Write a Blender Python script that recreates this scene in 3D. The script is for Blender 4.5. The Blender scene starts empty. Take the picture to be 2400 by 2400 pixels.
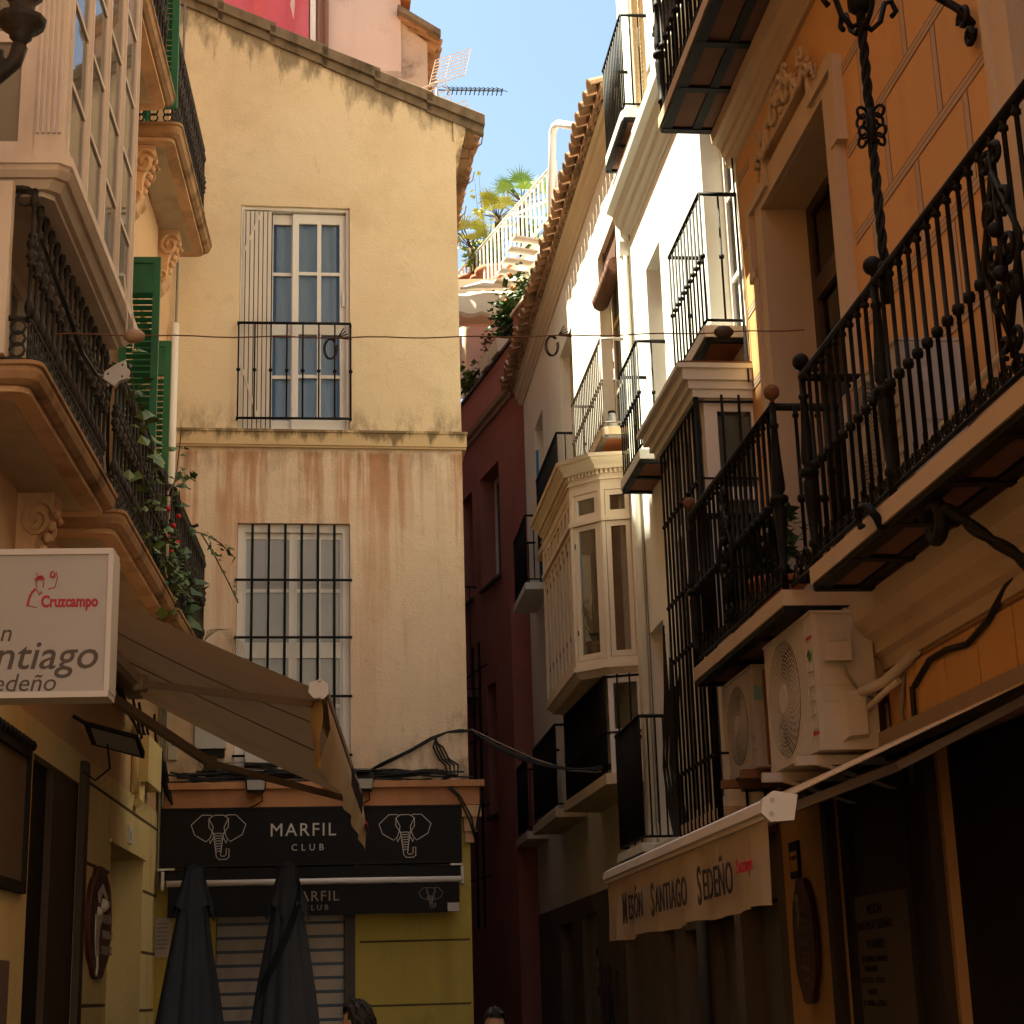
import bpy, bmesh, math, random
from mathutils import Vector, Matrix
random.seed(7)
S = bpy.context.scene
COL = S.collection
R = math.radians
sin, cos, pi = math.sin, math.cos, math.pi

# ---------------------------------------------------------------- camera, light, exposure
CAM = Vector((0, 0, 1.6))
TH, RO = R(15.75), R(1.66)
fv = Vector((0, cos(TH), sin(TH))); r0 = Vector((1, 0, 0)); u0 = Vector((0, -sin(TH), cos(TH)))
rv = r0 * cos(RO) - u0 * sin(RO); uv = u0 * cos(RO) + r0 * sin(RO)
cam_data = bpy.data.cameras.new('camera'); cam = bpy.data.objects.new('camera', cam_data); COL.objects.link(cam)
cam_data.lens = 60; cam_data.sensor_width = 36; cam_data.sensor_fit = 'HORIZONTAL'
cam_data.clip_start = .05; cam_data.clip_end = 3000
m3 = Matrix((rv, uv, -fv)).transposed()
cam.matrix_world = Matrix.Translation(CAM) @ m3.to_4x4()
S.camera = cam

SUN_EL, SUN_AZ = R(66), R(-82)          # azimuth from +Y towards +X
world = bpy.data.worlds.new('World'); S.world = world; world.use_nodes = True
wn = world.node_tree.nodes; wl = world.node_tree.links
bg = wn['Background']; sky = wn.new('ShaderNodeTexSky'); sky.sky_type = 'NISHITA'
sky.sun_disc = False; sky.sun_elevation = SUN_EL; sky.sun_rotation = SUN_AZ
sky.air_density = 1.0; sky.dust_density = 2.2; sky.ozone_density = 1.0; sky.altitude = 10
wl.new(sky.outputs[0], bg.inputs[0]); bg.inputs[1].default_value = .068
sd = bpy.data.lights.new('sun', 'SUN'); sun = bpy.data.objects.new('sun', sd); COL.objects.link(sun)
sd.energy = 5.0; sd.angle = R(.55); sd.color = (1.0, .93, .82)
tosun = Vector((sin(SUN_AZ) * cos(SUN_EL), cos(SUN_AZ) * cos(SUN_EL), sin(SUN_EL)))
sun.rotation_euler = tosun.to_track_quat('Z', 'Y').to_euler(); sun.location = (-20, 20, 60)
S.view_settings.view_transform = 'Standard'; S.view_settings.look = 'None'
S.view_settings.gamma = 1; S.view_settings.use_curve_mapping = False
S.view_settings.exposure = 2.2
S.view_settings.use_white_balance = True; S.view_settings.white_balance_temperature = 7000; S.view_settings.white_balance_tint = -3
S.cycles.max_bounces = 7; S.cycles.diffuse_bounces = 5; S.cycles.transparent_max_bounces = 12
S.cycles.caustics_reflective = False; S.cycles.caustics_refractive = False
S.cycles.use_denoising = True

# ---------------------------------------------------------------- materials
class NT:
    def __init__(s, name):
        s.m = bpy.data.materials.new(name); s.m.use_nodes = True
        s.t = s.m.node_tree; s.n = s.t.nodes; s.l = s.t.links
        s.b = s.n['Principled BSDF']; s._pos = None
    def new(s, t, **k):
        n = s.n.new(t)
        for a, b in k.items(): setattr(n, a, b)
        return n
    def pos(s):
        if not s._pos: s._pos = s.new('ShaderNodeNewGeometry').outputs['Position']
        return s._pos
    def lk(s, a, b): s.l.new(a, b)
    def val(s, sock, v):
        if hasattr(v, 'links'): s.lk(v, sock)
        else: sock.default_value = v
    def math(s, op, a, b=0., c=0., clamp=False):
        n = s.new('ShaderNodeMath', operation=op); n.use_clamp = clamp
        s.val(n.inputs[0], a); s.val(n.inputs[1], b); s.val(n.inputs[2], c); return n.outputs[0]
    def noise(s, scale, detail=4, vec=None, rough=.55, stretch=None):
        v = vec or s.pos()
        if stretch:
            mp = s.new('ShaderNodeMapping'); s.lk(v, mp.inputs[0]); mp.inputs['Scale'].default_value = stretch; v = mp.outputs[0]
        n = s.new('ShaderNodeTexNoise'); s.lk(v, n.inputs['Vector']); n.inputs['Scale'].default_value = scale
        n.inputs['Detail'].default_value = detail; n.inputs['Roughness'].default_value = rough; return n.outputs[0]
    def ramp(s, fac, a, b, lo=0., hi=1.):
        n = s.new('ShaderNodeMapRange'); n.clamp = True; s.val(n.inputs[0], fac)
        for i, v in ((1, a), (2, b), (3, lo), (4, hi)): s.val(n.inputs[i], v)
        return n.outputs[0]
    def mix(s, fac, a, b, mode='MIX'):
        n = s.new('ShaderNodeMix', data_type='RGBA', blend_type=mode); s.val(n.inputs[0], fac)
        for i, v in ((6, a), (7, b)):
            if hasattr(v, 'links'): s.lk(v, n.inputs[i])
            else: n.inputs[i].default_value = (*v, 1)
        return n.outputs[2]
    def xyz(s):
        n = s.new('ShaderNodeSeparateXYZ'); s.lk(s.pos(), n.inputs[0]); return n.outputs
    def along(s, fr):                      # distance along a wall
        n = s.new('ShaderNodeVectorMath', operation='SUBTRACT'); s.lk(s.pos(), n.inputs[0]); n.inputs[1].default_value = fr.p
        d = s.new('ShaderNodeVectorMath', operation='DOT_PRODUCT'); s.lk(n.outputs[0], d.inputs[0]); d.inputs[1].default_value = fr.t
        return d.outputs['Value']
    def bump(s, h, dist=.01, strength=.5):
        n = s.new('ShaderNodeBump'); s.lk(h, n.inputs['Height']); n.inputs['Distance'].default_value = dist
        n.inputs['Strength'].default_value = strength; s.lk(n.outputs[0], s.b.inputs['Normal'])
    def fin(s, col, rough=.8, spec=.25, metal=0.):
        if hasattr(col, 'links'): s.lk(col, s.b.inputs['Base Color'])
        else: s.b.inputs['Base Color'].default_value = (*col, 1)
        s.val(s.b.inputs['Roughness'], rough); s.b.inputs['Specular IOR Level'].default_value = spec
        s.b.inputs['Metallic'].default_value = metal; return s.m
def dk(c, f): return tuple(x * f for x in c)

def pbr(name, col, rough=.7, var=.15, scale=5., bump=.25, bs=60., spec=.25, metal=0., dirt=None, dirtamt=.5, dist=.006):
    t = NT(name)
    c = t.mix(t.noise(scale, 5), dk(col, 1 - var), dk(col, 1 + var))
    if dirt:
        c = t.mix(t.math('MULTIPLY', t.ramp(t.noise(scale * .7, 6, stretch=(1, 1, .35)), .5, .72), dirtamt), c, dirt)
    if bump: t.bump(t.noise(bs, 3), dist, bump)
    return t.fin(c, rough, spec, metal)

def plaster(name, col, streak=(.2, .12, .07), samt=.35, grime=(.12, .09, .06), gamt=.35, bump=.35, var=.14):
    t = NT(name)
    c = t.mix(t.noise(1.6, 6), dk(col, 1 - var), dk(col, 1 + var))
    c = t.mix(t.math('MULTIPLY', t.ramp(t.noise(3.2, 5, stretch=(1, 1, .09)), .52, .78), samt), c, streak)
    c = t.mix(t.math('MULTIPLY', t.ramp(t.noise(2.3, 9, rough=.7), .56, .8), gamt), c, grime)
    h = t.math('ADD', t.noise(38, 5), t.math('MULTIPLY', t.noise(6, 3), 1.6))
    t.bump(h, .008, bump)
    return t.fin(c, .9, .15)

def cloth(name, col, thin=.35, var=.12, bump=.15, dirt=None):
    m = pbr(name, col, .9, var, 3, bump, 150, .12, dirt=dirt, dirtamt=.35); t = m.node_tree
    tr = t.nodes.new('ShaderNodeBsdfTranslucent'); mx = t.nodes.new('ShaderNodeMixShader'); mx.inputs[0].default_value = thin
    b = t.nodes['Principled BSDF']; t.links.new(b.inputs['Base Color'].links[0].from_socket, tr.inputs[0])
    t.links.new(b.outputs[0], mx.inputs[1]); t.links.new(tr.outputs[0], mx.inputs[2]); t.links.new(mx.outputs[0], t.nodes['Material Output'].inputs[0]); return m

def glass(name, tint=(.8, .85, .85), refl=.12, rough=.03, dirt=.0):
    t = NT(name); tr = t.new('ShaderNodeBsdfTransparent'); tr.inputs[0].default_value = (*tint, 1)
    gl = t.new('ShaderNodeBsdfGlossy'); gl.inputs['Roughness'].default_value = rough
    fr = t.new('ShaderNodeFresnel'); fr.inputs[0].default_value = 1.5
    f = t.math('ADD', fr.outputs[0], refl, clamp=True)
    mx = t.new('ShaderNodeMixShader'); t.lk(f, mx.inputs[0]); t.lk(tr.outputs[0], mx.inputs[1]); t.lk(gl.outputs[0], mx.inputs[2])
    out = mx.outputs[0]
    if dirt:
        df = t.new('ShaderNodeBsdfDiffuse'); df.inputs[0].default_value = (.5, .47, .42, 1)
        m2 = t.new('ShaderNodeMixShader'); t.lk(t.ramp(t.noise(3, 5), .3, .8, dirt * .5, dirt), m2.inputs[0]); t.lk(out, m2.inputs[1]); t.lk(df.outputs[0], m2.inputs[2]); out = m2.outputs[0]
    t.lk(out, t.n['Material Output'].inputs[0]); return t.m

# ---------------------------------------------------------------- frames: a wall line with its outward normal
class Fr:
    def __init__(s, p, az, side):
        a = R(az); s.p = Vector((p[0], p[1], 0)); s.t = Vector((sin(a), cos(a), 0)); s.n = Vector((cos(a), -sin(a), 0)) * side
        s.rot = math.atan2(s.t.y, s.t.x); s.side = side
    def P(s, a, o, z): return s.p + s.t * a + s.n * o + Vector((0, 0, z))
    def at(s, a, o): q = s.P(a, o, 0); return (q.x, q.y)
WF = Fr((0, 0), 90, -1)                    # plain world x, y
FA = Fr((-.4763, 16.0), 82., 1)            # ochre facade closing the view, a=0 at its right corner
LW = Fr((-3.2857, 15.605), -4.2, 1)        # left side of the street
RW = Fr((2.0, 8.3), -6.5, -1)              # right side of the street
q = RW.P(15.77, 0, 0); RD = Fr((q.x, q.y), -16.5, -1)   # red house
TR = Fr((.1268, 27.0), -22., -1)           # roof terrace

WLOC = {}
def wl_of(o):
    v = Vector((0, 0, 0))
    while o is not None:
        v = v + WLOC.get(o.name, Vector((0, 0, 0))); o = o.parent
    return v
def tag(o, label=None, cat=None, group=None, kind=None):
    if label: o['label'] = label
    if cat: o['category'] = cat
    if group: o['group'] = group
    if kind: o['kind'] = kind
    return o
def thing(name, label, cat, loc, group=None):
    o = bpy.data.objects.new(name, None); COL.objects.link(o); o.empty_display_size = .1
    o.location = loc; WLOC[o.name] = Vector(loc); return tag(o, label, cat, group)

class MB:
    def __init__(s, fr=WF): s.fr = fr; s.v = []; s.f = []; s.sm = []
    def add(s, pts, faces, smooth=False):
        k = len(s.v); s.v += [tuple(p) for p in pts]
        for f in faces: s.f.append([i + k for i in f]); s.sm.append(smooth)
        return s
    def box(s, a0, a1, o0, o1, z0, z1):
        p = [(a, o, z) for z in (z0, z1) for o in (o0, o1) for a in (a0, a1)]
        return s.add(p, [(0, 1, 3, 2), (4, 6, 7, 5), (0, 4, 5, 1), (2, 3, 7, 6), (0, 2, 6, 4), (1, 5, 7, 3)])
    def quad(s, *p): return s.add(p, [tuple(range(len(p)))])
    def loft(s, A, B, cap=True, smooth=False, closed=True):
        n = len(A); f = [(i, (i + 1) % n, n + (i + 1) % n, n + i) for i in range(n if closed else n - 1)]
        if cap: f += [tuple(range(n)), tuple(range(n, 2 * n))]
        return s.add(list(A) + list(B), f, smooth)
    def prof(s, oz, a0, a1): return s.loft([(a0, o, z) for o, z in oz], [(a1, o, z) for o, z in oz])      # (o,z) profile run along a
    def face(s, az, o0, o1): return s.loft([(a, o0, z) for a, z in az], [(a, o1, z) for a, z in az])     # (a,z) outline with thickness
    def plan(s, ao, z0, z1): return s.loft([(a, o, z0) for a, o in ao], [(a, o, z1) for a, o in ao])
    def tube(s, pts, r, n=6, closed=False):
        P = [Vector(p) for p in pts]; m = len(P); rr = r if isinstance(r, (list, tuple)) else [r] * m
        base = len(s.v); up = None
        for i in range(m):
            a = P[i - 1] if (i > 0 or closed) else P[i]; b = P[(i + 1) % m] if (i < m - 1 or closed) else P[i]
            d = (b - a); d = d.normalized() if d.length > 1e-9 else Vector((0, 0, 1))
            if up is None: up = Vector((0, 0, 1)) if abs(d.z) < .9 else Vector((1, 0, 0))
            x = up - d * up.dot(d)
            if x.length < 1e-4: x = Vector((0, 1, 0)) - d * d.y
            x.normalize(); y = d.cross(x); up = x
            for k in range(n):
                t = 2 * pi * (k + .5) / n; s.v.append(tuple(P[i] + (x * cos(t) + y * sin(t)) * rr[i]))
        sm = n > 5
        for i in range(m if closed else m - 1):
            for k in range(n):
                j = (i + 1) % m
                s.f.append([base + i * n + k, base + i * n + (k + 1) % n, base + j * n + (k + 1) % n, base + j * n + k]); s.sm.append(sm)
        if not closed:
            s.f.append([base + k for k in range(n)]); s.sm.append(False)
            s.f.append([base + (m - 1) * n + k for k in range(n)]); s.sm.append(False)
        return s
    def lathe(s, a, o, prof, n=8):
        base = len(s.v); m = len(prof)
        for r, z in prof:
            for k in range(n): s.v.append((a + r * cos(2 * pi * k / n), o + r * sin(2 * pi * k / n), z))
        for i in range(m - 1):
            for k in range(n):
                s.f.append([base + i * n + k, base + i * n + (k + 1) % n, base + (i + 1) * n + (k + 1) % n, base + (i + 1) * n + k]); s.sm.append(True)
        s.f.append([base + k for k in range(n)]); s.sm.append(False)
        s.f.append([base + (m - 1) * n + k for k in range(n)]); s.sm.append(False)
        return s
    def ball(s, c, r, n=10, m=6):
        return s.lathe_at(c, [(r * max(.02, sin(pi * i / m)), -r * cos(pi * i / m)) for i in range(m + 1)], n)
    def lathe_at(s, c, prof, n=8): return s.lathe(c[0], c[1], [(r, z + c[2]) for r, z in prof], n)
    def mesh(s, name, mat, off=Vector((0, 0, 0)), recalc=True):
        me = bpy.data.meshes.new(name)
        me.from_pydata([s.fr.P(*p) - off for p in s.v], [], s.f)
        me.polygons.foreach_set('use_smooth', s.sm)
        if recalc:
            b = bmesh.new(); b.from_mesh(me); bmesh.ops.recalc_face_normals(b, faces=b.faces); b.to_mesh(me); b.free()
        if mat: me.materials.append(mat)
        me.update(); return me
    def build(s, name, mat, parent=None, label=None, cat=None, group=None, kind=None, recalc=True):
        W = [s.fr.P(*p) for p in s.v]
        if parent is not None: off = wl_of(parent)
        else:
            off = Vector((sum(w.x for w in W) / len(W), sum(w.y for w in W) / len(W), min(w.z for w in W)))
        o = bpy.data.objects.new(name, s.mesh(name, mat, off, recalc)); COL.objects.link(o)
        if parent is not None: o.parent = parent; WLOC[o.name] = Vector((0, 0, 0))
        else: o.location = off; WLOC[o.name] = off
        return tag(o, label, cat, group, kind)
def B(fr, *box): return MB(fr).box(*box)

def inst(me, name, parent, pos, rotz=0., rot=None, scale=None):
    o = bpy.data.objects.new(name, me); COL.objects.link(o); o.parent = parent
    o.location = Vector(pos) - wl_of(parent); WLOC[o.name] = o.location.copy()
    o.rotation_euler = rot or (0, 0, rotz)
    if scale: o.scale = scale
    return o

def text(s, mat, fr, a, o, z, size, parent, name='lettering', flip=False, ext=.002, shear=0., sx=1., space=1., align='LEFT', rot=0., pitch=0., bold=0.):
    """lettering on a wall; flip when the reader's right runs against the frame's direction"""
    c = bpy.data.curves.new(name, 'FONT'); c.body = s; c.size = size; c.extrude = ext; c.shear = shear
    c.space_character = space; c.offset = bold; c.align_x = align; c.resolution_u = 3
    tmp = bpy.data.objects.new(name, c); COL.objects.link(tmp)
    bpy.context.view_layer.update()
    me = bpy.data.meshes.new_from_object(tmp.evaluated_get(bpy.context.evaluated_depsgraph_get()))
    bpy.data.objects.remove(tmp); bpy.data.curves.remove(c)
    x = (-fr.t if flip else fr.t); y = Vector((0, 0, 1)); n = fr.n
    if pitch: y = (y * cos(pitch) + n * sin(pitch)); n = x.cross(y)
    if rot: x, y = x * cos(rot) + y * sin(rot), y * cos(rot) - x * sin(rot)
    M = Matrix((x * sx, y, n)).transposed().to_4x4(); M.translation = fr.P(a, o, z) - (wl_of(parent) if parent else Vector((0, 0, 0)))
    me.transform(M); me.materials.clear(); me.materials.append(mat); me.name = name
    ob = bpy.data.objects.new(name, me); COL.objects.link(ob); ob.parent = parent; WLOC[ob.name] = Vector((0, 0, 0)); return ob

def spiral(ca, cz, o, r0, r1, t0, turns, n=18, d=1):
    out = []
    for i in range(n + 1):
        k = i / n; t = t0 + d * turns * 2 * pi * k; r = r0 + (r1 - r0) * k
        out.append((ca + r * cos(t), o, cz + r * sin(t)))
    return out
def arc(ca, cz, o, r, t0, t1, n=8): return [(ca + r * cos(t0 + (t1 - t0) * i / n), o, cz + r * sin(t0 + (t1 - t0) * i / n)) for i in range(n + 1)]
def sag(p, q, s, n=14): # cable between two points (frame coords)
    p, q = Vector(p), Vector(q)
    return [tuple(p.lerp(q, i / n) - Vector((0, 0, s * 4 * (i / n) * (1 - i / n)))) for i in range(n + 1)]

def wall(fr, a0, a1, z0, z1, ops=(), depth=.2, back=None, top=None, o=0., ends=True, depths=None):
    """front skin with real openings and their reveals; back = a solid block behind (o from -depth to -back)"""
    b = MB(fr)
    As = sorted({a0, a1, *[x for q in ops for x in q[:2]]}); Zs = sorted({z0, z1, *[x for q in ops for x in q[2:4]]})
    for i in range(len(As) - 1):
        for j in range(len(Zs) - 1):
            ca, cz = (As[i] + As[i + 1]) / 2, (Zs[j] + Zs[j + 1]) / 2
            if any(q[0] < ca < q[1] and q[2] < cz < q[3] for q in ops): continue
            b.quad((As[i], o, Zs[j]), (As[i + 1], o, Zs[j]), (As[i + 1], o, Zs[j + 1]), (As[i], o, Zs[j + 1]))
    for q in ops:
        x0, x1, y0, y1 = q[:4]; d = q[4] if len(q) > 4 else depth
        b.quad((x0, o, y0), (x0, o - d, y0), (x0, o - d, y1), (x0, o, y1)); b.quad((x1, o, y0), (x1, o - d, y0), (x1, o - d, y1), (x1, o, y1))
        b.quad((x0, o, y1), (x1, o, y1), (x1, o - d, y1), (x0, o - d, y1)); b.quad((x0, o, y0), (x1, o, y0), (x1, o - d, y0), (x0, o - d, y0))
        b.quad((x0, o - d - .6, y0), (x1, o - d - .6, y0), (x1, o - d - .6, y1), (x0, o - d - .6, y1))
        for xx in (x0, x1): b.quad((xx, o - d, y0), (xx, o - d - .6, y0), (xx, o - d - .6, y1), (xx, o - d, y1))
        for yy in (y0, y1): b.quad((x0, o - d, yy), (x0, o - d - .6, yy), (x1, o - d - .6, yy), (x1, o - d, yy))
    if back:
        b.box(a0, a1, o - back, o - 1.0, z0, z1)
        if ends:
            for aa in (a0, a1): b.quad((aa, o, z0), (aa, o - 1.0, z0), (aa, o - 1.0, z1), (aa, o, z1))
        b.quad((a0, o, z1), (a1, o, z1), (a1, o - 1.0, z1), (a0, o - 1.0, z1))
    return b
# ---------------------------------------------------------------- material library
def facade_material():
    t = NT('ochre_plaster'); a = t.along(FA); z = t.xyz()['Z']
    up = t.ramp(z, 6.70, 6.80)
    lo = t.mix(t.noise(1.3, 6), (.71, .54, .40), (.82, .64, .48))
    hi = t.mix(t.noise(1.1, 6), (.68, .52, .335), (.79, .63, .42))
    c = t.mix(up, lo, hi)
    c = t.mix(t.math('MULTIPLY', t.ramp(t.noise(.75, 3), .50, .56), .16), c, (.86, .72, .54))
    c = t.mix(t.math('MULTIPLY', t.ramp(t.noise(.95, 8, rough=.68), .52, .68), .30), c, (.50, .33, .17))
    # rust streaks running down from the string course
    st = t.math('ADD', t.noise(2.7, 5, stretch=(1, 1, .04), rough=.65), t.math('MULTIPLY_ADD', t.noise(1.5, 4), .30, -.15)); st2 = t.math('ADD', t.noise(10, 3, stretch=(1, 1, .05)), t.math('MULTIPLY_ADD', t.noise(2.2, 3), .24, -.12))
    m = t.math('MULTIPLY', t.ramp(t.math('ADD', t.math('MULTIPLY', st, .65), t.math('MULTIPLY', st2, .35)), .47, .56), t.math('MULTIPLY', t.ramp(z, 4.2, 6.7, .25, 1.), t.ramp(z, 6.74, 6.70)))
    c = t.mix(t.math('MULTIPLY', m, .70), c, (.50, .235, .105))
    m = t.math('MULTIPLY', t.ramp(st2, .48, .56), t.math('MULTIPLY', t.ramp(z, 5.7, 6.7), t.ramp(z, 6.74, 6.70)))
    c = t.mix(t.math('MULTIPLY', m, .5), c, (.36, .15, .07))
    # pale wash left between the streaks
    c = t.mix(t.math('MULTIPLY', t.math('MULTIPLY', t.ramp(st, .47, .38), t.ramp(z, 6.74, 6.70)), .35), c, (.72, .58, .42))
    # black mould under the verge
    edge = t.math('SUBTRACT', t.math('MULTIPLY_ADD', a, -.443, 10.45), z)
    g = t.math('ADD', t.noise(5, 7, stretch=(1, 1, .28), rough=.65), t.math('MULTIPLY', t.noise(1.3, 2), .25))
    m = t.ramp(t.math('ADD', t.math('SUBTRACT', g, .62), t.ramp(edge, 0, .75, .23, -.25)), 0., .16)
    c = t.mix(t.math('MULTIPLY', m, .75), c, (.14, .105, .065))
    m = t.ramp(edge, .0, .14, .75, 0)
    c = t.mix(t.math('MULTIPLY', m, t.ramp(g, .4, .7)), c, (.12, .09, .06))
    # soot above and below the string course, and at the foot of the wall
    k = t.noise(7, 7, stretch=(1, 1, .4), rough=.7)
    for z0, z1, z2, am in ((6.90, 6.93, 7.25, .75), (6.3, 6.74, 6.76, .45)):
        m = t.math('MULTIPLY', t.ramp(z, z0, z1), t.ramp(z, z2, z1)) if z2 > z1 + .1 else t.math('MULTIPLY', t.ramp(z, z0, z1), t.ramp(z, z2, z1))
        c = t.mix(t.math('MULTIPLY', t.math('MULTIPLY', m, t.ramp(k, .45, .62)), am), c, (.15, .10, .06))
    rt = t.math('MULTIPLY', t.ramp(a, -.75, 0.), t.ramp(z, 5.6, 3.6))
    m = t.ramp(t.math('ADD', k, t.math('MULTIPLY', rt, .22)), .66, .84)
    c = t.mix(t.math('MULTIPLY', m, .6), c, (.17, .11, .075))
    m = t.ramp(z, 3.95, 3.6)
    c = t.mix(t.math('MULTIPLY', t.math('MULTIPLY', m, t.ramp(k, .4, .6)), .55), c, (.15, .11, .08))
    # general dirt and faint cracks
    c = t.mix(t.math('MULTIPLY', t.ramp(t.noise(2.4, 9, rough=.72), .58, .8), .3), c, (.2, .14, .085))
    v = t.new('ShaderNodeTexVoronoi', feature='DISTANCE_TO_EDGE'); v.inputs['Scale'].default_value = .75
    w = t.new('ShaderNodeVectorMath', operation='ADD'); nn = t.new('ShaderNodeTexNoise'); t.lk(t.pos(), nn.inputs['Vector']); nn.inputs['Scale'].default_value = 3; nn.inputs['Detail'].default_value = 6
    sc = t.new('ShaderNodeVectorMath', operation='SCALE'); t.lk(nn.outputs[1], sc.inputs[0]); sc.inputs['Scale'].default_value = .55
    t.lk(t.pos(), w.inputs[0]); t.lk(sc.outputs[0], w.inputs[1]); t.lk(w.outputs[0], v.inputs['Vector'])
    m = t.math('MULTIPLY', t.ramp(v.outputs['Distance'], .005, .001), t.ramp(t.noise(.9, 3), .5, .62))
    c = t.mix(t.math('MULTIPLY', m, .14), c, (.16, .10, .06))
    h = t.math('ADD', t.noise(45, 5), t.math('MULTIPLY', t.noise(5, 4), 1.8))
    t.bump(h, .01, .4)
    return t.fin(c, .92, .12)

M = {}
M['ochre'] = facade_material()
def band_material():
    t = NT('string_course'); z = t.xyz()['Z']; k = t.noise(5, 7, stretch=(1, 1, .25), rough=.7)
    c = t.mix(t.noise(2, 5), (.56, .39, .21), (.66, .49, .29))
    c = t.mix(t.math('MULTIPLY', t.ramp(t.math('ADD', k, t.ramp(z, 6.76, 6.92, -.12, .14)), .50, .62), .8), c, (.13, .09, .05))
    t.bump(t.noise(30, 4), .008, .4); return t.fin(c, .92, .12)
M['band'] = band_material()
M['coping'] = pbr('coping', (.20, .145, .095), .95, .35, 7, .6, 40, .1, dirt=(.05, .035, .025), dirtamt=.8)
M['tile'] = pbr('roof_clay', (.40, .235, .135), .9, .3, 5, .5, 50, .15, dirt=(.10, .065, .04), dirtamt=.75)
M['tile_red'] = pbr('roof_clay_red', (.42, .17, .08), .9, .25, 6, .4, 50, .15, dirt=(.2, .1, .06), dirtamt=.5)
M['terracotta_ledge'] = pbr('terracotta_ledge', (.50, .235, .115), .85, .16, 3, .3, 40, .2, dirt=(.17, .08, .045), dirtamt=.45)
M['yellow'] = plaster('yellow_wall', (.52, .40, .10), (.25, .17, .04), .35, (.14, .10, .04), .4)
M['yellow_left'] = plaster('yellow_left', (.74, .58, .30), (.30, .19, .08), .3, (.16, .10, .06), .4)
M['groove'] = pbr('groove', (.10, .07, .035), .95, .2)
M['peach'] = plaster('peach_wall', (.62, .40, .24), (.35, .2, .1), .3, (.2, .13, .08), .3)
M['peach_stone'] = pbr('peach_stone', (.58, .36, .21), .85, .16, 4, .4, 40, .2, dirt=(.16, .085, .045), dirtamt=.65)
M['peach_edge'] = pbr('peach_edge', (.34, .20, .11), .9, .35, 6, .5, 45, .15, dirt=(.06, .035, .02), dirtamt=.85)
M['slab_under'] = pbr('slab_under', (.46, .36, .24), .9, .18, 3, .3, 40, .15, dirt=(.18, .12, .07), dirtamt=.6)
M['orange'] = plaster('orange_wall', (.60, .335, .145), (.40, .20, .08), .3, (.24, .13, .07), .35, .25, .12)
M['joint'] = pbr('painted_joint', (.45, .32, .22), .9, .08, 3, .2)
M['joint_line'] = pbr('joint_line', (.20, .10, .05), .9, .1)
M['trim'] = pbr('cream_trim', (.50, .38, .265), .85, .08, 2.5, .2, 50, .2, dirt=(.36, .24, .15), dirtamt=.3)
M['white_wall'] = plaster('white_wall', (.86, .83, .74), (.62, .56, .47), .25, (.5, .44, .36), .2, .3, .05)
M['cream_wall'] = plaster('cream_wall', (.84, .77, .66), (.6, .48, .37), .25, (.48, .38, .3), .2, .3, .05)
M['white_trim'] = pbr('white_trim', (.70, .69, .63), .8, .06, 3, .2)
M['cream_trim'] = pbr('cream_moulding', (.66, .53, .37), .8, .08, 3, .2)
M['red_wall'] = plaster('red_wall', (.36, .13, .10), (.2, .075, .055), .3, (.1, .05, .04), .35)
M['pink'] = plaster('pink_wall', (.62, .47, .41), (.45, .33, .27), .3, (.25, .19, .15), .5, .4, .1)
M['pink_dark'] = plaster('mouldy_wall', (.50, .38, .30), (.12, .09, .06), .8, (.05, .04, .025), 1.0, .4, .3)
M['tarp'] = pbr('red_tarp', (.50, .075, .085), .38, .12, 2, .5, 9, .5, dist=.03)
M['brown_cloth'] = pbr('brown_cloth', (.22, .12, .09), .9, .15, 2, .5, 9, .2, dist=.03)
M['iron'] = pbr('black_iron', (.0085, .0075, .007), .6, .3, 30, .4, 90, .12, dirt=(.03, .02, .014), dirtamt=.4)
M['iron_brown'] = pbr('rusty_iron', (.026, .019, .015), .65, .35, 25, .5, 90, .25, dirt=(.07, .043, .026), dirtamt=.5)
M['iron_grey'] = pbr('grey_iron', (.20, .17, .145), .5, .2, 25, .3, 90, .4)
M['white_paint'] = pbr('white_paint', (.76, .71, .65), .5, .06, 4, .15, 60, .35, dirt=(.5, .4, .32), dirtamt=.35)
M['gallery_paint'] = pbr('gallery_paint', (.66, .555, .46), .55, .08, 4, .2, 60, .3, dirt=(.34, .22, .15), dirtamt=.5)
M['bay_paint'] = pbr('bay_paint', (.80, .68, .52), .5, .06, 3, .12, 60, .3, dirt=(.5, .36, .24), dirtamt=.3)
M['shutter_white'] = pbr('shutter_white', (.66, .58, .5), .5, .07, 4, .1)
M['green_paint'] = pbr('green_paint', (.030, .15, .060), .45, .18, 5, .25, 60, .35, dirt=(.02, .07, .04), dirtamt=.5)
M['glass'] = glass('window_glass', (.80, .84, .86), .0)
M['glass_dark'] = glass('dark_glass', (.34, .34, .32), .02)
M['glass_gallery'] = glass('gallery_glass', (.82, .81, .75), .06, .02, .25)
M['curtain'] = pbr('curtain', (.78, .80, .80), .95, .08, 3, .1)
M['curtain_cream'] = pbr('curtain_cream', (.80, .74, .60), .95, .08, 3, .1)
M['frosted'] = pbr('frosted_pane', (.36, .335, .30), .25, .22, 2, .0, 30, .5)
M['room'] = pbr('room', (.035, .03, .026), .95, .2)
M['black_canvas'] = pbr('black_canvas', (.012, .010, .010), .75, .3, 3, .15, 60, .2)
M['logo'] = pbr('pale_print', (.62, .56, .50), .7, .05)
M['logo_dim'] = pbr('dim_print', (.33, .28, .24), .8, .05)
M['canvas'] = cloth('tan_canvas', (.54, .37, .23), .13, dirt=(.3, .2, .12))
M['canvas_lit'] = cloth('lit_canvas', (.72, .48, .18), .45)  # yellower canvas: light on the folded awning corner painted into the colour
M['print_dark'] = pbr('dark_print', (.035, .025, .025), .8, .1)
M['print_red'] = pbr('red_print', (.42, .045, .07), .8, .1)
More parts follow.
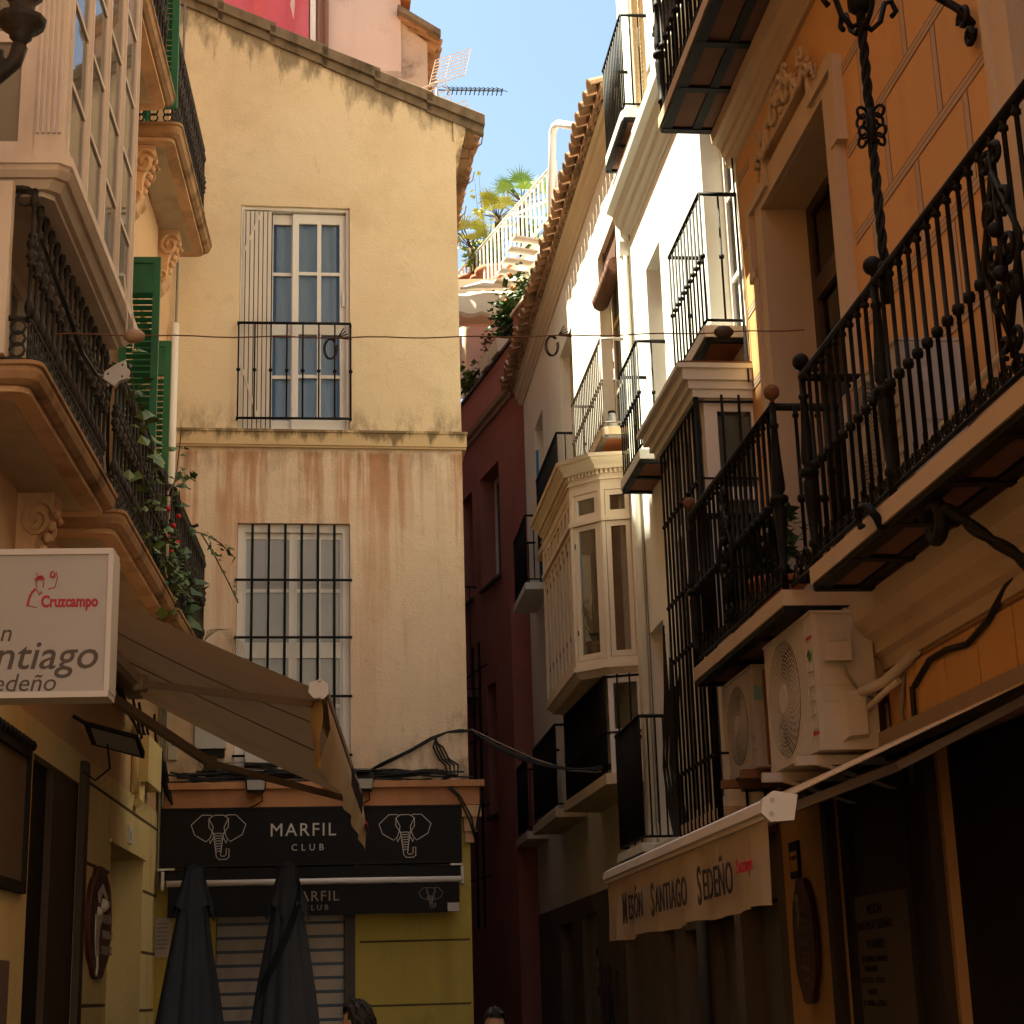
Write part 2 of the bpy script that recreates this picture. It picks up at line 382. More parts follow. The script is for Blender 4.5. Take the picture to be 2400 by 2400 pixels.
M['alu'] = pbr('white_aluminium', (.62, .56, .52), .45, .06, 4, .05, 60, .4)
M['alu_brown'] = pbr('brown_arm', (.26, .18, .13), .5, .12, 4, .05, 60, .4)
M['sign_face'] = pbr('sign_face', (.43, .385, .365), .35, .05, 3, .05, 60, .4)
M['sign_text'] = pbr('sign_text', (.10, .075, .065), .5, .05)
M['umbrella'] = pbr('navy_canvas', (.055, .066, .092), .85, .18, 5, .3, 120, .2)
M['umbrella_dark'] = pbr('navy_canvas_dark', (.010, .018, .028), .85, .18, 5, .2)
M['slat'] = pbr('shutter_slat', (.46, .40, .35), .45, .15, 6, .1, 60, .4, dirt=(.2, .15, .12), dirtamt=.4)
M['slat_blue'] = pbr('shutter_blue', (.10, .15, .22), .45, .15)
M['ac_white'] = pbr('ac_white', (.50, .45, .395), .45, .07, 4, .05, 60, .35, dirt=(.34, .28, .22), dirtamt=.5)
M['ac_grey'] = pbr('ac_grey', (.40, .38, .35), .45, .07, 4, .05, 60, .35)
M['rust'] = pbr('rust', (.16, .075, .035), .9, .4, 12, .5)
M['dark_wood'] = pbr('dark_wood', (.055, .032, .020), .6, .3, 6, .3, 60, .3)
M['black_wood'] = pbr('black_wood', (.014, .010, .008), .7, .3, 6, .3)
M['cable'] = pbr('cable', (.014, .012, .011), .6, .2, 10, 0)
M['cable_grey'] = pbr('cable_grey', (.22, .19, .15), .6, .2, 10, 0)
M['leaf'] = pbr('vine_leaf', (.095, .145, .028), .5, .5, 14, .15, 60, .4)
M['leaf_dark'] = pbr('dark_leaf', (.045, .085, .02), .5, .5, 14, .15, 60, .4)
M['leaf_yellow'] = pbr('yellow_leaf', (.36, .33, .06), .55, .35, 8, .1, 60, .3)
M['leaf_palm'] = pbr('palm_leaf', (.16, .24, .035), .55, .4, 8, .1, 60, .3)
M['stem'] = pbr('stem', (.09, .055, .03), .85, .3, 10, .4)
M['pot'] = pbr('clay_pot', (.42, .15, .075), .8, .15, 6, .2)
M['flower'] = pbr('red_flower', (.5, .02, .03), .6, .2)
M['orange_fruit'] = pbr('orange_fruit', (.6, .16, .02), .5, .1)
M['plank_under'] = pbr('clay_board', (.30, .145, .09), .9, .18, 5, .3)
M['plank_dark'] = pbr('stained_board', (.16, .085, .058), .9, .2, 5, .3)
M['shade_toned_wall'] = plaster('shade_toned_wall', (.15, .12, .095), (.08, .06, .045), .4, (.05, .04, .03), .5)  # grey-brown ground floors, darkened in colour to stand in for street-level shade
M['ac_old'] = pbr('ac_old', (.30, .26, .22), .5, .12, 4, .05, 60, .3, dirt=(.16, .10, .06), dirtamt=.6)
M['canvas_grey'] = cloth('grey_canvas', (.42, .345, .27), .12, dirt=(.25, .18, .12))
M['paving'] = pbr('paving', (.07, .058, .05), .85, .25, 3, .4)
M['maroon'] = pbr('maroon_board', (.075, .012, .014), .45, .15, 4, .1, 60, .4)
M['skin'] = pbr('skin', (.42, .24, .16), .55, .1, 10, .1)
M['hair'] = pbr('hair', (.014, .010, .008), .55, .3, 60, .6, 120, .3)
M['shirt'] = pbr('shirt', (.05, .05, .06), .9, .1)
M['shirt_red'] = pbr('shirt_red', (.12, .03, .02), .9, .1)
M['paper'] = pbr('paper', (.5, .45, .42), .6, .05)
M['terrace_white'] = pbr('terrace_white', (.78, .74, .68), .7, .05, 3, .15)
M['terrace_glass'] = pbr('terrace_glass', (.42, .47, .46), .15, .1, 2, 0, 60, .5)
M['terrace_cloth'] = pbr('terrace_cloth', (.72, .60, .44), .9, .06, 3, .2, 90, .15)
M['blue'] = pbr('blue_paint', (.02, .16, .30), .5, .1)
# ---------------------------------------------------------------- ground
B(WF, -400, 400, -400, 1500, -.3, 0).build('street_paving', M['paving'], kind='structure')

# generic pieces ---------------------------------------------------
def window(fr, a0, a1, z0, z1, o, parent, cols=1, rows=1, fw=.05, bar=.025, frame='white_paint', pane='glass', name='window', curtain=None, glass_o=-.02, rowz=None):
    """frame with panes as sub-parts, standing at depth o in the wall"""
    f = MB(fr); t = .05
    f.box(a0, a0 + fw, o - t, o, z0, z1); f.box(a1 - fw, a1, o - t, o, z0, z1)
    f.box(a0 + fw, a1 - fw, o - t, o, z0, z0 + fw); f.box(a0 + fw, a1 - fw, o - t, o, z1 - fw, z1)
    ca = [a0 + fw + (a1 - a0 - 2 * fw) * i / cols for i in range(cols + 1)]
    cz = rowz or [z0 + fw + (z1 - z0 - 2 * fw) * i / rows for i in range(rows + 1)]
    for a in ca[1:-1]: f.box(a - bar / 2, a + bar / 2, o - t + .01, o - .005, z0 + fw, z1 - fw)
    for z in cz[1:-1]: f.box(a0 + fw, a1 - fw, o - t + .013, o - .008, z - bar / 2, z + bar / 2)
    w = f.build(name, M[frame], parent)
    for i in range(len(ca) - 1):
        for j in range(len(cz) - 1):
            B(fr, ca[i], ca[i + 1], o - t + .018 + glass_o * 0, o - t + .024, cz[j], cz[j + 1]).build('pane', M[pane], w)
    if curtain:
        wavy(fr, a0 + fw, a1 - fw, o - t - .06, z0 + .02, z1 - .02).build('curtain', M[curtain], w)
    return w
def wavy(fr, a0, a1, o, z0, z1, amp=.018, per=.09):
    b = MB(fr); n = max(8, int((a1 - a0) / per * 6)); k = []
    for i in range(n + 1):
        a = a0 + (a1 - a0) * i / n; k.append((a, o + amp * sin(2 * pi * i / 6 + 1.3 * sin(i * .37))))
    pts = [(a, oo, z0) for a, oo in k] + [(a, oo + .004 * sin(a * 9), z1) for a, oo in k]
    return b.add(pts, [(i, i + 1, n + 2 + i, n + 1 + i) for i in range(n)], True)

BAL = {}
def baluster(style, h, fr):
    key = (style, round(h, 3), fr.side)
    if key in BAL: return BAL[key]
    b = MB(WF)
    if style == 'plain': b.lathe(0, 0, [(.008, 0), (.008, h)], 6)
    elif style == 'knob':
        k = h * .5
        b.lathe(0, 0, [(.008, 0), (.008, k - .018), (.019, k - .012), (.019, k + .012), (.008, k + .018), (.008, h)], 6)
    elif style == 'forged':     # round bar with a square collar in the middle and at the head
        k = h * .47
        b.lathe(0, 0, [(.0105, 0), (.0105, k - .022), (.022, k - .018), (.026, k), (.022, k + .018), (.0105, k + .022), (.0105, h - .06), (.019, h - .055), (.019, h - .04), (.012, h - .035), (.02, h)], 8)
    elif style == 'post':       # turned newel
        p = [(.018, 0), (.018, .10), (.03, .105), (.03, .13), (.02, .14), (.026, .25), (.036, .40), (.036, .43), (.022, .455), (.048, .465), (.05, .48), (.048, .495), (.022, .505), (.036, .53), (.037, .56), (.026, .7), (.018, .86), (.026, .87), (.026, .885), (.018, .89), (.018, 1.)]
        b.lathe(0, 0, [(r, z * h) for r, z in p], 10)
    elif style == 'cast':       # cast iron bar with double bulbs
        k = h * .52
        p = [(.011, 0), (.011, .02), (.02, .03), (.024, .06), (.02, .085), (.012, .095), (.0105, k - .09), (.022, k - .085), (.022, k - .07), (.015, k - .062), (.03, k - .035), (.022, k - .008), (.015, k), (.022, k + .008), (.03, k + .035), (.015, k + .062), (.022, k + .07), (.022, k + .085), (.0105, k + .09), (.0105, h - .10), (.02, h - .09), (.024, h - .06), (.016, h - .03), (.012, h)]
        b.lathe(0, 0, p, 8)
    BAL[key] = b.mesh('baluster', None); return BAL[key]

def rail_path(a0, a1, o, w=0.): return [(a0, w), (a0, o), (a1, o), (a1, w)]
def spots(a0, a1, o, step, o_in=0., s0=True, s1=True):
    n = max(1, round(abs(a1 - a0) / step)); out = [(a0 + (a1 - a0) * i / n, o) for i in range(n + 1)]
    k = max(1, round((o - o_in) / step))
    for j in range(1, k):
        oo = o_in + (o - o_in) * j / k
        if s0: out.append((a0, oo))
        if s1: out.append((a1, oo))
    return out

def iron_balcony(fr, a0, a1, o, z, top, label, group, slab='white_trim', style='knob', step=.11, th=.075, iron='iron', boards=None, over=.03, rnd=False, posts=False, scroll=False, nb=2, mid=False):
    t = thing('balcony', label, 'balcony', fr.P((a0 + a1) / 2, 0, z - th), group)
    h = top - z; g = .05
    pl = [(a0 - over, 0), (a0 - over, o + over), (a1 + over, o + over), (a1 + over, 0)]
    if rnd:
        r = .1; pl = [(a0 - over, 0)] + [(a0 - over + r - r * cos(k * pi / 8), o + over - r + r * sin(k * pi / 8)) for k in range(5)] + [(a1 + over - r + r * sin(k * pi / 8), o + over - r + r * cos(k * pi / 8)) for k in range(5)] + [(a1 + over, 0)]
    MB(fr).plan(pl, z - th, z).build('slab', M[slab], t)
    if boards:
        d = (a1 - a0 + 2 * over - .06) / nb
        for i in range(nb):
            for (oa, ob) in (((.0, o * .5), (o * .5 + .03, o + over - .05)) if scroll else ((.0, o + over - .05),)):
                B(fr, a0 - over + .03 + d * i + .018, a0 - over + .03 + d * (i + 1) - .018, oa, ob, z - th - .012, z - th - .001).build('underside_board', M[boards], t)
        b = MB(fr)
        for i in range(nb + 1):
            a = a0 - over + .03 + d * i; hw = .032 if scroll else .02; b.box(a - hw, a + hw, -.0, o + over - .02, z - th - .034, z - th - .004)
        b.box(a0 - over + .01, a1 + over - .01, o + over - (.085 if scroll else .06), o + over - .01, z - th - .03, z - th - .003)
        if scroll: b.box(a0 - over, a1 + over, o * .5 - .02, o * .5 + .045, z - th - .028, z - th - .002)
        b.build('underside_bar', M[iron], t)
    w = .012
    b = MB(fr)
    b.tube([(p[0], p[1], top) for p in rail_path(a0, a1, o)], .017 if not scroll else .024, 6)
    b.build('handrail', M[iron], t)
    b = MB(fr).tube([(p[0], p[1], z + g) for p in rail_path(a0, a1, o)], w, 6)
    if mid: b.tube([(p[0], p[1], z + g + .12) for p in rail_path(a0, a1, o)], w * .8, 6)
    b.build('bottom_rail', M[iron], t)
    me = baluster(style, h - g, fr)
    if not me.materials: me.materials.append(M[iron])
    elif me.materials[0] != M[iron]:
        me = me.copy(); me.materials[0] = M[iron]
    for (a, oo) in spots(a0, a1, o, step):
        if posts and (abs(a - a0) < .01 or abs(a - a1) < .01) and abs(oo - o) < .01: continue
        inst(me, 'baluster', t, fr.P(a, oo, z + g), fr.rot)
    if posts:
        pm = baluster('post', h + .02, fr)
        if not pm.materials: pm.materials.append(M[iron])
        for a in ((a0, a1) if posts is True else posts):
            inst(pm, 'newel_post', t, fr.P(a, o, z), fr.rot)
            MB(fr).lathe_at((a, o, top + .02), [(.012, 0), (.014, .03), (.03, .035)], 8).ball((a, o, top + .085), .045, 12, 8).build('ball_finial', M['rust'] if posts is True else M[iron], t)
    if scroll:
        b = MB(fr); n = int((a1 - a0) / .12)
        for i in range(n):
            a = a0 + (a1 - a0) * (i + .5) / n; zz = z + g
            b.tube(spiral(a - .026, zz + .045, o, .03, .008, -pi / 2, 1.1, 10, -1), .007, 4)
            b.tube(spiral(a + .026, zz + .045, o, .03, .008, -pi / 2, 1.1, 10, 1), .007, 4)
            b.tube([(a, o, zz), (a, o, zz + .11)], .008, 4)
        for aa in (a0, a1):
            for j in range(2):
                oo = o * (j + .5) / 2
                b.tube([(aa, oo + .03 * cos(k * pi / 5), zz + .04 + .03 * sin(k * pi / 5)) for k in range(10)], .007, 4, True)
        b.build('scroll_frieze', M[iron], t, kind='stuff')
    return t
# ================================================================= left side of the street
LB = thing('apricot_building', 'apricot house with a white window gallery, cast iron balconies and a yellow ground floor', 'building', LW.P(-6, -3, 0))
ops_up = [(-5.15, -3.15, 4.56, 7.5, .25), (-2.2, -.75, 4.56, 7.3, .25), (-4.9, -3.4, 8.7, 11.4, .25), (-2.4, -.8, 8.7, 11.4, .25)]
wall(LW, -13.5, -.03, 3.25, 16.2, ops_up, .25, 6).box(-13.5, -4.0, -6, -.4, 16.2, 20.5).box(-.03, 1.2, -6, -.12, 12.6, 16.2).build('wall', M['peach'], LB)  # last two boxes: unseen upper volumes added to block the sun
ops_g = [(-2.62, -.93, 0, 2.77, .32), (-5.55, -3.98, 0, 3.05, .09)]
wall(LW, -13.5, -.03, 0, 3.25, ops_g, .3, 6, o=.012).build('ground_floor_wall', M['yellow_left'], LB)
for (a0, a1, z) in ((-3.95, -.08, 3.1), (-3.95, -2.66, 2.55), (-.9, -.08, 2.02), (-.9, -.08, 1.55), (-3.95, -2.66, 1.6), (-.9, -.08, 2.52)):
    B(LW, a0, a1, .011, .0135, z - .012, z + .012).build('groove', M['groove'], LB)
B(LW, -2.72, -.86, .012, .035, 2.77, 2.80).build('door_lintel', M['yellow_left'], LB)
B(LW, -2.62, -.93, -.32, -.27, .0, 2.77).build('door', pbr('brown_wall', (.20, .12, .055), .9, .3, 3, .6, 12, .15, dist=.03), LB)
d = B(LW, -5.55, -3.98, -.09, -.05, 0, 3.05).build('door', M['black_wood'], LB, label='tall black door')
B(LW, -4.85, -3.99, -.045, .0, .0, 3.04).build('door_leaf', M['dark_wood'], d)
B(LW, -4.04, -3.9, .014, .06, 0, 3.2).build('door_jamb', M['dark_wood'], LB)
for (a0, a1, z0, z1) in ((-5.15, -3.15, 4.56, 7.5), (-2.2, -.75, 4.56, 7.3), (-4.9, -3.4, 8.7, 11.4), (-2.4, -.8, 8.7, 11.4)):
    window(LW, a0, a1, z0, z1, -.15, LB, 2, 3, .09, .04, 'green_paint', 'glass_dark', 'balcony_door')
    b = MB(LW); b.box(a0 - .14, a0, 0, .03, z0, z1 + .14); b.box(a1, a1 + .14, 0, .03, z0, z1 + .14); b.box(a0, a1, 0, .03, z1, z1 + .14)
    b.build('door_surround', M['peach_stone'], LB)
MB(LW).tube([(-.3, .07, 5.5), (-.3, .07, 7.9)], .04, 10).build('drainpipe', M['white_paint'], LB)
MB(LW).tube([(-.14, .06, 3.3), (-.14, .06, 11.5)], .012, 6).tube([(-.18, .06, 3.3), (-.17, .06, 8.3)], .008, 5).build('facade_cable', M['cable_grey'], LB)

# shutters swung out from the balcony doors
def louvre(fr, a, o0, o1, z0, z1, label, sl=True):
    t = thing('louvred_shutter', label, 'shutter', fr.P(a, (o0 + o1) / 2, z0), 'green louvred shutters on the left balconies')
    b = MB(fr); w = .055; d = .02
    b.box(a - d, a + d, o0, o0 + w, z0, z1); b.box(a - d, a + d, o1 - w, o1, z0, z1)
    zs = [z0, z0 + (z1 - z0) * .42, z1 - .30]
    for z in zs: b.box(a - d, a + d, o0 + w, o1 - w, z, z + .09)
    b.box(a - d, a + d, o0 + w, o1 - w, z1 - .05, z1)
    b.build('shutter_frame', M['green_paint'], t)
    B(fr, a - .008, a + .008, o0 + w, o1 - w, z1 - .21, z1 - .05).build('top_panel', M['green_paint'], t)
    z = z0 + .11
    me = MB(WF).add([(-.016, -(o1 - o0 - 2 * w) / 2, .012), (-.012, -(o1 - o0 - 2 * w) / 2, .016), (.016, -(o1 - o0 - 2 * w) / 2, -.012), (.012, -(o1 - o0 - 2 * w) / 2, -.016), (-.016, (o1 - o0 - 2 * w) / 2, .012), (-.012, (o1 - o0 - 2 * w) / 2, .016), (.016, (o1 - o0 - 2 * w) / 2, -.012), (.012, (o1 - o0 - 2 * w) / 2, -.016)], [(0, 1, 2, 3), (4, 5, 6, 7), (0, 1, 5, 4), (1, 2, 6, 5), (2, 3, 7, 6), (3, 0, 4, 7)]).mesh('slat', M['green_paint'])
    while z < z1 - .32:
        if not any(zz - .02 < z < zz + .11 for zz in zs): inst(me, 'slat', t, fr.P(a, (o0 + o1) / 2, z), fr.rot + pi * 0)
        z += .05
    return t
louvre(LW, -3.38, .06, .36, 4.62, 7.2, 'green louvred shutter with a panelled head, behind the near end of the vine balcony')
louvre(LW, -2.42, .02, .33, 4.62, 6.88, 'narrow dark green shutter standing edge-on against the ochre facade')
louvre(LW, -3.02, .04, .40, 8.7, 11.4, 'bright green shutter high up between the two topmost cast iron balconies')

def left_balcony(a0, a1, z, top, label, o=.37, corbels=(), slab_h=.17):
    fr = LW; t = thing('balcony', label, 'balcony', fr.P((a0 + a1) / 2, 0, z - slab_h), 'cast iron balconies on the apricot house')
    def outline(d, r=.07):
        x0, x1, oo = a0 - d, a1 + d, o + d; r = max(.02, r)
        return [(x0, 0)] + [(x0 + r - r * cos(k * pi / 8), oo - r + r * sin(k * pi / 8)) for k in range(5)] + [(x1 - r + r * sin(k * pi / 8), oo - r + r * cos(k * pi / 8)) for k in range(5)] + [(x1, 0)]
    b = MB(fr); lay = [(.075, z), (.075, z - .02), (.06, z - .025), (.065, z - .05), (.05, z - .085), (.02, z - .105)]
    for (d0, za), (d1, zb) in zip(lay[:-1], lay[1:]):
        A = [(p[0], p[1], za) for p in outline(d0)]; Bq = [(p[0], p[1], zb) for p in outline(d1)]
        b.loft(A, Bq, False, False)
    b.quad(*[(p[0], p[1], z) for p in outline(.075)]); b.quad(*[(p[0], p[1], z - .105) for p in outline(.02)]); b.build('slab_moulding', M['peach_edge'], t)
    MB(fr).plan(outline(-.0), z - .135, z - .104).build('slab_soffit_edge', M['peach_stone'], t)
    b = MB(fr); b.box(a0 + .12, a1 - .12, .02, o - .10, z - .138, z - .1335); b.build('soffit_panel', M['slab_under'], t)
    h = top - z; ir = M['iron_brown']
    def path(zz, d=0.): return [(p[0], p[1], zz) for p in outline(-.02 + d, .06)]
    MB(fr).tube(path(top), .02, 6).build('handrail', ir, t)
    zl = z + .25
    MB(fr).tube(path(zl), .014, 6).tube(path(z + .03), .02, 6).build('lower_rails', ir, t)
    me = baluster('cast', top - zl, fr)
    if not me.materials: me.materials.append(ir)
    sp = spots(a0 + .02, a1 - .02, o - .02, .15)
    for a, oo in sp: inst(me, 'baluster', t, fr.P(a, oo, zl), fr.rot)
    b = MB(fr)                         # interlaced cast frieze below the lower rail, and a lace of drops under the handrail
    def ring(ca, co, alonga, cz, ra, rz, r=.008, n=8):
        P = []
        for k in range(n):
            u, v = ra * cos(2 * pi * k / n), rz * sin(2 * pi * k / n)
            P.append((ca + u, co, cz + v) if alonga else (ca, co + u, cz + v))
        b.tube(P, r, 4, True)
    n = int((a1 - a0) / .125)
    for i in range(n):
        a = a0 + (a1 - a0) * (i + .5) / n
        for cz in (z + .085, z + .145, z + .205): ring(a, o - .02, True, cz, .034, .036)
        ring(a + .05, o - .02, True, z + .14, .02, .09, .007)
        b.ball((a, o - .02, z + .145), .016, 6, 4)
        b.tube(arc(a, top - .015, o - .02, .045, pi, 2 * pi, 6), .007, 4); b.ball((a, o - .02, top - .07), .013, 6, 4)
    for aa in (a0 + .02, a1 - .02):
        for j in range(3):
            oo = o * (j + .5) / 3
            for cz in (z + .085, z + .145, z + .205): ring(aa, oo, False, cz, .036, .036)
            ring(aa, oo, False, top - .05, .04, .04, .007)
    b.build('cast_frieze', ir, t, kind='stuff')
    for ca in corbels:
        b = MB(fr); w = .11
        k_ = .62; pts = [(0, z - .14), (o * .85 * k_, z - .14), (o * .85 * k_, z - .20), (o * .6 * k_, z - .30), (o * .42 * k_, z - .46), (o * .42 * k_, z - .58), (o * .2 * k_, z - .70), (0, z - .74)]
        b.prof(pts, ca - w, ca + w)
        cb = b.build('corbel', M['peach_stone'], t)
        b = MB(fr)
        for s in (-1, 1):
            P = [(ca + s * (w + .008), q[0] * 0 + o * .30 + q[0] * .8, q[2]) for q in spiral(0, z - .30, 0, .12, .02, .3, 1.6, 20)]
            b.tube(P, .02, 5)
            P = [(ca + s * (w + .006), o * .14 + q[0] * .8, q[2]) for q in spiral(0, z - .60, 0, .07, .015, 2.5, 1.3, 14)]
            b.tube(P, .016, 5)
        for i in range(5): b.ball((ca, o * (.50 - .055 * i), z - .24 - .07 * i), .03, 7, 5)
        b.build('volute', M['peach_stone'], cb, kind='stuff')
    return t
left_balcony(-7.95, -5.72, 4.58, 5.52, 'cast iron balcony directly beneath the white window gallery', .40, (-6.15,))
left_balcony(-5.35, -2.85, 4.58, 5.56, 'cast iron balcony draped with a leafy vine and red flowers', .40, ())
left_balcony(-2.55, -.15, 4.58, 5.60, 'cast iron balcony at the far end, beside the ochre facade above the awning', .40, ())
left_balcony(-5.0, -3.30, 8.66, 9.64, 'topmost cast iron balcony, partly hidden behind the white window gallery', .35, ())
left_balcony(-2.80, -.46, 8.66, 9.62, 'topmost cast iron balcony with carved brackets, next to the ochre gable', .35, (-2.62, -.98))

# ---- white enclosed window gallery
G = thing('window_gallery', 'old white timber window gallery projecting from the apricot house', 'gallery', LW.P(-6.85, 0, 5.5))
GA0, GA1, GO, GZ = -7.96, -5.74, .52, 5.66
b = MB(LW)
def gpl(d): return [(GA0 - d, 0), (GA0 - d, GO + d - .05), (GA0 - d + .05, GO + d), (GA1 + d, GO + d), (GA1 + d, 0)]
for (d0, d1, za, zb) in ((.04, .04, GZ - .03, GZ + .02), (.025, .01, GZ - .07, GZ - .03), (.045, .02, GZ - .10, GZ - .07), (.0, -.03, GZ - .14, GZ - .10)):
    b.loft([(p[0], p[1], zb) for p in gpl(d0)], [(p[0], p[1], za) for p in gpl(d1)])
b.build('base_moulding', M['gallery_paint'], G)
b = MB(LW).plan(gpl(-.06), GZ - .165, GZ - .138); sf = b.build('soffit', M['gallery_paint'], G)
for a in (-7.15, -6.25): B(LW, a, a + .22, .2, .36, GZ - .169, GZ - .1655).build('soffit_panel', pbr('soffit_stain', (.22, .17, .14), .8, .2), sf)
b = MB(LW); ZT = 13.0
nb = 4; w = (GA1 - GA0 - .1) / nb
edges = [GA0 + .06 + w * i for i in range(nb + 1)]
for i, a in enumerate(edges):
    ww = .026 if 0 < i < nb else .04
    b.box(a - ww, a + ww, GO - .08, GO - .002, GZ, ZT)
    b.box(a - .010, a + .010, GO - .01, GO + .010, GZ + .02, ZT)
b.box(GA0 + .02, GA1, GO - .075, GO - .006, GZ, GZ + .13)
b.build('street_frame', M['gallery_paint'], G)
for i in range(nb):
    a0, a1 = edges[i] + .026, edges[i + 1] - .026
    off = (0, 0, 0, 0)[i]
    zs = [GZ + .13, 6.19, 6.67, 7.15, 7.63, 8.12, 8.60, 9.1, 9.6, 10.1, 11., 12., 13.]
    lf = MB(LW); lf.box(a0, a0 + .022, GO - .05, GO - .006, zs[0], ZT); lf.box(a1 - .022, a1, GO - .05, GO - .006, zs[0], ZT)
    for z in zs[1:]: lf.box(a0 + .022, a1 - .022, GO - .048, GO - .008, z - .014, z + .014)
    c = lf.build('casement', M['gallery_paint'], G)
    for j in range(len(zs) - 1):
        B(LW, a0 + .02, a1 - .02, GO - .024, GO - .018, zs[j], zs[j + 1]).build('pane', M['glass_gallery'], c)
    wavy(LW, a0, a1, GO - .10, GZ + .1, ZT, .012, .12).build('curtain', M['curtain_cream'], c)
# near (camera-facing) side: fluted pilaster and a panelled window
b = MB(LW); b.box(GA0 - .02, GA0 + .02, GO - .15, GO - .003, GZ + .02, ZT)
for k in range(5): b.box(GA0 - .032, GA0 - .02, GO - .138 + k * .027, GO - .124 + k * .027, GZ + .14, ZT)
b.build('fluted_pilaster', M['gallery_paint'], G)
b = MB(LW); b.box(GA0 - .012, GA0 + .02, .0, GO - .152, GZ + .02, GZ + .10); b.box(GA0 - .012, GA0 + .02, GO - .23, GO - .152, GZ + .10, ZT); b.box(GA0 - .012, GA0 + .02, 0, .05, GZ + .1, ZT)
for z in (6.32, 7.2, 8.1, 9.): b.box(GA0 - .01, GA0 + .02, .05, GO - .23, z, z + .06)
b.build('side_frame', M['gallery_paint'], G)
B(LW, GA0 + .004, GA0 + .010, .05, GO - .23, GZ + .1, ZT).build('side_pane', M['glass_gallery'], G)
MB(LW).add([(GA0 + .09, o, z) for o in (.02, .12, .22, .30) for z in (GZ, ZT)], [(0, 1, 3, 2), (2, 3, 5, 4), (4, 5, 7, 6)]).build('curtain', M['curtain_cream'], G)
B(LW, GA1 - .04, GA1 - .005, .0, GO - .085, GZ + .02, ZT).build('far_side', M['gallery_paint'], G)
b = MB(LW)
for a in (-6.22, -5.95): b.tube([(a, GO + .03, GZ + .15), (a + .01, GO + .055, GZ - .1), (a + .02, GO + .05, GZ - .22), (a + .06, GO + .06, GZ - .20)], .005, 5)
b.build('hook', M['gallery_paint'], G)
# timber front behind balcony A
K = thing('glazed_screen', 'cream timber glazed screen behind the balcony under the gallery', 'screen', LW.P(-6.8, 0, 4.6))
b = MB(LW)
for i in range(6): b.box(-8.0 + .42 * i, -7.9 + .42 * i, .02, .09, 4.6, 5.5)
b.box(-8.0, -5.75, .02, .085, 5.42, 5.5); b.box(-8.0, -5.75, .02, .085, 4.6, 4.78); b.build('screen_frame', M['gallery_paint'], K)
for i in range(5): B(LW, -7.9 + .42 * i, -7.58 + .42 * i, .04, .05, 4.78, 5.42).build('pane', M['glass_gallery'], K)
B(LW, -8.02, -5.73, .001, .018, 4.58, 5.5).build('backing', M['curtain_cream'], K)
B(LW, -8.06, -8.0, .0, .30, 4.6, 5.5).build('side_boarding', M['gallery_paint'], K)

# ---- plainer houses further back on both sides of the viewer
NB = thing('street_house', 'low apricot house row further down the street, next to the gallery house', 'building', LW.P(-25, -3, 0)); B(LW, -46, -13.6, -6, 0, 0, 13).build('wall', M['peach'], NB)
# ================================================================= ochre house closing the view
OB = thing('ochre_building', 'ochre plastered house with a sloping tiled gable that closes the end of the street', 'building', FA.P(-1.5, -2, 0))
UW = (-2.185, -1.095, 6.935, 9.325); LO = (-2.168, -1.098, 3.69, 6.0); SH = (-2.30, -1.06, 0., 2.9)
def zt(a): return 10.42 - .443 * a
b = wall(FA, -6.5, 0, 3.40, 10.15, [(*UW, .16), (*LO, .17)], .16, 4.2)
b.quad((-6.5, 0, 10.15), (0, 0, 10.15), (0, 0, 10.30), (-.0, 0, zt(0)), (-6.5, 0, zt(-6.5)))
b.add([(a, o, z) for o in (-.0, -4.2) for a, z in ((-6.5, 10.15), (0, 10.15), (0, zt(0)), (-6.5, zt(-6.5)))], [(4, 5, 6, 7), (0, 3, 7, 4), (1, 2, 6, 5), (2, 3, 7, 6)])
b.quad((0, 0, 3.4), (0, -4.2, 3.4), (0, -4.2, 10.3), (0, 0, 10.3))
b.build('wall', M['ochre'], OB)
b = wall(FA, -6.5, 0, 0, 3.40, [(*SH, .22)], .2, 4.2, o=.01)
b.build('ground_floor_wall', M['yellow'], OB)
MB(FA).box(-2.86, .045, .0, .05, 6.775, 6.925).box(-2.86, .055, .0, .062, 6.905, 6.93).box(-2.86, .035, .0, .035, 6.755, 6.775).box(.0, .045, -1.2, .0, 6.76, 6.925).build('string_course', M['band'], OB)
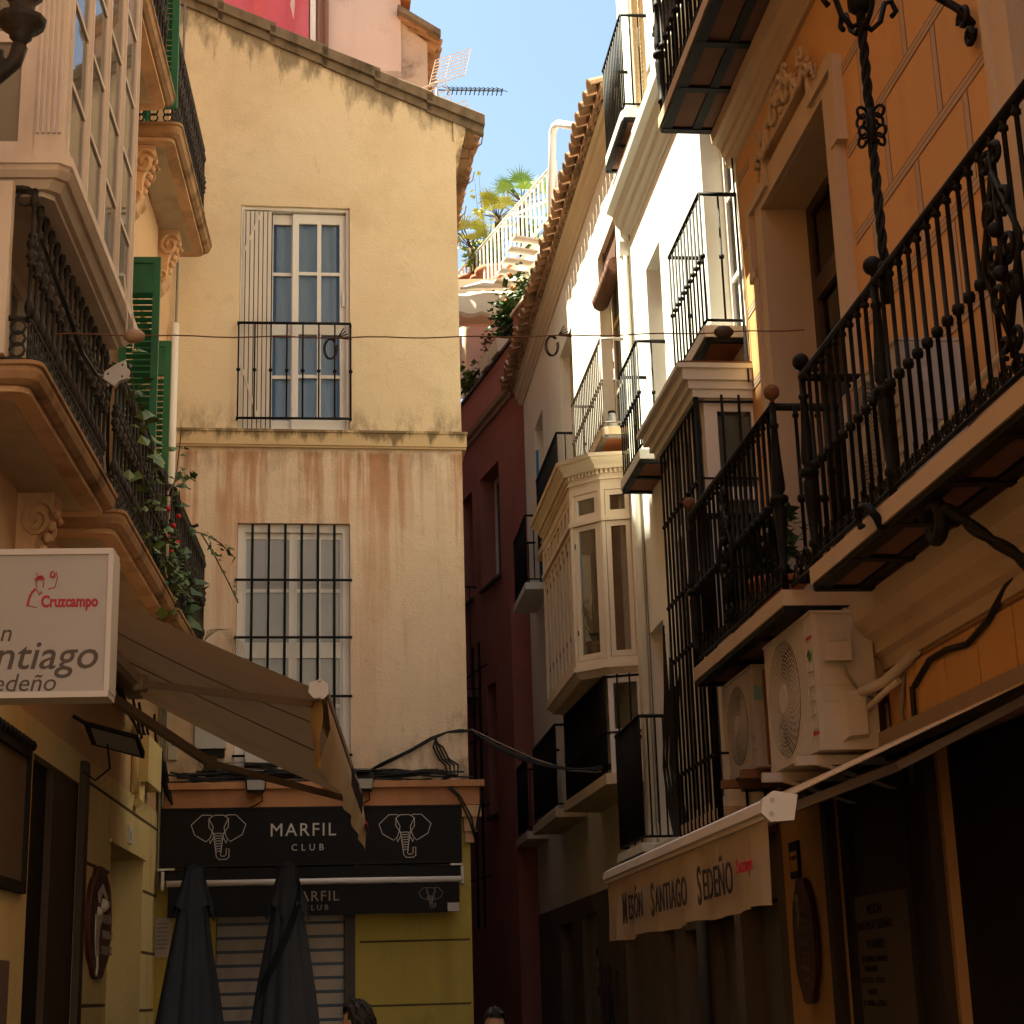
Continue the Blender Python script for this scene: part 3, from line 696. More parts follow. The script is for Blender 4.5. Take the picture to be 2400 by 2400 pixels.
# eave box at the corner and the verge of coping tiles
MB(FA).face([(-.02, 10.12), (.10, 10.20), (.12, 10.34), (-.02, 10.40)], -4.0, .02).build('eave_cornice', M['ochre'], OB)
rf = MB(FA).add([(a, o, z) for o in (.0, -4.4) for a, z in ((.24, 10.37), (-6.5, 10.37 + .443 * 6.74), (-6.5, 10.42 + .443 * 6.74), (.24, 10.42))], [(0, 1, 2, 3), (4, 5, 6, 7), (0, 1, 5, 4), (2, 3, 7, 6), (0, 3, 7, 4), (1, 2, 6, 5)]).build('roof', M['tile'], OB)
L = .60
for i in range(11):                       # stepped verge tiles climbing to the left
    a1 = .305 - i * L * .9; a0 = a1 - L; z1 = 10.42 - .443 * a1 + .135 - .012; z0 = z1 + .443 * L - .03
    jit = random.uniform(-.008, .008)
    b = MB(FA); n = 5
    A = [(a1, .075 - .12 * (k / n), z1 + jit + .035 * sin(pi * k / n)) for k in range(n + 1)]; Bq = [(a0, p[1], p[2] - z1 + z0) for p in A]
    A2 = [(a1, .075, z1 - .115 + jit), (a1, -.05, z1 - .115 + jit)]; B2 = [(a0, .075, z0 - .105 + jit), (a0, -.05, z0 - .105 + jit)]
    b.loft(A + A2[::-1], Bq + B2[::-1]); b.build('coping_tile', M['coping'], rf)
    B2_ = MB(FA).face([(a1 - .01, z1 - .21), (a0, z0 - .20), (a0, z0 - .107), (a1 - .01, z1 - .117)], -.04, .035); B2_.build('coping_mortar', M['coping'], rf)
def barrel(L=.42, r=.085, up=True, th=.014, n=7, taper=.82):
    b = MB(WF); rows = []
    for x, rr in ((0, r), (L, r * taper)):
        outr = [(x, rr * cos(pi * k / n), rr * sin(pi * k / n) * (1 if up else -1)) for k in range(n + 1)]
        inr = [(x, (rr - th) * cos(pi * k / n), (rr - th) * sin(pi * k / n) * (1 if up else -1)) for k in range(n, -1, -1)]
        rows.append(outr + inr)
    b.loft(rows[0], rows[1]); return b.mesh('roof_tile', M['tile'])
COVER, PAN = barrel(.46, .105, th=.017), barrel(.42, .09, up=False, taper=1.05)
def tile_rot(d, slope):                   # local +x runs up the slope away from the eave
    return Matrix.Rotation(math.atan2(d.y, d.x), 4, 'Z') @ Matrix.Rotation(-slope, 4, 'Y')
rr = tile_rot(-FA.t, .4171).to_euler()
for i in range(21):
    o = -.10 - i * .2
    inst(COVER, 'roof_tile', rf, FA.P(.285 + random.uniform(-.015, .015), o, 10.40 + random.uniform(-.006, .006)), rot=rr)
    inst(PAN, 'roof_tile', rf, FA.P(.19 + random.uniform(-.015, .015), o - .1, 10.44), rot=rr)
for i in range(4):                        # iron gutter hooks left on the eave
    o = -.55 - i * .85
    b = MB(FA); b.tube([(.0, o, 10.22), (.20, o, 10.22), (.21, o, 10.32), (.26, o, 10.36)], .010, 5)
    b.tube([(.10, o + .02, 10.42), (.16, o, 10.34), (.26, o, 10.33), (.34, o, 10.40), (.36, o, 10.50)], .007, 5); b.build('gutter_hook', M['rust'], rf)

# upper window with folding shutter, panes and curtains
def px(x): return -2.186 + (x - 398) * .001774
def pz(y): return 9.32 - (y - 1170) * .00189
u = MB(FA); o = -.06
u.box(UW[0] + .005, UW[0] + .03, o - .08, o + .03, UW[2], UW[3]).box(UW[1] - .035, UW[1] - .004, o - .08, o + .03, UW[2], UW[3]).box(UW[0] + .03, UW[1] - .035, o - .08, o + .03, UW[3] - .035, UW[3] - .004).box(UW[0] + .03, UW[1] - .035, o - .08, o + .02, UW[2], UW[2] + .03)
win = u.build('window', M['white_paint'], OB, label='upper window with a folded white shutter and pale curtains')
def leaf(x0, x1, panes, name, oo):
    b = MB(FA); A0, A1 = px(x0), px(x1); b_ = [0, 0]
    b.box(A0, A1, oo - .05, oo, pz(2440), pz(2360)); b.box(A0, A1, oo - .05, oo, pz(1885), pz(1822)); b.box(A0, A1, oo - .05, oo, pz(1250), pz(1195))
    xs = [x0] + [v for p in panes for v in p] + [x1]
    for i in range(0, len(xs), 2): b.box(px(xs[i]), px(xs[i + 1]), oo - .049, oo - .001, pz(2360), pz(1250))
    for y in (1538, 2120): b.box(A0, A1, oo - .045, oo - .004, pz(y + 9), pz(y - 9))
    f = b.build(name, M['white_paint'], win)
    for p in panes:
        for y0, y1 in ((1250, 1529), (1547, 1822), (1885, 2111), (2129, 2360)):
            B(FA, px(p[0]) - .003, px(p[1]) + .003, oo - .03, oo - .025, pz(y1), pz(y0)).build('pane', M['glass'], win)
leaf(575, 700, [(583, 684)], 'sash', -.10); leaf(692, 992, [(727, 830), (853, 957)], 'sash', -.065)
wavy(FA, px(600), px(690), -.165, UW[2] + .05, UW[3] - .05, .02, .16).build('curtain', M['curtain'], win)
wavy(FA, px(720), px(940), -.14, UW[2] + .05, UW[3] - .05, .02, .15).build('curtain', M['curtain'], win)
B(FA, px(972), px(984), -.062, -.045, 8.27, 8.42).build('latch', M['white_paint'], win)
for i in range(7):
    x0 = 405 + i * 24.5
    MB(FA).box(px(x0), px(x0 + 19.5), -.055, -.030, UW[2] + .03, UW[3] - .05).build('shutter_slat', M['shutter_white'], win)
B(FA, px(403), px(578), -.062, -.056, UW[2] + .03, UW[3] - .05).build('slat_gap_shade', M['room'], win)  # dark sheet added behind the slats to paint the shade in their gaps
for (z0, z1, s) in ((9.27, 8.80, 1), (7.62, 7.03, -1)):
    b = MB(FA); b.face([(px(408), z1 if s > 0 else z0), (px(418), z1 if s > 0 else z0), (px(520), z0 if s > 0 else z1), (px(508), z0 if s > 0 else z1)], -.03, -.022); b.build('stay_bar', M['shutter_white'], win)
b = MB(FA)
b.tube([(-2.2, .05, 8.03), (-1.085, .05, 8.045)], .014, 6).tube([(-2.2, .05, 7.04), (-1.085, .05, 7.05)], .013, 6)
b.tube([(-2.19, .05, 8.03), (-2.19, .0, 8.03)], .012, 6).tube([(-1.09, .05, 8.03), (-1.09, .0, 8.03)], .012, 6).tube([(-2.19, .05, 7.04), (-2.19, .0, 7.04)], .012, 6).tube([(-1.09, .05, 7.05), (-1.09, .0, 7.05)], .012, 6)
rl = thing('window_rail', 'black iron guard rail across the upper window of the ochre house', 'railing', FA.P(-1.64, .05, 7.0)); b.build('rail', M['iron'], rl)
me = baluster('knob', 1.0, FA); me = me.copy(); me.materials.append(M['iron'])
for i in range(8): inst(me, 'bar', rl, FA.P(-2.185 + i * .1565, .05, 7.04), FA.rot)
# lower window and its grille
w2 = MB(FA); w2.box(LO[0] + .004, LO[0] + .07, -.13, -.05, LO[2] + .004, LO[3] - .004).box(LO[1] - .07, LO[1] - .004, -.13, -.05, LO[2] + .004, LO[3] - .004).box(LO[0] + .07, LO[1] - .07, -.13, -.05, LO[3] - .08, LO[3] - .004).box(LO[0] + .07, LO[1] - .07, -.13, -.05, LO[2] + .004, LO[2] + .1)
w2 = w2.build('window', M['white_paint'], OB, label='lower barred window with grey panes')
def qx(x): return -2.168 + (x - 380) * .00169
cols = [(430, 545), (565, 672), (716, 828), (848, 958)]; rows = [(5.86, 5.37), (5.335, 4.85), (4.70, 4.26), (4.225, 3.80)]
b = MB(FA); xs = [400] + [v for p in cols for v in p] + [985]
for i in range(0, len(xs), 2): b.box(qx(xs[i]), qx(xs[i + 1]), -.10, -.07 if i in (0, 4, 8) else -.08, 3.79, 5.93)
for z0, z1 in ((5.86, 5.925), (5.335, 5.37), (4.70, 4.85), (4.225, 4.26), (3.77, 3.80)): b.box(qx(400), qx(985), -.098, -.083 if z1 - z0 < .1 else -.072, z0, z1)
b.build('sash', M['white_paint'], w2)
for p in cols:
    for z1, z0 in rows:
        B(FA, qx(p[0]), qx(p[1]), -.095, -.091, z0, z1).build('pane', M['frosted'], w2)
gr = thing('window_grille', 'black iron bar grille over the lower window of the ochre house', 'grille', FA.P(-1.63, .02, 3.7))
for i, z in enumerate((5.435, 4.88, 4.32, 3.77)): B(FA, -2.185, -1.08, .012, .03, z - .011, z + .011).build('cross_bar', M['iron'], gr)
me = MB(WF).lathe(0, 0, [(.0125, 0), (.0125, 2.29)], 8).mesh('bar', M['iron'])
for i in range(6): inst(me, 'bar', gr, FA.P(-2.025 + i * .1555, -.002, 3.7), FA.rot)

# terracotta ledge, cables lying on it
lg = MB(FA).box(-2.84, .13, .0, .15, 3.455, 3.515).build('shop_ledge', M['terracotta_ledge'], OB)
MB(FA).box(-2.84, .085, .0, .105, 3.292, 3.455).build('fascia', M['terracotta_ledge'], lg)
MB(FA).box(-.08, .10, .0, .1, 3.18, 3.288).box(-.06, .06, .0, .08, 3.05, 3.18).box(-.05, .03, .0, .06, 2.95, 3.05).build('ledge_bracket', M['peach_stone'], lg)
for z in (2.085, 1.527): B(FA, -1.02, -.02, .009, .0115, z - .009, z + .009).build('groove', M['groove'], OB)

# ---- shop front
SG = thing('shop_sign', 'black shop sign of the club with pale lettering between two line drawn elephant heads', 'sign', FA.P(-1.45, .1, 2.74))
MB(FA).box(-2.80, -.092, .0, .15, 2.765, 3.288).build('board', M['black_canvas'], SG)
MB(FA).box(-2.80, -.092, .15, .162, 2.762, 2.785).box(-2.8, -.092, .15, .156, 3.27, 3.287).build('board_trim', M['black_wood'], SG)
def elephant(fr, ca, cz, w, o, parent, mat, r):
    """line drawn head: 0..303 px wide drawing scaled to width w"""
    k = w / 303.
    def p(x, y): return (ca + (x - 151) * k, o, cz - (y - 122) * k)
    b = MB(fr)
    ln = [[(0, 56), (58, 2), (104, 2), (118, 8)], [(118, 8), (98, 22), (98, 68), (118, 96), (106, 130), (84, 150), (20, 112), (0, 56)],
          [(303, 56), (247, 2), (200, 2), (186, 8)], [(186, 8), (206, 22), (206, 68), (186, 96), (198, 130), (218, 150), (284, 112), (303, 56)],
          [(118, 8), (128, 3), (176, 3), (186, 8)], [(98, 22), (122, 70), (116, 108)], [(206, 22), (182, 70), (188, 108)],
          [(118, 96), (126, 104)], [(186, 96), (178, 104)], [(104, 140), (106, 160), (124, 128)], [(200, 140), (196, 160), (180, 128)],
          [(124, 104), (142, 232), (156, 248), (198, 248), (212, 236), (212, 190), (196, 190), (196, 222), (188, 230), (168, 230), (164, 222), (180, 104)]]
    for i in range(8):
        y = 104 + i * 14; s = i * 1.9
        ln.append([(128 + s, y + 8), (134 + s, y), (168 - s * .3, y), (175 - s * .3, y + 8)])
    for q in ln: b.tube([p(*c) for c in q], r, 4)
    return b.build('elephant_logo', mat, parent)
elephant(FA, -2.29, 3.03, .485, .151, SG, M['logo'], .0042); elephant(FA, -.61, 3.015, .475, .151, SG, M['logo'], .0042)
text('MARFIL', M['logo'], FA, -1.835, .151, 3.025, .165, SG, space=1.18, sx=.98); text('CLUB', M['logo'], FA, -1.64, .151, 2.895, .082, SG, space=1.75)
AW = thing('rolled_awning', 'closed black shop awning with a white roller tube and lettered valance', 'awning', FA.P(-1.43, .2, 2.3))
MB(FA).box(-2.76, -.11, .0, .20, 2.65, 2.745).build('cassette', M['black_canvas'], AW)
MB(FA).tube([(-2.73, .26, 2.612), (-.12, .26, 2.607)], .030, 14).build('roller_tube', M['alu'], AW)
b = MB(FA)
for i in range(41): pass
n = 40; P0 = [(-2.715 + 2.58 * i / n, .275 + .004 * sin(i * 1.7), 2.585) for i in range(n + 1)]; P1 = [(p[0], .28 + .009 * sin(i * .9 + 1), 2.318 + .004 * sin(i * .5)) for i, p in enumerate(P0)]
b.add(P0 + P1, [(i, i + 1, n + 2 + i, n + 1 + i) for i in range(n)], True); vl = b.build('valance', M['black_canvas'], AW)
for a in (-2.765, -.105): MB(FA).box(a - .012, a + .012, .1, .28, 2.60, 2.72).box(a - .05 if a < -1 else a - .1, a + .1 if a < -1 else a + .01, .1, .21, 2.735, 2.752).tube([(a, .24, 2.62), (a, .27, 2.56)], .018, 6).build('bracket', M['alu'], AW)
text('MARFIL', M['logo_dim'], FA, -1.67, .292, 2.44, .125, vl, space=1.16); text('CLUB', M['logo_dim'], FA, -1.53, .292, 2.36, .066, vl, space=1.6)
elephant(FA, -.395, 2.45, .215, .29, vl, M['logo_dim'], .0022)
B(FA, -.245, -.14, .288, .292, 2.325, 2.40).build('label_sticker', M['paper'], vl)
MB(FA).lathe_at((-.19, .292, 2.372), [(.012, 0), (.012, .001)], 8).build('sticker_emblem', pbr('amber_print', (.6, .33, .06)), vl)
RS = thing('roller_shutter', 'ribbed metal roller shutter pulled down behind the two closed parasols', 'shutter', FA.P(-1.68, -.12, 0))
z = 2.50; k = 0
sl = MB(WF)
for j, (o0, z0, z1) in enumerate(((.0, .0, .028), (.004, .028, .05), (.0, .05, .072), (.004, .072, .094))): sl.box(-.615, .615, o0 - .012, o0, z0, z1)
sl = sl.mesh('slat', M['slat']); gp = MB(WF).box(-.615, .615, -.02, -.006, 0, .015).box(-.615, .615, -.014, .003, .015, .022).mesh('seam_bar', M['slat_blue'])
s_ = FA
while z > .05:
    z -= .121
    inst(sl, 'slat', RS, FA.P(-1.68, -.10, z + .024), FA.rot + pi); inst(gp, 'seam_bar', RS, FA.P(-1.68, -.10, z), FA.rot + pi)
B(FA, -2.3, -1.06, -.2, -.14, 0, 2.9).build('backing', M['black_wood'], RS)
B(FA, -1.155, -1.06, -.14, .02, 0, 2.9).build('side_channel', pbr('grey_steel', (.075, .062, .055), .5, .15), RS)
pp = thing('notice_board', 'pale plastic notice holder on the yellow wall beside the roller shutter', 'notice', FA.P(-2.77, .02, 2.0))
MB(FA).face([(-2.86, 2.0), (-2.70, 1.99), (-2.685, 2.33), (-2.825, 2.335)], .012, .03).build('holder', M['paper'], pp)
for i in range(7): B(FA, -2.82, -2.73 + .01 * (i % 3), .0305, .0315, 2.28 - i * .035, 2.286 - i * .035).build('print_line', M['sign_text'], pp)
# flood lights on the ledge
for a, lab in ((-1.96, 'small black flood light on the ledge, half hidden behind the awning arm'), (-.99, 'small black flood light on the ledge above the second elephant head')):
    f = thing('flood_light', lab, 'lamp', FA.P(a, .15, 3.46), 'flood lights over the club sign')
    MB(FA).loft([(a - .09, .16, 3.45), (a + .09, .16, 3.45), (a + .09, .16, 3.60), (a - .09, .16, 3.60)], [(a - .07, .27, 3.40), (a + .07, .27, 3.40), (a + .09, .29, 3.52), (a - .09, .29, 3.52)]).build('housing', M['black_wood'], f)
    MB(FA).add([(a - .075, .285, 3.43), (a + .075, .285, 3.43), (a + .08, .295, 3.515), (a - .08, .295, 3.515)], [(0, 1, 2, 3)]).box(a - .07, a + .07, .17, .28, 3.60, 3.604).build('lens', M['ac_grey'], f)
    MB(FA).tube([(a + .05, .2, 3.42), (a + .06, .17, 3.34), (a - .02, .13, 3.30), (a - .08, .12, 3.28)], .006, 5).build('cord', M['cable'], f)
# service boxes and cable mess
def cab(name, label, pts_list, r=.008, mat='cable', fr=FA):
    b = MB(fr)
    for P in pts_list: b.tube(P, r if not isinstance(r, list) else r[0], 5)
    return b.build(name, M[mat], label=label, cat='cables')
rnd = random.Random(3); bun = []
for k in range(16):
    a0 = -2.8 + rnd.random() * .4; a1 = .05 - rnd.random() * .5 if k < 10 else -1.6 + rnd.random(); o = .05 + rnd.random() * .09; z = 3.53 + rnd.random() * .09
    n = 14; bun.append([(a0 + (a1 - a0) * i / n, o + .02 * sin(i + k), z + .022 * sin(i * .9 + k * 1.3) + .01 * rnd.random()) for i in range(n + 1)])
cab('cable_bundle', 'tangled black cables lying along the terracotta ledge above the club sign', bun, .009)
main = [[(-1.0 + .02 * k, .05, 3.60), (-.82, .05 + .01 * k, 3.66 + .01 * k), (-.55, .05, 3.79 + .008 * k), (-.35, .05, 3.90 + .01 * k), (-.2, .05, 3.97), (-.08, .06, 3.99 - .01 * k), (.03, .03, 3.985)] for k in range(3)]
loop = [[(-.3, .05, 3.93 - .02 * k), (-.33 + .03 * k, .05, 3.83), (-.28 + .03 * k, .06, 3.72), (-.22 + .04 * k, .06, 3.66), (-.2 + .03 * k, .08, 3.57), (-.26, .1, 3.52)] for k in range(4)]
cab('cable_bundle', 'thick black cable sweeping up the ochre wall to its corner and looping down', main + loop + [[(-.25, .13, 3.5), (-.12, .16, 3.36), (-.02, .16, 3.15), (.03, .12, 3.0)], [(-.22, .13, 3.5), (-.1, .17, 3.36), (.0, .17, 3.17), (.04, .12, 2.98)], [(.12, .14, 3.42), (.04, .14, 3.05)]], .010)
fan = [[(-2.5 + .03 * k, .06 + .01 * (k % 3), 3.78 - .01 * k), (-2.48 + .05 * k, .10, 3.70 - .02 * (k % 4)), (-2.42 + .08 * k, .09, 3.62 + .01 * (k % 3)), (-2.3 + .14 * k, .07, 3.56 + .01 * (k % 5))] for k in range(9)]
cab('cable_bundle', 'pale and dark wires spilling from the grey service box onto the ledge', fan, .007, 'cable_grey')
bx = thing('service_box', 'grey plastic service box on the ochre wall behind the folding awning', 'box', FA.P(-2.4, .05, 3.8))
MB(FA).box(-2.52, -2.24, .0, .11, 3.83, 4.18).build('lid', M['ac_grey'], bx); MB(FA).box(-2.46, -2.25, .0, .08, 3.76, 3.828).build('terminal_block', M['black_wood'], bx)
bx = thing('service_box', 'small pale junction plate with a black knob beside the grey service box', 'box', FA.P(-2.72, .03, 3.72))
MB(FA).box(-2.76, -2.68, .0, .04, 3.74, 3.92).build('plate', M['ac_white'], bx); MB(FA).lathe_at((-2.72, .041, 3.87), [(.012, 0), (.012, .006)], 8).build('knob', M['black_wood'], bx)
bx = thing('service_box', 'white cabinet half hidden behind the awning edge, below the barred window', 'box', FA.P(-1.9, .05, 3.68))
MB(FA).face([(-2.06, 3.70), (-1.78, 3.69), (-1.78, 3.80), (-2.0, 3.86), (-2.07, 3.83)], .0, .12).build('cabinet', M['ac_white'], bx); MB(FA).box(-2.07, -1.76, .0, .13, 3.665, 3.688).build('sill', M['black_wood'], bx)
span = [[tuple(Vector((.03, .02, 3.985)).lerp(Vector((1.50, .3 - .1, 3.62 + .02 * k)), i / 12) - Vector((0, 0, (.32 + .03 * k) * 4 * (i / 12) * (1 - i / 12) * .5))) for i in range(13)] for k in range(5)]
cab('overhead_cables', 'black cable bundle sagging across the dark alley below the bay window', span, .010)
cab('overhead_cables', 'thin pale cable in the sagging alley bundle', [[(.03, .03, 4.0), (.3, .05, 3.86), (.6, .05, 3.72), (.95, .05, 3.60), (1.2, .05, 3.58), (1.5, .1, 3.64)]], .007, 'cable_grey')

# ================================================================= roofs above the ochre house
PK = thing('pink_building', 'faded pink house with mould stains rising behind the ochre gable', 'building', FA.P(-.8, -5, 0))
b = MB(FA); b.box(-9.5, -.25, -30, -4.0, 0., 16.4).box(-.25, -.03, -30, -4.3, 0, 9.9); b.build('wall', M['pink'], PK)  # unseen depth at the back added to keep sun out of the alley
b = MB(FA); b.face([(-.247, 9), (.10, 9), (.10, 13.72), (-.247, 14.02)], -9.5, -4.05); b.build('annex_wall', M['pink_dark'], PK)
MB(FA).box(-.247, .0, -4.05, -4.0, 9, 12.9).build('annex_plaster', M['cream_wall'], PK)
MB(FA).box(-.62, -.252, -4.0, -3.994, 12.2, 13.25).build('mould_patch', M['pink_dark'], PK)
vg = MB(FA).face([(-.28, 14.10), (.24, 13.78), (.24, 13.72), (-.28, 14.03)], -9.5, -3.92).build('roof', M['tile'], PK)
MB(FA).face([(-.3, 14.14), (.26, 13.79), (.26, 13.70), (-.3, 14.06)], -3.98, -3.82).build('verge_tile', M['coping'], vg)
for i in range(12): inst(COVER, 'roof_tile', vg, FA.P(.27 + .01 * (i % 2), -4.1 - i * .2, 13.70), rot=rr); inst(PAN, 'roof_tile', vg, FA.P(.25, -4.2 - i * .2, 13.73), rot=rr)
MB(FA).face([(-.6, 14.65), (-.12, 14.33), (-.12, 14.24), (-.6, 14.56)], -9, -3.9).build('upper_verge', M['tile_red'], PK)
n = 18; tp = thing('tarpaulin', 'glossy red tarpaulin hung over the roof behind the ochre gable', 'tarpaulin', FA.P(-2, -3.9, 11.8))
P0 = [(-3.2 + 1.74 * i / n, -3.90 + .05 * sin(i * 1.1) + .03 * sin(i * 2.3), 15.) for i in range(n + 1)]; rows = [P0]
for j in range(1, 9): rows.append([(p[0], p[1] + .05 * sin(j * .9 + i * .6) + (.06 if 3 < j < 6 else 0), 15. - j * .42) for i, p in enumerate(P0)])
b = MB(FA)
for r_ in rows: b.v += r_
for j in range(8):
    for i in range(n): b.f.append([j * (n + 1) + i, j * (n + 1) + i + 1, (j + 1) * (n + 1) + i + 1, (j + 1) * (n + 1) + i]); b.sm.append(True)
b.build('sheet', M['tarp'], tp)
for zz in (12.65, 13.1): MB(FA).box(-3.2, -1.46, -3.86, -3.855, zz, zz + .012).build('seam', M['maroon'], tp)
MB(FA).box(-1.44, -1.37, -3.95, -3.88, 11.6, 15).build('white_post', M['white_paint'], tp)
b = MB(FA); b.add([(-1.36 + .02 * i, -3.93 + .03 * sin(i * 1.2), z) for i in range(9) for z in (11.6, 15)], [(2 * i, 2 * i + 2, 2 * i + 3, 2 * i + 1) for i in range(8)], True); b.build('side_flap', M['brown_cloth'], tp)
# aerial
AN = thing('tv_aerial', 'television aerial with grid reflectors and a long yagi boom above the ochre roof', 'aerial', FA.P(.18, -1.2, 10.6))
o = -1.2
MB(FA).tube([(-.06, o, 10.45), (-.07, o, 11.50)], .012, 6).tube([(-.07, o, 11.40), (.13, o - .2, 10.75)], .010, 6).build('mast', M['iron_grey'], AN)
def grid(A, Bq, up, n, wv, name):
    b = MB(FA); A = Vector(A); Bq = Vector(Bq)
    for i in range(n):
        c = A.lerp(Bq, i / (n - 1)); b.tube([tuple(c - Vector(wv)), tuple(c + Vector(wv))], .006, 4)
    for s in (-1, -.15, 1): b.tube([tuple(A + Vector(wv) * s), tuple(Bq + Vector(wv) * s)], .005, 4)
    return b.build(name, M['alu'], AN)
grid((.05, o, 11.52), (.14, o - .1, 11.92), None, 9, (.20, .05, .055), 'upper_reflector')
grid((-.02, o, 11.22), (-.10, o, 11.48), None, 5, (.12, .05, .03), 'left_reflector')
grid((.06, o, 11.2), (.20, o - .1, 10.84), None, 8, (.20, .05, .055), 'lower_reflector')
b = MB(FA).tube([(-.05, o, 11.40), (.64, o + .25, 11.28)], .008, 5)
for i in range(13):
    c = Vector((.06 + .048 * i, o + .04 + .017 * i, 11.375 - .0085 * i)); b.tube([tuple(c - Vector((.07, -.05, -.02))), tuple(c + Vector((.07, -.05, .03)))], .004, 4)
    b.tube([(c.x - .01, c.y, c.z - .05), (c.x + .01, c.y, c.z + .04)], .008, 4)
b.build('yagi_boom', M['iron'], AN)
# ================================================================= orange house, nearest on the right
OR = thing('orange_building', 'orange rendered house with painted block joints, cream window surrounds and forged iron balconies', 'building', RW.P(-3, -3, 0))
D1 = (.70, 2.16, 3.62, 6.60, .34); D2 = (-3.1, -1.85, 3.62, 6.60, .34); D3 = (.75, 2.1, 7.75, 10.6, .3)
wall(RW, -8, 2.845, 3.34, 15., [D1, D2, D3], .34, 6).build('wall', M['orange'], OR)
GO_ = [(-4.4, -.1, 0, 2.69, .07), (.05, 1.62, 0, 2.69, .07)]
wall(RW, -8, 2.845, 0, 3.34, GO_, .35, 6, o=.01).build('ground_floor_wall', M['orange'], OR)
# painted block joints: pale strips with a dark scored line along each side
b, c = MB(RW), MB(RW)
rowsz = [4.02, 4.55, 5.06, 5.57, 6.10, 6.61, 7.12]
def strip(a0, a1, z0, z1, horiz):
    b.box(a0, a1, -.01, .0025, z0, z1); w = .0035
    if horiz:
        for zz in (z0, (z0 + z1) / 2, z1): c.box(a0, a1, -.01, .0035, zz - w / 2, zz + w / 2)
    else:
        for aa in (a0, a1): c.box(aa - w / 2, aa + w / 2, -.01, .0035, z0, z1)
rng = random.Random(2)
for x0, x1 in ((-1.52, .42), (2.5, 2.8)):
    for i, z in enumerate(rowsz):
        strip(x0, x1, z - .03, z + .03, True)
        if x1 - x0 > 1 and i < len(rowsz) - 1:
            for a in ((-.20, -.95) if i % 2 else (.1, -.58, -1.25)): strip(a - .03, a + .03, z + .034, rowsz[i + 1] - .034, False)
for x0, x1 in ((-7.9, -3.3),):
    for i, z in enumerate(rowsz): strip(x0, x1, z - .03, z + .03, True)
b.build('painted_joint', M['joint'], OR, kind='stuff'); c.build('scored_line', M['joint_line'], OR, kind='stuff')
def surround(a0, a1, z1, parent, z0=3.62):
    b = MB(RW); h = .035
    b.box(a0 - .17, a0, -.0, h, z0, z1); b.box(a1, a1 + .17, 0, h, z0, z1); b.box(a0 - .17, a1 + .17, 0, h, z1, z1 + .20)
    for a in (a0 - .235, a1 + .17): b.box(a, a + .065, 0, .055, z0, z1 - .35)
    for a in (a0 - .30, a1 + .17): b.box(a, a + .13, 0, .065, z1 - .42, z1 - .36)
    # shouldered upper moulding
    b.box(a0 - .30, a0 - .23, 0, .06, z1 - .36, z1 + .06); b.box(a1 + .23, a1 + .30, 0, .06, z1 - .36, z1 + .06)
    b.box(a0 - .30, a0 + .22, 0, .06, z1 + .06, z1 + .12); b.box(a1 - .22, a1 + .30, 0, .06, z1 + .06, z1 + .12)
    b.box(a0 + .16, a0 + .22, 0, .06, z1 + .12, z1 + .27); b.box(a1 - .22, a1 - .16, 0, .06, z1 + .12, z1 + .27); b.box(a0 + .16, a1 - .16, 0, .06, z1 + .27, z1 + .33)
    return b.build('door_surround', M['trim'], parent)
sr = surround(D1[0], D1[1], D1[3], OR); surround(D2[0], D2[1], D2[3], OR); surround(D3[0], D3[1], D3[3], OR, 7.75)
for d_ in (D1, D2, D3):
    MB(RW).box(d_[0], d_[0] + .004, -d_[4], .0, d_[2], d_[3]).box(d_[1] - .004, d_[1], -d_[4], .0, d_[2], d_[3]).box(d_[0] + .004, d_[1] - .004, -d_[4], .0, d_[3] - .004, d_[3]).build('door_lining', M['trim'], OR)
# carved scrollwork over the door
b = MB(RW); cz = 6.98; mid = 1.43; oo = .075
b.ball((mid, .06, cz + .03), .045, 10, 7).ball((mid, .06, cz - .05), .028, 8, 6)
for k in range(7): b.tube([(mid, .05, cz + .0), (mid + .06 * cos(.3 + k * .42), .085, cz + .05 * sin(.3 + k * .42) + .03), (mid + .12 * cos(.3 + k * .42), .06, cz + .12 * sin(.3 + k * .42) + .02)], [.012, .02, .006], 5)
for s in (-1, 1):
    b.tube(spiral(mid + s * .14, cz - .01, oo, .10, .02, pi if s > 0 else 0, 1.3, 18, -s), [.026 - .0007 * i for i in range(19)], 6)
    b.tube(spiral(mid + s * .16, cz + .12, oo, .06, .015, 0 if s > 0 else pi, 1.2, 14, s), .016, 5)
    b.tube([(mid + s * (.22 + .042 * k), oo, cz - .02 + .06 * sin(k * .95) - .012 * k) for k in range(11)], [.026 - .0012 * k for k in range(11)], 6)
    b.tube(spiral(mid + s * .36, cz - .08, oo, .075, .018, pi * .5, 1.25, 14, s), .018, 5)
    b.tube(spiral(mid + s * .52, cz + .03, oo, .06, .015, -pi * .5, 1.2, 14, -s), .017, 5)
    for k in range(9): b.ball((mid + s * (.20 + .055 * k), .07, cz + .07 * cos(k * 1.4) - .01 * k), .018 + .008 * (k % 3 == 0), 6, 4)
    for k in range(4): b.ball((mid + s * (.63 + .015 * k), .055, cz - .10 - .035 * k), .022 - .003 * k, 6, 4)
    b.tube([(mid + s * .10, oo, cz + .10), (mid + s * .05, oo, cz + .16), (mid, oo, cz + .13)], .022, 6)
b.build('carved_scrollwork', M['trim'], OR)
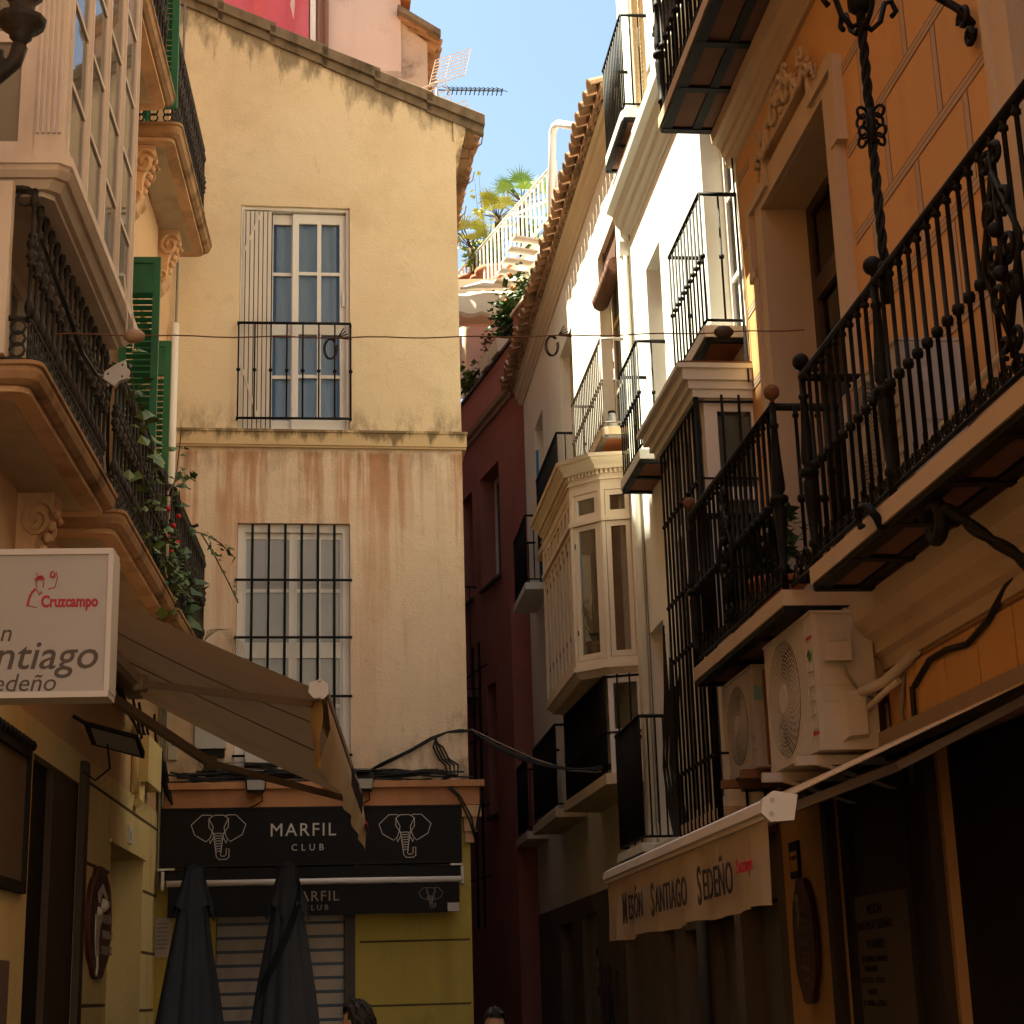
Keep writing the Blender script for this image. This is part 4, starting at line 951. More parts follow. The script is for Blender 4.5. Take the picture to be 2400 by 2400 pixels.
# stepped cornice carrying the top balcony, and the one below the first floor
def cornice(z, a0, a1, steps, mat='trim', parent=OR, name='cornice'):
    b = MB(RW)
    b.prof([(0, z)] + list(steps) + [(0, steps[-1][1])], a0, a1); return b.build(name, M[mat], parent)
cornice(7.30, -6, 2.95, [(.03, 7.30), (.05, 7.33), (.05, 7.37), (.075, 7.40), (.08, 7.44), (.11, 7.48), (.14, 7.49), (.15, 7.565)])
cornice(3.16, -6, .50, [(.04, 3.16), (.05, 3.22), (.09, 3.24), (.09, 3.30), (.14, 3.33), (.19, 3.40), (.20, 3.50)])
B(RW, .50, .62, .0, .22, 3.1, 3.50).build('corner_block', M['trim'], OR)
for i in range(7):                           # stone course over the shop
    a1 = .48 - i * .42; B(RW, a1 - .405, a1, .0, .022, 2.84, 3.13).build('block', M['orange'], OR)
B(RW, -6, .62, .0, .016, 2.80, 3.15).build('course_bed', M['joint_line'], OR)
B(RW, -6, 2.84, .005, .05, 2.70, 2.80).build('shop_lintel', M['black_wood'], OR)
def balcony_door(fr, a0, a1, z0, z1, o, parent, frame='dark_wood', pane='glass_dark', curtain='curtain_cream'):
    n = MB(fr); t = .06
    n.box(a0, a0 + .07, o - t, o, z0, z1); n.box(a1 - .07, a1, o - t, o, z0, z1); n.box(a0 + .07, a1 - .07, o - t, o, z1 - .07, z1); n.box(a0 + .07, a1 - .07, o - t, o, z1 - .62, z1 - .54)
    m_ = (a0 + a1) / 2
    f = n.build('balcony_door', M[frame], parent)
    for x0, x1 in ((a0 + .07, m_ - .002), (m_ + .002, a1 - .07)):
        n = MB(fr); n.box(x0, x0 + .06, o - .05, o + .012, z0, z1 - .63); n.box(x1 - .06, x1, o - .05, o + .012, z0, z1 - .63); n.box(x0 + .06, x1 - .06, o - .05, o + .01, z1 - .70, z1 - .63); n.box(x0 + .06, x1 - .06, o - .05, o + .01, z0, z0 + .5)
        n.build('door_leaf', M[frame], f)
        B(fr, x0 + .06, x1 - .06, o - .03, o - .024, z0 + .5, z1 - .70).build('pane', M[pane], f)
        if curtain: wavy(fr, x0 + .05 + .16 * (x0 > m_ - .1), x1, o - .055, z0 + .4, z1 - .1).build('curtain', M[curtain], f)
    B(fr, a0 + .07, a1 - .07, o - .03, o - .024, z1 - .54, z1 - .07).build('pane', M[pane], f)
    return f
balcony_door(RW, D1[0] + .006, D1[1] - .006, 3.63, 6.595, -.27, OR, pane='glass'); balcony_door(RW, D2[0] + .006, D2[1] - .006, 3.63, 6.595, -.27, OR); balcony_door(RW, D3[0] + .006, D3[1] - .006, 7.76, 10.59, -.25, OR)
G3 = 'forged balconies on the orange house'
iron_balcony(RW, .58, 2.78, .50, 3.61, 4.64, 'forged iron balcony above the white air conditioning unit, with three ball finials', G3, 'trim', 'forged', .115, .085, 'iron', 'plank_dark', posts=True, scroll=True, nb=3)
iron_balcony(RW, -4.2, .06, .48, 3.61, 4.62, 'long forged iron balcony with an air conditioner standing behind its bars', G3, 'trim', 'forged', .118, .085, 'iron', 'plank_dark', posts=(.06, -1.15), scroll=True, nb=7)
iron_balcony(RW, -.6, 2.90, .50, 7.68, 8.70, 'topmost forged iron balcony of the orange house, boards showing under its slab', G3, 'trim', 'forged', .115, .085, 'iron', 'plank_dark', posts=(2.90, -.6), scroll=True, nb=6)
# decorative lozenge panels on the two lower balconies
for ca, lab in ((-2.62, 'wrought iron scroll ornament on the rail of the long balcony'), (1.75, 'wrought iron scroll ornament in the middle of the balcony over the air conditioner')):
    t = thing('rail_ornament', lab, 'ironwork', RW.P(ca, .52, 3.7), 'scroll ornaments on the orange house balconies'); b = MB(RW); o = .525
    for s in (-1, 1):
        b.tube([(ca, o, 4.42), (ca + s * .17, o, 4.10), (ca, o, 3.78)], .013, 6)
        b.tube(spiral(ca + s * .045, 4.47, o, .045, .012, pi / 2 + s * .8, 1.2, 14, -s), .012, 6)
        for zz in (4.28, 4.10, 3.95): b.tube(spiral(ca + s * .06, zz, o, .06, .015, -pi / 2, 1.25, 14, s), .012, 6)
        b.tube(spiral(ca + s * .05, 3.76, o, .045, .012, -pi / 2, 1.2, 12, s), .011, 6)
    b.tube([(ca, o, 3.7), (ca, o, 4.5)], .010, 6); b.build('scrolls', M['iron'], t)
    MB(RW).ball((ca, o + .01, 4.19), .03, 8, 6).build('collar', M['iron'], t); MB(RW).ball((ca, o + .01, 4.02), .03, 8, 6).build('collar', M['iron'], t)
# little scroll bridging the gap between the two lower balconies
b = MB(RW); b.tube(spiral(.26, 3.72, .47, .07, .015, pi, 1.4, 16), .010, 5).tube(spiral(.40, 3.72, .47, .07, .015, 0, 1.4, 16, -1), .010, 5).tube([(.1, .47, 3.63), (.55, .47, 3.63)], .012, 5).tube([(.19, .47, 3.72), (.14, .47, 3.66), (.33, .47, 3.635), (.52, .47, 3.66), (.47, .47, 3.72)], .009, 5)
b.build('scroll_bracket', M['iron'], label='small curled iron bracket bridging the gap between the two orange house balconies', cat='bracket')
# twisted lamp bracket rising from the foreground balcony
LP = thing('lamp_standard', 'tall twisted wrought iron rod with curled leaves rising in front of the orange wall', 'lamp post', RW.P(-1.2, .47, 3.6))
b = MB(RW); n = 70; A = (-1.22, .45)
for s in range(3):
    b.tube([(A[0] + .013 * cos(i * .42 + s * 2.094), A[1] + .013 * sin(i * .42 + s * 2.094), 4.62 + 1.32 * i / n) for i in range(n + 1)], .0115, 5)
b.build('twisted_rod', M['iron'], LP)
b = MB(RW)
for zz, up in ((5.36, 1), (5.36, -1)):
    for k in range(4):
        t = k * pi / 2 + .5; d = (cos(t), sin(t)); P = spiral(.055, 0, 0, .042, .016, pi, 1.0, 12, -up)
        b.tube([(A[0] + d[0] * q_[0], A[1] + d[1] * q_[0], zz + up * .05 + q_[2] * up) for q_ in P], .008, 5)
b.tube([(A[0], A[1], 5.27), (A[0], A[1], 5.45)], .024, 8); b.build('leaf_cluster', M['iron'], LP)
MB(RW).tube([(A[0], A[1], 4.50), (A[0], A[1], 4.66)], .028, 8).ball((A[0], A[1], 4.66), .036, 8, 6).build('socket', M['iron'], LP)
b = MB(RW)
for k in range(4):
    t = k * pi / 2 + .2; d = (cos(t), sin(t))
    P = [(0, 5.90), (.05, 5.87), (.10, 5.92), (.13, 6.02), (.17, 6.04), (.19, 5.99), (.165, 5.96)]
    b.tube([(A[0] + d[0] * r_, A[1] + d[1] * r_, z_) for r_, z_ in P], .014, 6)
b.tube([(A[0], A[1], 5.86), (A[0], A[1], 6.6)], .022, 8).lathe_at((A[0], A[1], 5.95), [(.03, 0), (.06, .03), (.06, .12), (.03, .15)], 8); b.build('lamp_cup', M['iron'], LP)
b = MB(RW); b.tube([(-1.22, .45, 6.45), (-1.26, .36, 6.25), (-1.36, .16, 5.98), (-1.42, .06, 5.86), (-1.46, .02, 5.76)], .02, 7); b.tube(spiral(-1.44, 5.80, .05, .06, .018, 0, 1.2, 14), .016, 6); b.tube(spiral(-1.47, 5.70, .04, .05, .015, pi, 1.2, 14), .016, 6)
b.build('wall_arm', M['iron'], LP)
# strut with a big curl under the foreground balcony
ST = thing('balcony_strut', 'twisted iron strut with a curl bracing the long balcony slab from below', 'bracket', RW.P(-1.5, .3, 2.6))
b = MB(RW); P0, P1 = Vector((-1.62, .44, 3.44)), Vector((-2.62, .10, 2.62))
for s in range(2): b.tube([tuple(P0.lerp(P1, i / 40) + Vector((.012 * cos(i * .6 + s * pi), .012 * sin(i * .6 + s * pi), .006 * sin(i * .6)))) for i in range(41)], .020, 6)
b.build('strut', M['iron'], ST)
MB(RW).tube(spiral(-1.50, 3.40, .44, .11, .045, .4, .95, 18), [.03] * 19, 8).build('curl', M['iron'], ST)
b = MB(RW); c0 = P0.lerp(P1, .93)
b.ball(tuple(c0), .075, 8, 6)
for k in range(5):
    t = k * 1.257; b.tube([(c0.x + .10 * cos(t) + .03 * cos(u), c0.y + .04 * sin(t), c0.z + .10 * sin(t) + .03 * sin(u)) for u in [i * .6 for i in range(9)]], .013, 5)
b.build('leaf_knot', M['iron'], ST)
b = MB(RW); b.tube([(-1.02, .50, 3.515), (-1.05, .53, 3.56), (-1.0, .555, 3.625), (-.93, .555, 3.64), (-.88, .555, 3.60), (-.89, .555, 3.555), (-.94, .555, 3.55)], [.02, .02, .018, .017, .015, .013, .01], 7)
b.build('slab_hook', M['iron'], label='black iron hook curling over the edge of the long balcony slab', cat='bracket')

# ---- air conditioners
def grille_disc(fr, ca, cz, o, r, parent, mat, alongo=None, rings=11, vanes=34, twist=1.25):
    """fan guard: rings and curved vanes; alongo turns it into the plane a=const"""
    b = MB(fr)
    def p(u, v): return (ca + u, o, cz + v)
    for k in range(rings):
        q_ = r * (.28 + .72 * k / (rings - 1)); b.tube([p(q_ * cos(2 * pi * i / 28), q_ * sin(2 * pi * i / 28)) for i in range(28)], .0028, 4, True)
    for j in range(vanes):
        t0 = 2 * pi * j / vanes; b.tube([p((r * (.2 + .8 * i / 6)) * cos(t0 + twist * i / 6), (r * (.2 + .8 * i / 6)) * sin(t0 + twist * i / 6)) for i in range(7)], .0022, 4)
    b.build('fan_guard', M[mat], parent)
    MB(fr).add([p(r * .26 * cos(2 * pi * i / 20), r * .26 * sin(2 * pi * i / 20)) for i in range(20)] + [(ca + r * .24 * cos(2 * pi * i / 20), o + .008, cz + r * .24 * sin(2 * pi * i / 20)) for i in range(20)], [tuple(range(20, 40))] + [(i, (i + 1) % 20, 20 + (i + 1) % 20, 20 + i) for i in range(20)]).build('hub_cap', M[mat], parent)
def ac_unit(fr, a0, a1, o0, o1, z0, z1, label, mat='ac_white', fan=.62, side_box=True):
    t = thing('air_conditioner', label, 'air conditioner', fr.P((a0 + a1) / 2, (o0 + o1) / 2, z0), 'outdoor air conditioning units on the right')
    m_ = M[mat]; w = a1 - a0; h = z1 - z0; ca = a0 + w * fan; cz = z0 + h * .50; r = min(h * .45, w * .34)
    # casing with a round fan opening in the street face
    b = MB(fr); N = 28; R0 = r * 1.02; e = .018
    sq = []
    for i in range(N):
        t_ = 2 * pi * i / N; c_, s_ = cos(t_), sin(t_); k = min((w * (1 - fan) if c_ > 0 else w * fan) / max(abs(c_), 1e-6), h * .5 / max(abs(s_), 1e-6)); sq.append((ca + c_ * k, cz + s_ * k))
    circ = [(ca + R0 * cos(2 * pi * i / N), cz + R0 * sin(2 * pi * i / N)) for i in range(N)]
    b.add([(a, o1, z) for a, z in sq] + [(a, o1, z) for a, z in circ] + [(a, o1 - .06, z) for a, z in circ] , [(i, (i + 1) % N, N + (i + 1) % N, N + i) for i in range(N)] + [(N + i, N + (i + 1) % N, 2 * N + (i + 1) % N, 2 * N + i) for i in range(N)])
    for ss in ((a0, z0), (a1, z0), (a0, z1), (a1, z1)):   # fill the four corners
        near = sorted(range(N), key=lambda i: (sq[i][0] - ss[0]) ** 2 + (sq[i][1] - ss[1]) ** 2)[:2]
        b.add([(ss[0], o1, ss[1])] + [(sq[i][0], o1, sq[i][1]) for i in near], [(0, 1, 2)])
    b.quad((a0, o0, z0), (a1, o0, z0), (a1, o0, z1), (a0, o0, z1)); b.quad((a0, o0, z1), (a1, o0, z1), (a1, o1, z1), (a0, o1, z1)); b.quad((a0, o0, z0), (a1, o0, z0), (a1, o1, z0), (a0, o1, z0))
    b.quad((a0, o0, z0), (a0, o1, z0), (a0, o1, z1), (a0, o0, z1)); b.quad((a1, o0, z0), (a1, o1, z0), (a1, o1, z1), (a1, o0, z1))
    b.build('casing', m_, t)
    MB(fr).box(a0 - .006, a1 + .006, o0, o1 + .006, z1 - .001, z1 + .012).build('lid', m_, t); MB(fr).box(a0 - .006, a1 + .006, o0 + .02, o1 + .004, z0 - .012, z0 + .02).build('base_tray', m_, t)
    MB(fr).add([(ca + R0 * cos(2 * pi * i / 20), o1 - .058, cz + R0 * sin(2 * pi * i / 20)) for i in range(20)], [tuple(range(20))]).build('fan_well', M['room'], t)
    b = MB(fr)
    for k in range(4): b.tube([(ca + r * (.12 + .8 * i / 4) * cos(k * pi / 2 + .3 * i), o1 - .05, cz + r * (.12 + .8 * i / 4) * sin(k * pi / 2 + .3 * i)) for i in range(5)], .022, 4)
    b.build('fan', M['black_wood'], t)
    grille_disc(fr, ca, cz, o1 + .004, r, t, mat)
    b = MB(fr)
    for k in range(5): b.box(a0 + .03, a0 + .10, o1, o1 + .006, z0 + .1 + k * .075, z0 + .105 + k * .075 + .03)
    b.box(a0 + .125, a0 + .128, o1, o1 + .003, z0 + .02, z1 - .02); b.build('embossed_strip', m_, t)
    # side panel details
    b = MB(fr)
    for k in range(4): b.box(a0 - .004, a0, o0 + .05, o1 - .04, z0 + h * (.34 + .12 * k), z0 + h * (.345 + .12 * k))
    b.box(a0 - .003, a0, o1 - .035, o1 - .03, z0, z1); b.build('side_rib', m_, t)
    if side_box:
        MB(fr).box(a0 - .05, a0, o0 + .13, o1 - .05, z1 - .26, z1 - .07).build('control_box', m_, t); MB(fr).box(a0 - .053, a0 - .05, o0 + .15, o1 - .07, z1 - .16, z1 - .11).build('label_window', M['ac_grey'], t)
        MB(fr).loft([(a0, o0 + .06, z0 + .05), (a0, o0 + .20, z0 + .03), (a0, o0 + .20, z0 + .30), (a0, o0 + .06, z0 + .31)], [(a0 - .06, o0 + .08, z0 + .06), (a0 - .06, o0 + .18, z0 + .05), (a0 - .06, o0 + .18, z0 + .27), (a0 - .06, o0 + .08, z0 + .28)]).build('valve_cover', m_, t)
        MB(fr).tube([(a0 - .04, o0 + .18, z1 - .26), (a0 - .045, o0 + .16, z1 - .34), (a0 - .03, o0 + .10, z1 - .42), (a0 - .02, o0 + .02, z1 - .46)], .008, 5).build('wiring', M['cable_grey'], t)
    return t
ac = ac_unit(RW, .44, 1.42, .10, .42, 2.76, 3.46, 'large white outdoor air conditioning unit on brackets under the balcony')
MB(RW).tube([(.40, .20, 3.03), (.30, .10, 3.07), (.15, .06, 3.12), (-.05, .05, 3.16)], .028, 8).tube([(.40, .17, 2.95), (.3, .1, 3.02), (.2, .06, 3.06)], .018, 7).build('pipe', M['ac_white'], ac)
text('Johnson', M['print_red'], RW, .545, .423, 3.33, .032, ac, flip=True); text('3D auto', M['print_red'], RW, .535, .423, 2.83, .032, ac, flip=True)
MB(RW).tube([(.50, .424, 3.27), (.47, .424, 3.25), (.50, .424, 3.22), (.53, .424, 3.25)], .006, 4, True).build('leaf_emblem', M['green_paint'], ac)
for a in (.56, 1.26):
    b = MB(RW); b.box(a - .02, a + .02, .0, .52, 2.685, 2.735); b.box(a - .022, a + .022, 0, .02, 2.685, 3.0); b.loft([(a - .02, .0, 2.56), (a + .02, .0, 2.56), (a + .02, .03, 2.56), (a - .02, .03, 2.56)], [(a - .02, .36, 2.69), (a + .02, .36, 2.69), (a + .02, .42, 2.69), (a - .02, .42, 2.69)])
    b.build('bracket', M['ac_white'], ac)
MB(RW).tube([(.2, .03, 3.1), (.24, .05, 2.9), (.20, .03, 2.7), (.22, .03, 2.55)], .014, 6).build('drain_hose', M['cable_grey'], ac)
a2 = ac_unit(RW, 1.72, 2.42, .12, .42, 2.84, 3.42, 'older air conditioner with a rusty side, just beyond the large white unit', 'ac_old', .6, False)
MB(RW).box(1.712, 1.718, .12, .36, 2.84, 3.40).build('rusty_panel', M['rust'], a2); MB(RW).box(1.712, 1.715, .365, .42, 3.22, 3.30).build('blue_label', pbr('blue_label', (.12, .22, .24)), a2)
MB(RW).box(1.8, 1.86, 0, .50, 2.775, 2.825).build('bracket', M['rust'], a2); MB(RW).box(2.3, 2.36, 0, .5, 2.775, 2.825).build('bracket', M['rust'], a2)
a3 = ac_unit(RW, -1.02, -.20, .06, .36, 3.78, 4.40, 'grey-sided air conditioner standing behind the bars of the long balcony', 'ac_white', .62, False)
MB(RW).box(-1.028, -1.022, .08, .34, 3.80, 4.38).box(-1.034, -1.028, .1, .28, 4.02, 4.12).build('grey_side', M['ac_grey'], a3)
MB(RW).box(-1.031, -1.029, .20, .26, 4.20, 4.27).build('bar_code', M['paper'], a3)
MB(RW).box(-.34, -.27, .361, .366, 4.2, 4.38).build('red_label', M['print_red'], a3)
MB(RW).box(-.98, -.90, .05, .40, 3.70, 3.765).build('foot', M['ac_grey'], a3); MB(RW).box(-.32, -.24, .05, .40, 3.70, 3.765).build('foot', M['ac_grey'], a3)
MB(RW).tube([(-.1, .40, 3.66), (-.4, .42, 3.70), (-.8, .41, 3.74), (-1.4, .38, 3.80), (-2.2, .36, 3.9)], .016, 6).build('pipe', M['ac_white'], a3)
# potted plant on the small balcony
# ---- wall cables
cab('wall_cable', 'black cable swagged along the stone course under the long balcony', [[(.05 - .25 * i, .04, 3.0 + .05 * sin(i * 1.4) + .035 * i * (i > 0)) for i in range(12)], [(.08, .05, 2.55), (.06, .05, 2.8), (.05, .05, 3.0)]], .016, fr=RW)
cab('wall_cable', 'thin black cables running down the corner where orange and white houses meet', [[(2.83, .03, z_) for z_ in (9, 7, 5.6)], [(2.80, .035, 9), (2.81, .035, 7.2), (2.79, .03, 5.6)]], .007, fr=RW)

# ---- shop awning with the tavern's name
TA = thing('lettered_awning', 'tan awning lettered with the tavern name, its valance hanging from a white bar', 'awning', RW.P(.3, 1.2, 2.0))
O1, ZA, A0, A1 = 1.22, 2.235, -1.68, 2.16
b = MB(RW).prof([(O1 - .05, ZA + .05), (O1 + .02, ZA + .06), (O1 + .065, ZA + .035), (O1 + .07, ZA - .005), (O1 + .055, ZA - .012), (O1 + .055, ZA - .028), (O1 + .02, ZA - .035), (O1 - .03, ZA - .03)], A0, A1)
b.build('front_bar', M['alu'], TA)
MB(RW).prof([(O1 - .06, ZA + .055), (O1 + .03, ZA + .07), (O1 + .075, ZA + .04), (O1 + .085, ZA - .01), (O1 + .05, ZA - .045), (O1 - .04, ZA - .04)], A0 - .035, A0 - .001).build('end_cap', M['alu'], TA)
for (oo_, zz_) in ((O1 + .04, ZA + .035), (O1 + .045, ZA - .015)): MB(RW).tube([(A0 - .038, oo_, zz_), (A0 - .034, oo_, zz_)], .010, 8).build('screw', M['ac_grey'], TA)
n = 60; top, bot = [], []
for i in range(n + 1):
    a = A0 + .03 + (A1 - A0 - .05) * i / n
    top.append((a, O1 + .045 + .002 * sin(i), ZA - .03)); bot.append((a + .015 * sin(i * .2), O1 + .05 + .018 * sin(i * .62) + .01 * sin(i * 1.9), ZA - .345 + .008 * sin(i * .35) - .02 * (i / n)))
md = [((p[0] + q_[0]) / 2, (p[1] + q_[1]) / 2 + .004 * sin(i * .9), (p[2] + q_[2]) / 2) for i, (p, q_) in enumerate(zip(top, bot))]
b = MB(RW); b.v = top + md + bot
for j in range(2):
    for i in range(n): b.f.append([j * (n + 1) + i, j * (n + 1) + i + 1, (j + 1) * (n + 1) + i + 1, (j + 1) * (n + 1) + i]); b.sm.append(True)
va = b.build('valance', M['canvas_grey'], TA)
def awning_word(s, a_start, big, small, gap=1.0, sx=1.):
    """small capitals with a tall first letter, reading from far to near"""
    text(s[0], M['print_dark'], RW, a_start, O1 + .082, ZA - .285, big, va, flip=True, sx=sx * .92, bold=.001); text(s[1:], M['print_dark'], RW, a_start - gap, O1 + .082, ZA - .272, small, va, flip=True, sx=sx, space=1.08)
awning_word('MESÓN', 1.45, .235, .185, .19, .87); awning_word('SANTIAGO', .60, .235, .185, .115, .87); awning_word('SEDEÑO', -.505, .235, .185, .115, .87)
text('Cruzcampo', M['print_red'], RW, -1.27, O1 + .086, ZA - .205, .085, va, flip=True, sx=.66)
fab = MB(RW); n = 10
fab.loft([(A0 + .02, O1, ZA + .035), (A0 + .02, O1, ZA + .041), (A1 - .02, O1, ZA + .041), (A1 - .02, O1, ZA + .035)], [(A0 + .02, .05, 2.78), (A0 + .02, .05, 2.786), (A1 - .02, .05, 2.786), (A1 - .02, .05, 2.78)]); fab.build('canvas_roof', M['canvas'], TA)
MB(RW).box(A0, A1, .015, .11, 2.72, 2.83).build('cassette', M['alu_brown'], TA)
for a in (A0 + .12, A1 - .3):
    MB(RW).tube([(a + .12, .08, 2.70), (a + .28, .62, 2.44), (a + .03, O1 - .02, ZA - .0)], .026, 4).build('folding_arm', M['alu_brown'], TA)
# ---- ground floor of the tavern
TV = thing('tavern_facade', 'dark timber tavern front with a glazed door behind the hours board', 'shop front', RW.P(0, -.3, 0))
MB(RW).box(.053, 1.617, -.065, -.03, 0, 2.685).box(.053, .16, -.03, -.0, 0, 2.685).box(1.5, 1.617, -.03, .0, 0, 2.685).box(.50, .56, -.03, -.01, 0, 2.685).build('door', pbr('tavern_wood', (.045, .032, .024), .6, .25, 5), TV)
MB(RW).box(-4.397, -.103, -.065, -.04, 0, 2.685).box(-1.3, -1.2, -.04, -.01, 0, 2.685).box(-4.397, -.103, -.04, -.015, 1.25, 1.35).build('glazing', M['black_wood'], TV)
MB(RW).box(-.06, .03, .012, .07, 0, 2.7).build('door_post', M['dark_wood'], TV); MB(RW).box(1.64, 1.74, .012, .07, 0, 2.7).build('door_post', M['dark_wood'], TV)
HB = thing('hours_board', 'dim board with painted opening hours beside the tavern door', 'sign', RW.P(1.1, -.18, 1.4))
MB(RW).box(.62, 1.48, -.028, -.015, 1.38, 2.06).build('board', pbr('hours_board', (.16, .12, .09), .7, .1), HB)
for s_, z_, h_, a_ in (('MESON', 1.98, .075, 1.27), ('SANTIAGO SEDEÑO', 1.90, .068, 1.47), ('HORARIO', 1.80, .07, 1.31), ('DE LUNES A SABADO:', 1.73, .045, 1.42), ('MAÑANAS:', 1.68, .045, 1.38), ("DE 12'30 h. a 16'30 h.", 1.62, .045, 1.45), ('TARDES:', 1.56, .045, 1.36), ("DE 20'00 h. a 24'00 h.", 1.50, .045, 1.45)):
    text(s_, M['print_dark'], RW, a_, -.014, z_ - .02, h_, HB, flip=True)
def oval_board(fr, ca, cz, w, h, o, flip):
    out = []
    for i in range(40):
        t_ = 2 * pi * i / 40; k = 1 + .05 * cos(4 * t_) * (abs(sin(t_)) > .6)
        x = (w / 2) * (abs(cos(t_)) ** .75) * (1 if cos(t_) > 0 else -1) * k; y = (h / 2) * (abs(sin(t_)) ** 1.0) * (1 if sin(t_) > 0 else -1)
        if .80 < abs(sin(t_)) < .93: x *= .86
        out.append((ca + x, cz + y))
    return out
SB = thing('shaped_board', 'maroon surfboard shaped menu board hanging on the orange pier by the tavern door', 'sign', RW.P(2.32, .03, 1.5))
ol = oval_board(RW, 2.33, 1.86, .46, .74, .03, True)
MB(RW).face(ol, .03, .055).build('board', M['maroon'], SB); MB(RW).tube([(a, .056, z) for a, z in [(2.33 + (a - 2.33) * .92, 1.86 + (z - 1.86) * .95) for a, z in ol]], .004, 4, True).build('border_line', pbr('dull_gold', (.22, .12, .05)), SB)
for s_, z_ in (('MESON', 2.03), ('SANTIAGO', 1.96), ('SEDEÑO', 1.90), ('JAMON', 1.82), ('QUESOS', 1.75), ('VINOS', 1.68), ('TAPAS', 1.61)): text(s_, pbr('dull_print', (.22, .16, .12)) if 'dull' not in M else M['dull'], RW, 2.33, .0575, z_, .05, SB, flip=True, align='CENTER', sx=1.3)
MB(RW).ball((2.40, .058, 2.11), .025, 7, 5).tube([(2.40, .06, 2.10), (2.38, .06, 2.02), (2.42, .06, 1.94)], .01, 5).build('figure_motif', M['logo_dim'], SB)
PO = thing('poster', 'narrow black and amber poster above the maroon menu board', 'poster', RW.P(2.55, .02, 2.2))
MB(RW).box(2.42, 2.62, .012, .03, 2.24, 2.46).build('sheet', M['black_wood'], PO); MB(RW).box(2.44, 2.60, .03, .032, 2.28, 2.40).build('amber_panel', pbr('amber', (.55, .27, .04)), PO)
text('CARTA', M['print_dark'], RW, 2.52, .0325, 2.35, .035, PO, flip=True, align='CENTER', sx=1.3)

NR = thing('street_house', 'low cream house row further down the street, next to the orange house', 'building', RW.P(-25, -3, 0)); B(RW, -48, -8.1, -6, 0, 0, 12.5).build('wall', M['cream_wall'], NR)
# ================================================================= white house
WB = thing('white_building', 'sunlit white house with a barred mirador, grey cornice and small iron balconies', 'building', RW.P(5, -3, 0))
W1 = (3.0, 3.88, 6.05, 8.22, .28); W2 = (5.60, 6.24, 6.02, 7.96, .26); W3 = (5.72, 6.45, 9.28, 11.6, .12); W4 = (3.35, 4.1, 9.28, 11.6, .12); W5 = (6.3, 6.95, 2.76, 4.7, .22); W0 = (2.95, 4.0, 2.8, 5.4, .22)
G1 = (3.05, 4.1, 0, 2.15, .3); G2 = (5.5, 6.05, 0, 2.05, .4); G3_ = (6.5, 7.0, 0, 2.1, .35); G4 = (4.3, 5.3, 0, 2.1, .2)
wall(RW, 2.855, 7.02, 2.62, 13.6, [W1, W2, W3, W4, W5, W0], .26, 6).build('wall', M['white_wall'], WB)
wall(RW, 2.855, 7.02, 0, 2.62, [G1, G2, G3_, G4], .26, 6, o=.008).build('ground_floor_wall', M['shade_toned_wall'], WB)
b = MB(RW).prof([(0, 8.60), (.02, 8.60), (.03, 8.66), (.06, 8.70), (.06, 8.76), (.10, 8.80), (.13, 8.90), (.19, 8.93), (.20, 9.02), (0, 9.06)], 2.86, 7.10)
b.build('cornice', M['white_trim'], WB)
MB(RW).tube([(7.04, .045, 8.60), (7.04, .045, 2.2)], .04, 10).box(7.0, 7.08, 0, .09, 8.45, 8.6).build('drainpipe', M['white_wall'], WB)
MB(RW).tube([(6.86, .02, 8.6), (6.87, .02, 6.2), (6.85, .02, 3.0)], .008, 5).build('facade_cable', M['cable_grey'], WB)
for w_ in (W1, W2, W5): window(RW, w_[0], w_[1], w_[2], w_[3], -.16, WB, 2, 3, .07, .035, 'white_paint', 'glass', 'balcony_door', 'curtain_cream')
for w_ in (W3, W4):
    f = MB(RW).box(w_[0], w_[0] + .07, -.10, -.02, w_[2], w_[3]).box(w_[1] - .07, w_[1], -.10, -.02, w_[2], w_[3]).build('balcony_shutter', M['cream_trim'], WB)
    me = MB(WF).box(-.15, .15, -.012, .012, -.014, .014).mesh('slat', M['cream_trim']); z = w_[2] + .1
    while z < w_[3] - .1: inst(me, 'slat', f, RW.P(w_[0] + .24, -.05, z), rot=(.6, 0, RW.rot)); inst(me, 'slat', f, RW.P(w_[1] - .24, -.05, z), rot=(.6, 0, RW.rot)); z += .05
    B(RW, w_[0] + .38, w_[1] - .38 if w_[1] - .38 > w_[0] + .4 else w_[0] + .4, -.09, -.03, w_[2], w_[3]).build('meeting_stile', M['cream_trim'], f)
    B(RW, w_[0] + .01, w_[1] - .01, -.118, -.105, w_[2], w_[3]).build('backing', M['curtain_cream'], f)
GB = 'small iron balconies on the white house'
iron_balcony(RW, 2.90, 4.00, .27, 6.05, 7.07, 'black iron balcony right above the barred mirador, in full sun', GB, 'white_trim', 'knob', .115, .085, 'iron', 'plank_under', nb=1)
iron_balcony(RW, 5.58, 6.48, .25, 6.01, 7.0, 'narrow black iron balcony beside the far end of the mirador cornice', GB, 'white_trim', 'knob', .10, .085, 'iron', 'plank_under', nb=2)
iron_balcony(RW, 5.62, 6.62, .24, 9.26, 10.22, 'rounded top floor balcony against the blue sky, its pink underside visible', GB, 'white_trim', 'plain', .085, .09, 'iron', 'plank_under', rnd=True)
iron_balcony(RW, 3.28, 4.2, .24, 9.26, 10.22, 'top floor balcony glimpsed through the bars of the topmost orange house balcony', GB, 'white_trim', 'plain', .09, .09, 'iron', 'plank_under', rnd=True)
iron_balcony(RW, 6.22, 7.42, .27, 2.78, 3.84, 'low dark balcony full of cables above the lettered awning', GB, 'white_trim', 'plain', .075, .075, 'iron')
B(RW, 5.45, 6.19, 0, .2, 2.70, 2.755).build('ledge', M['white_trim'], WB)
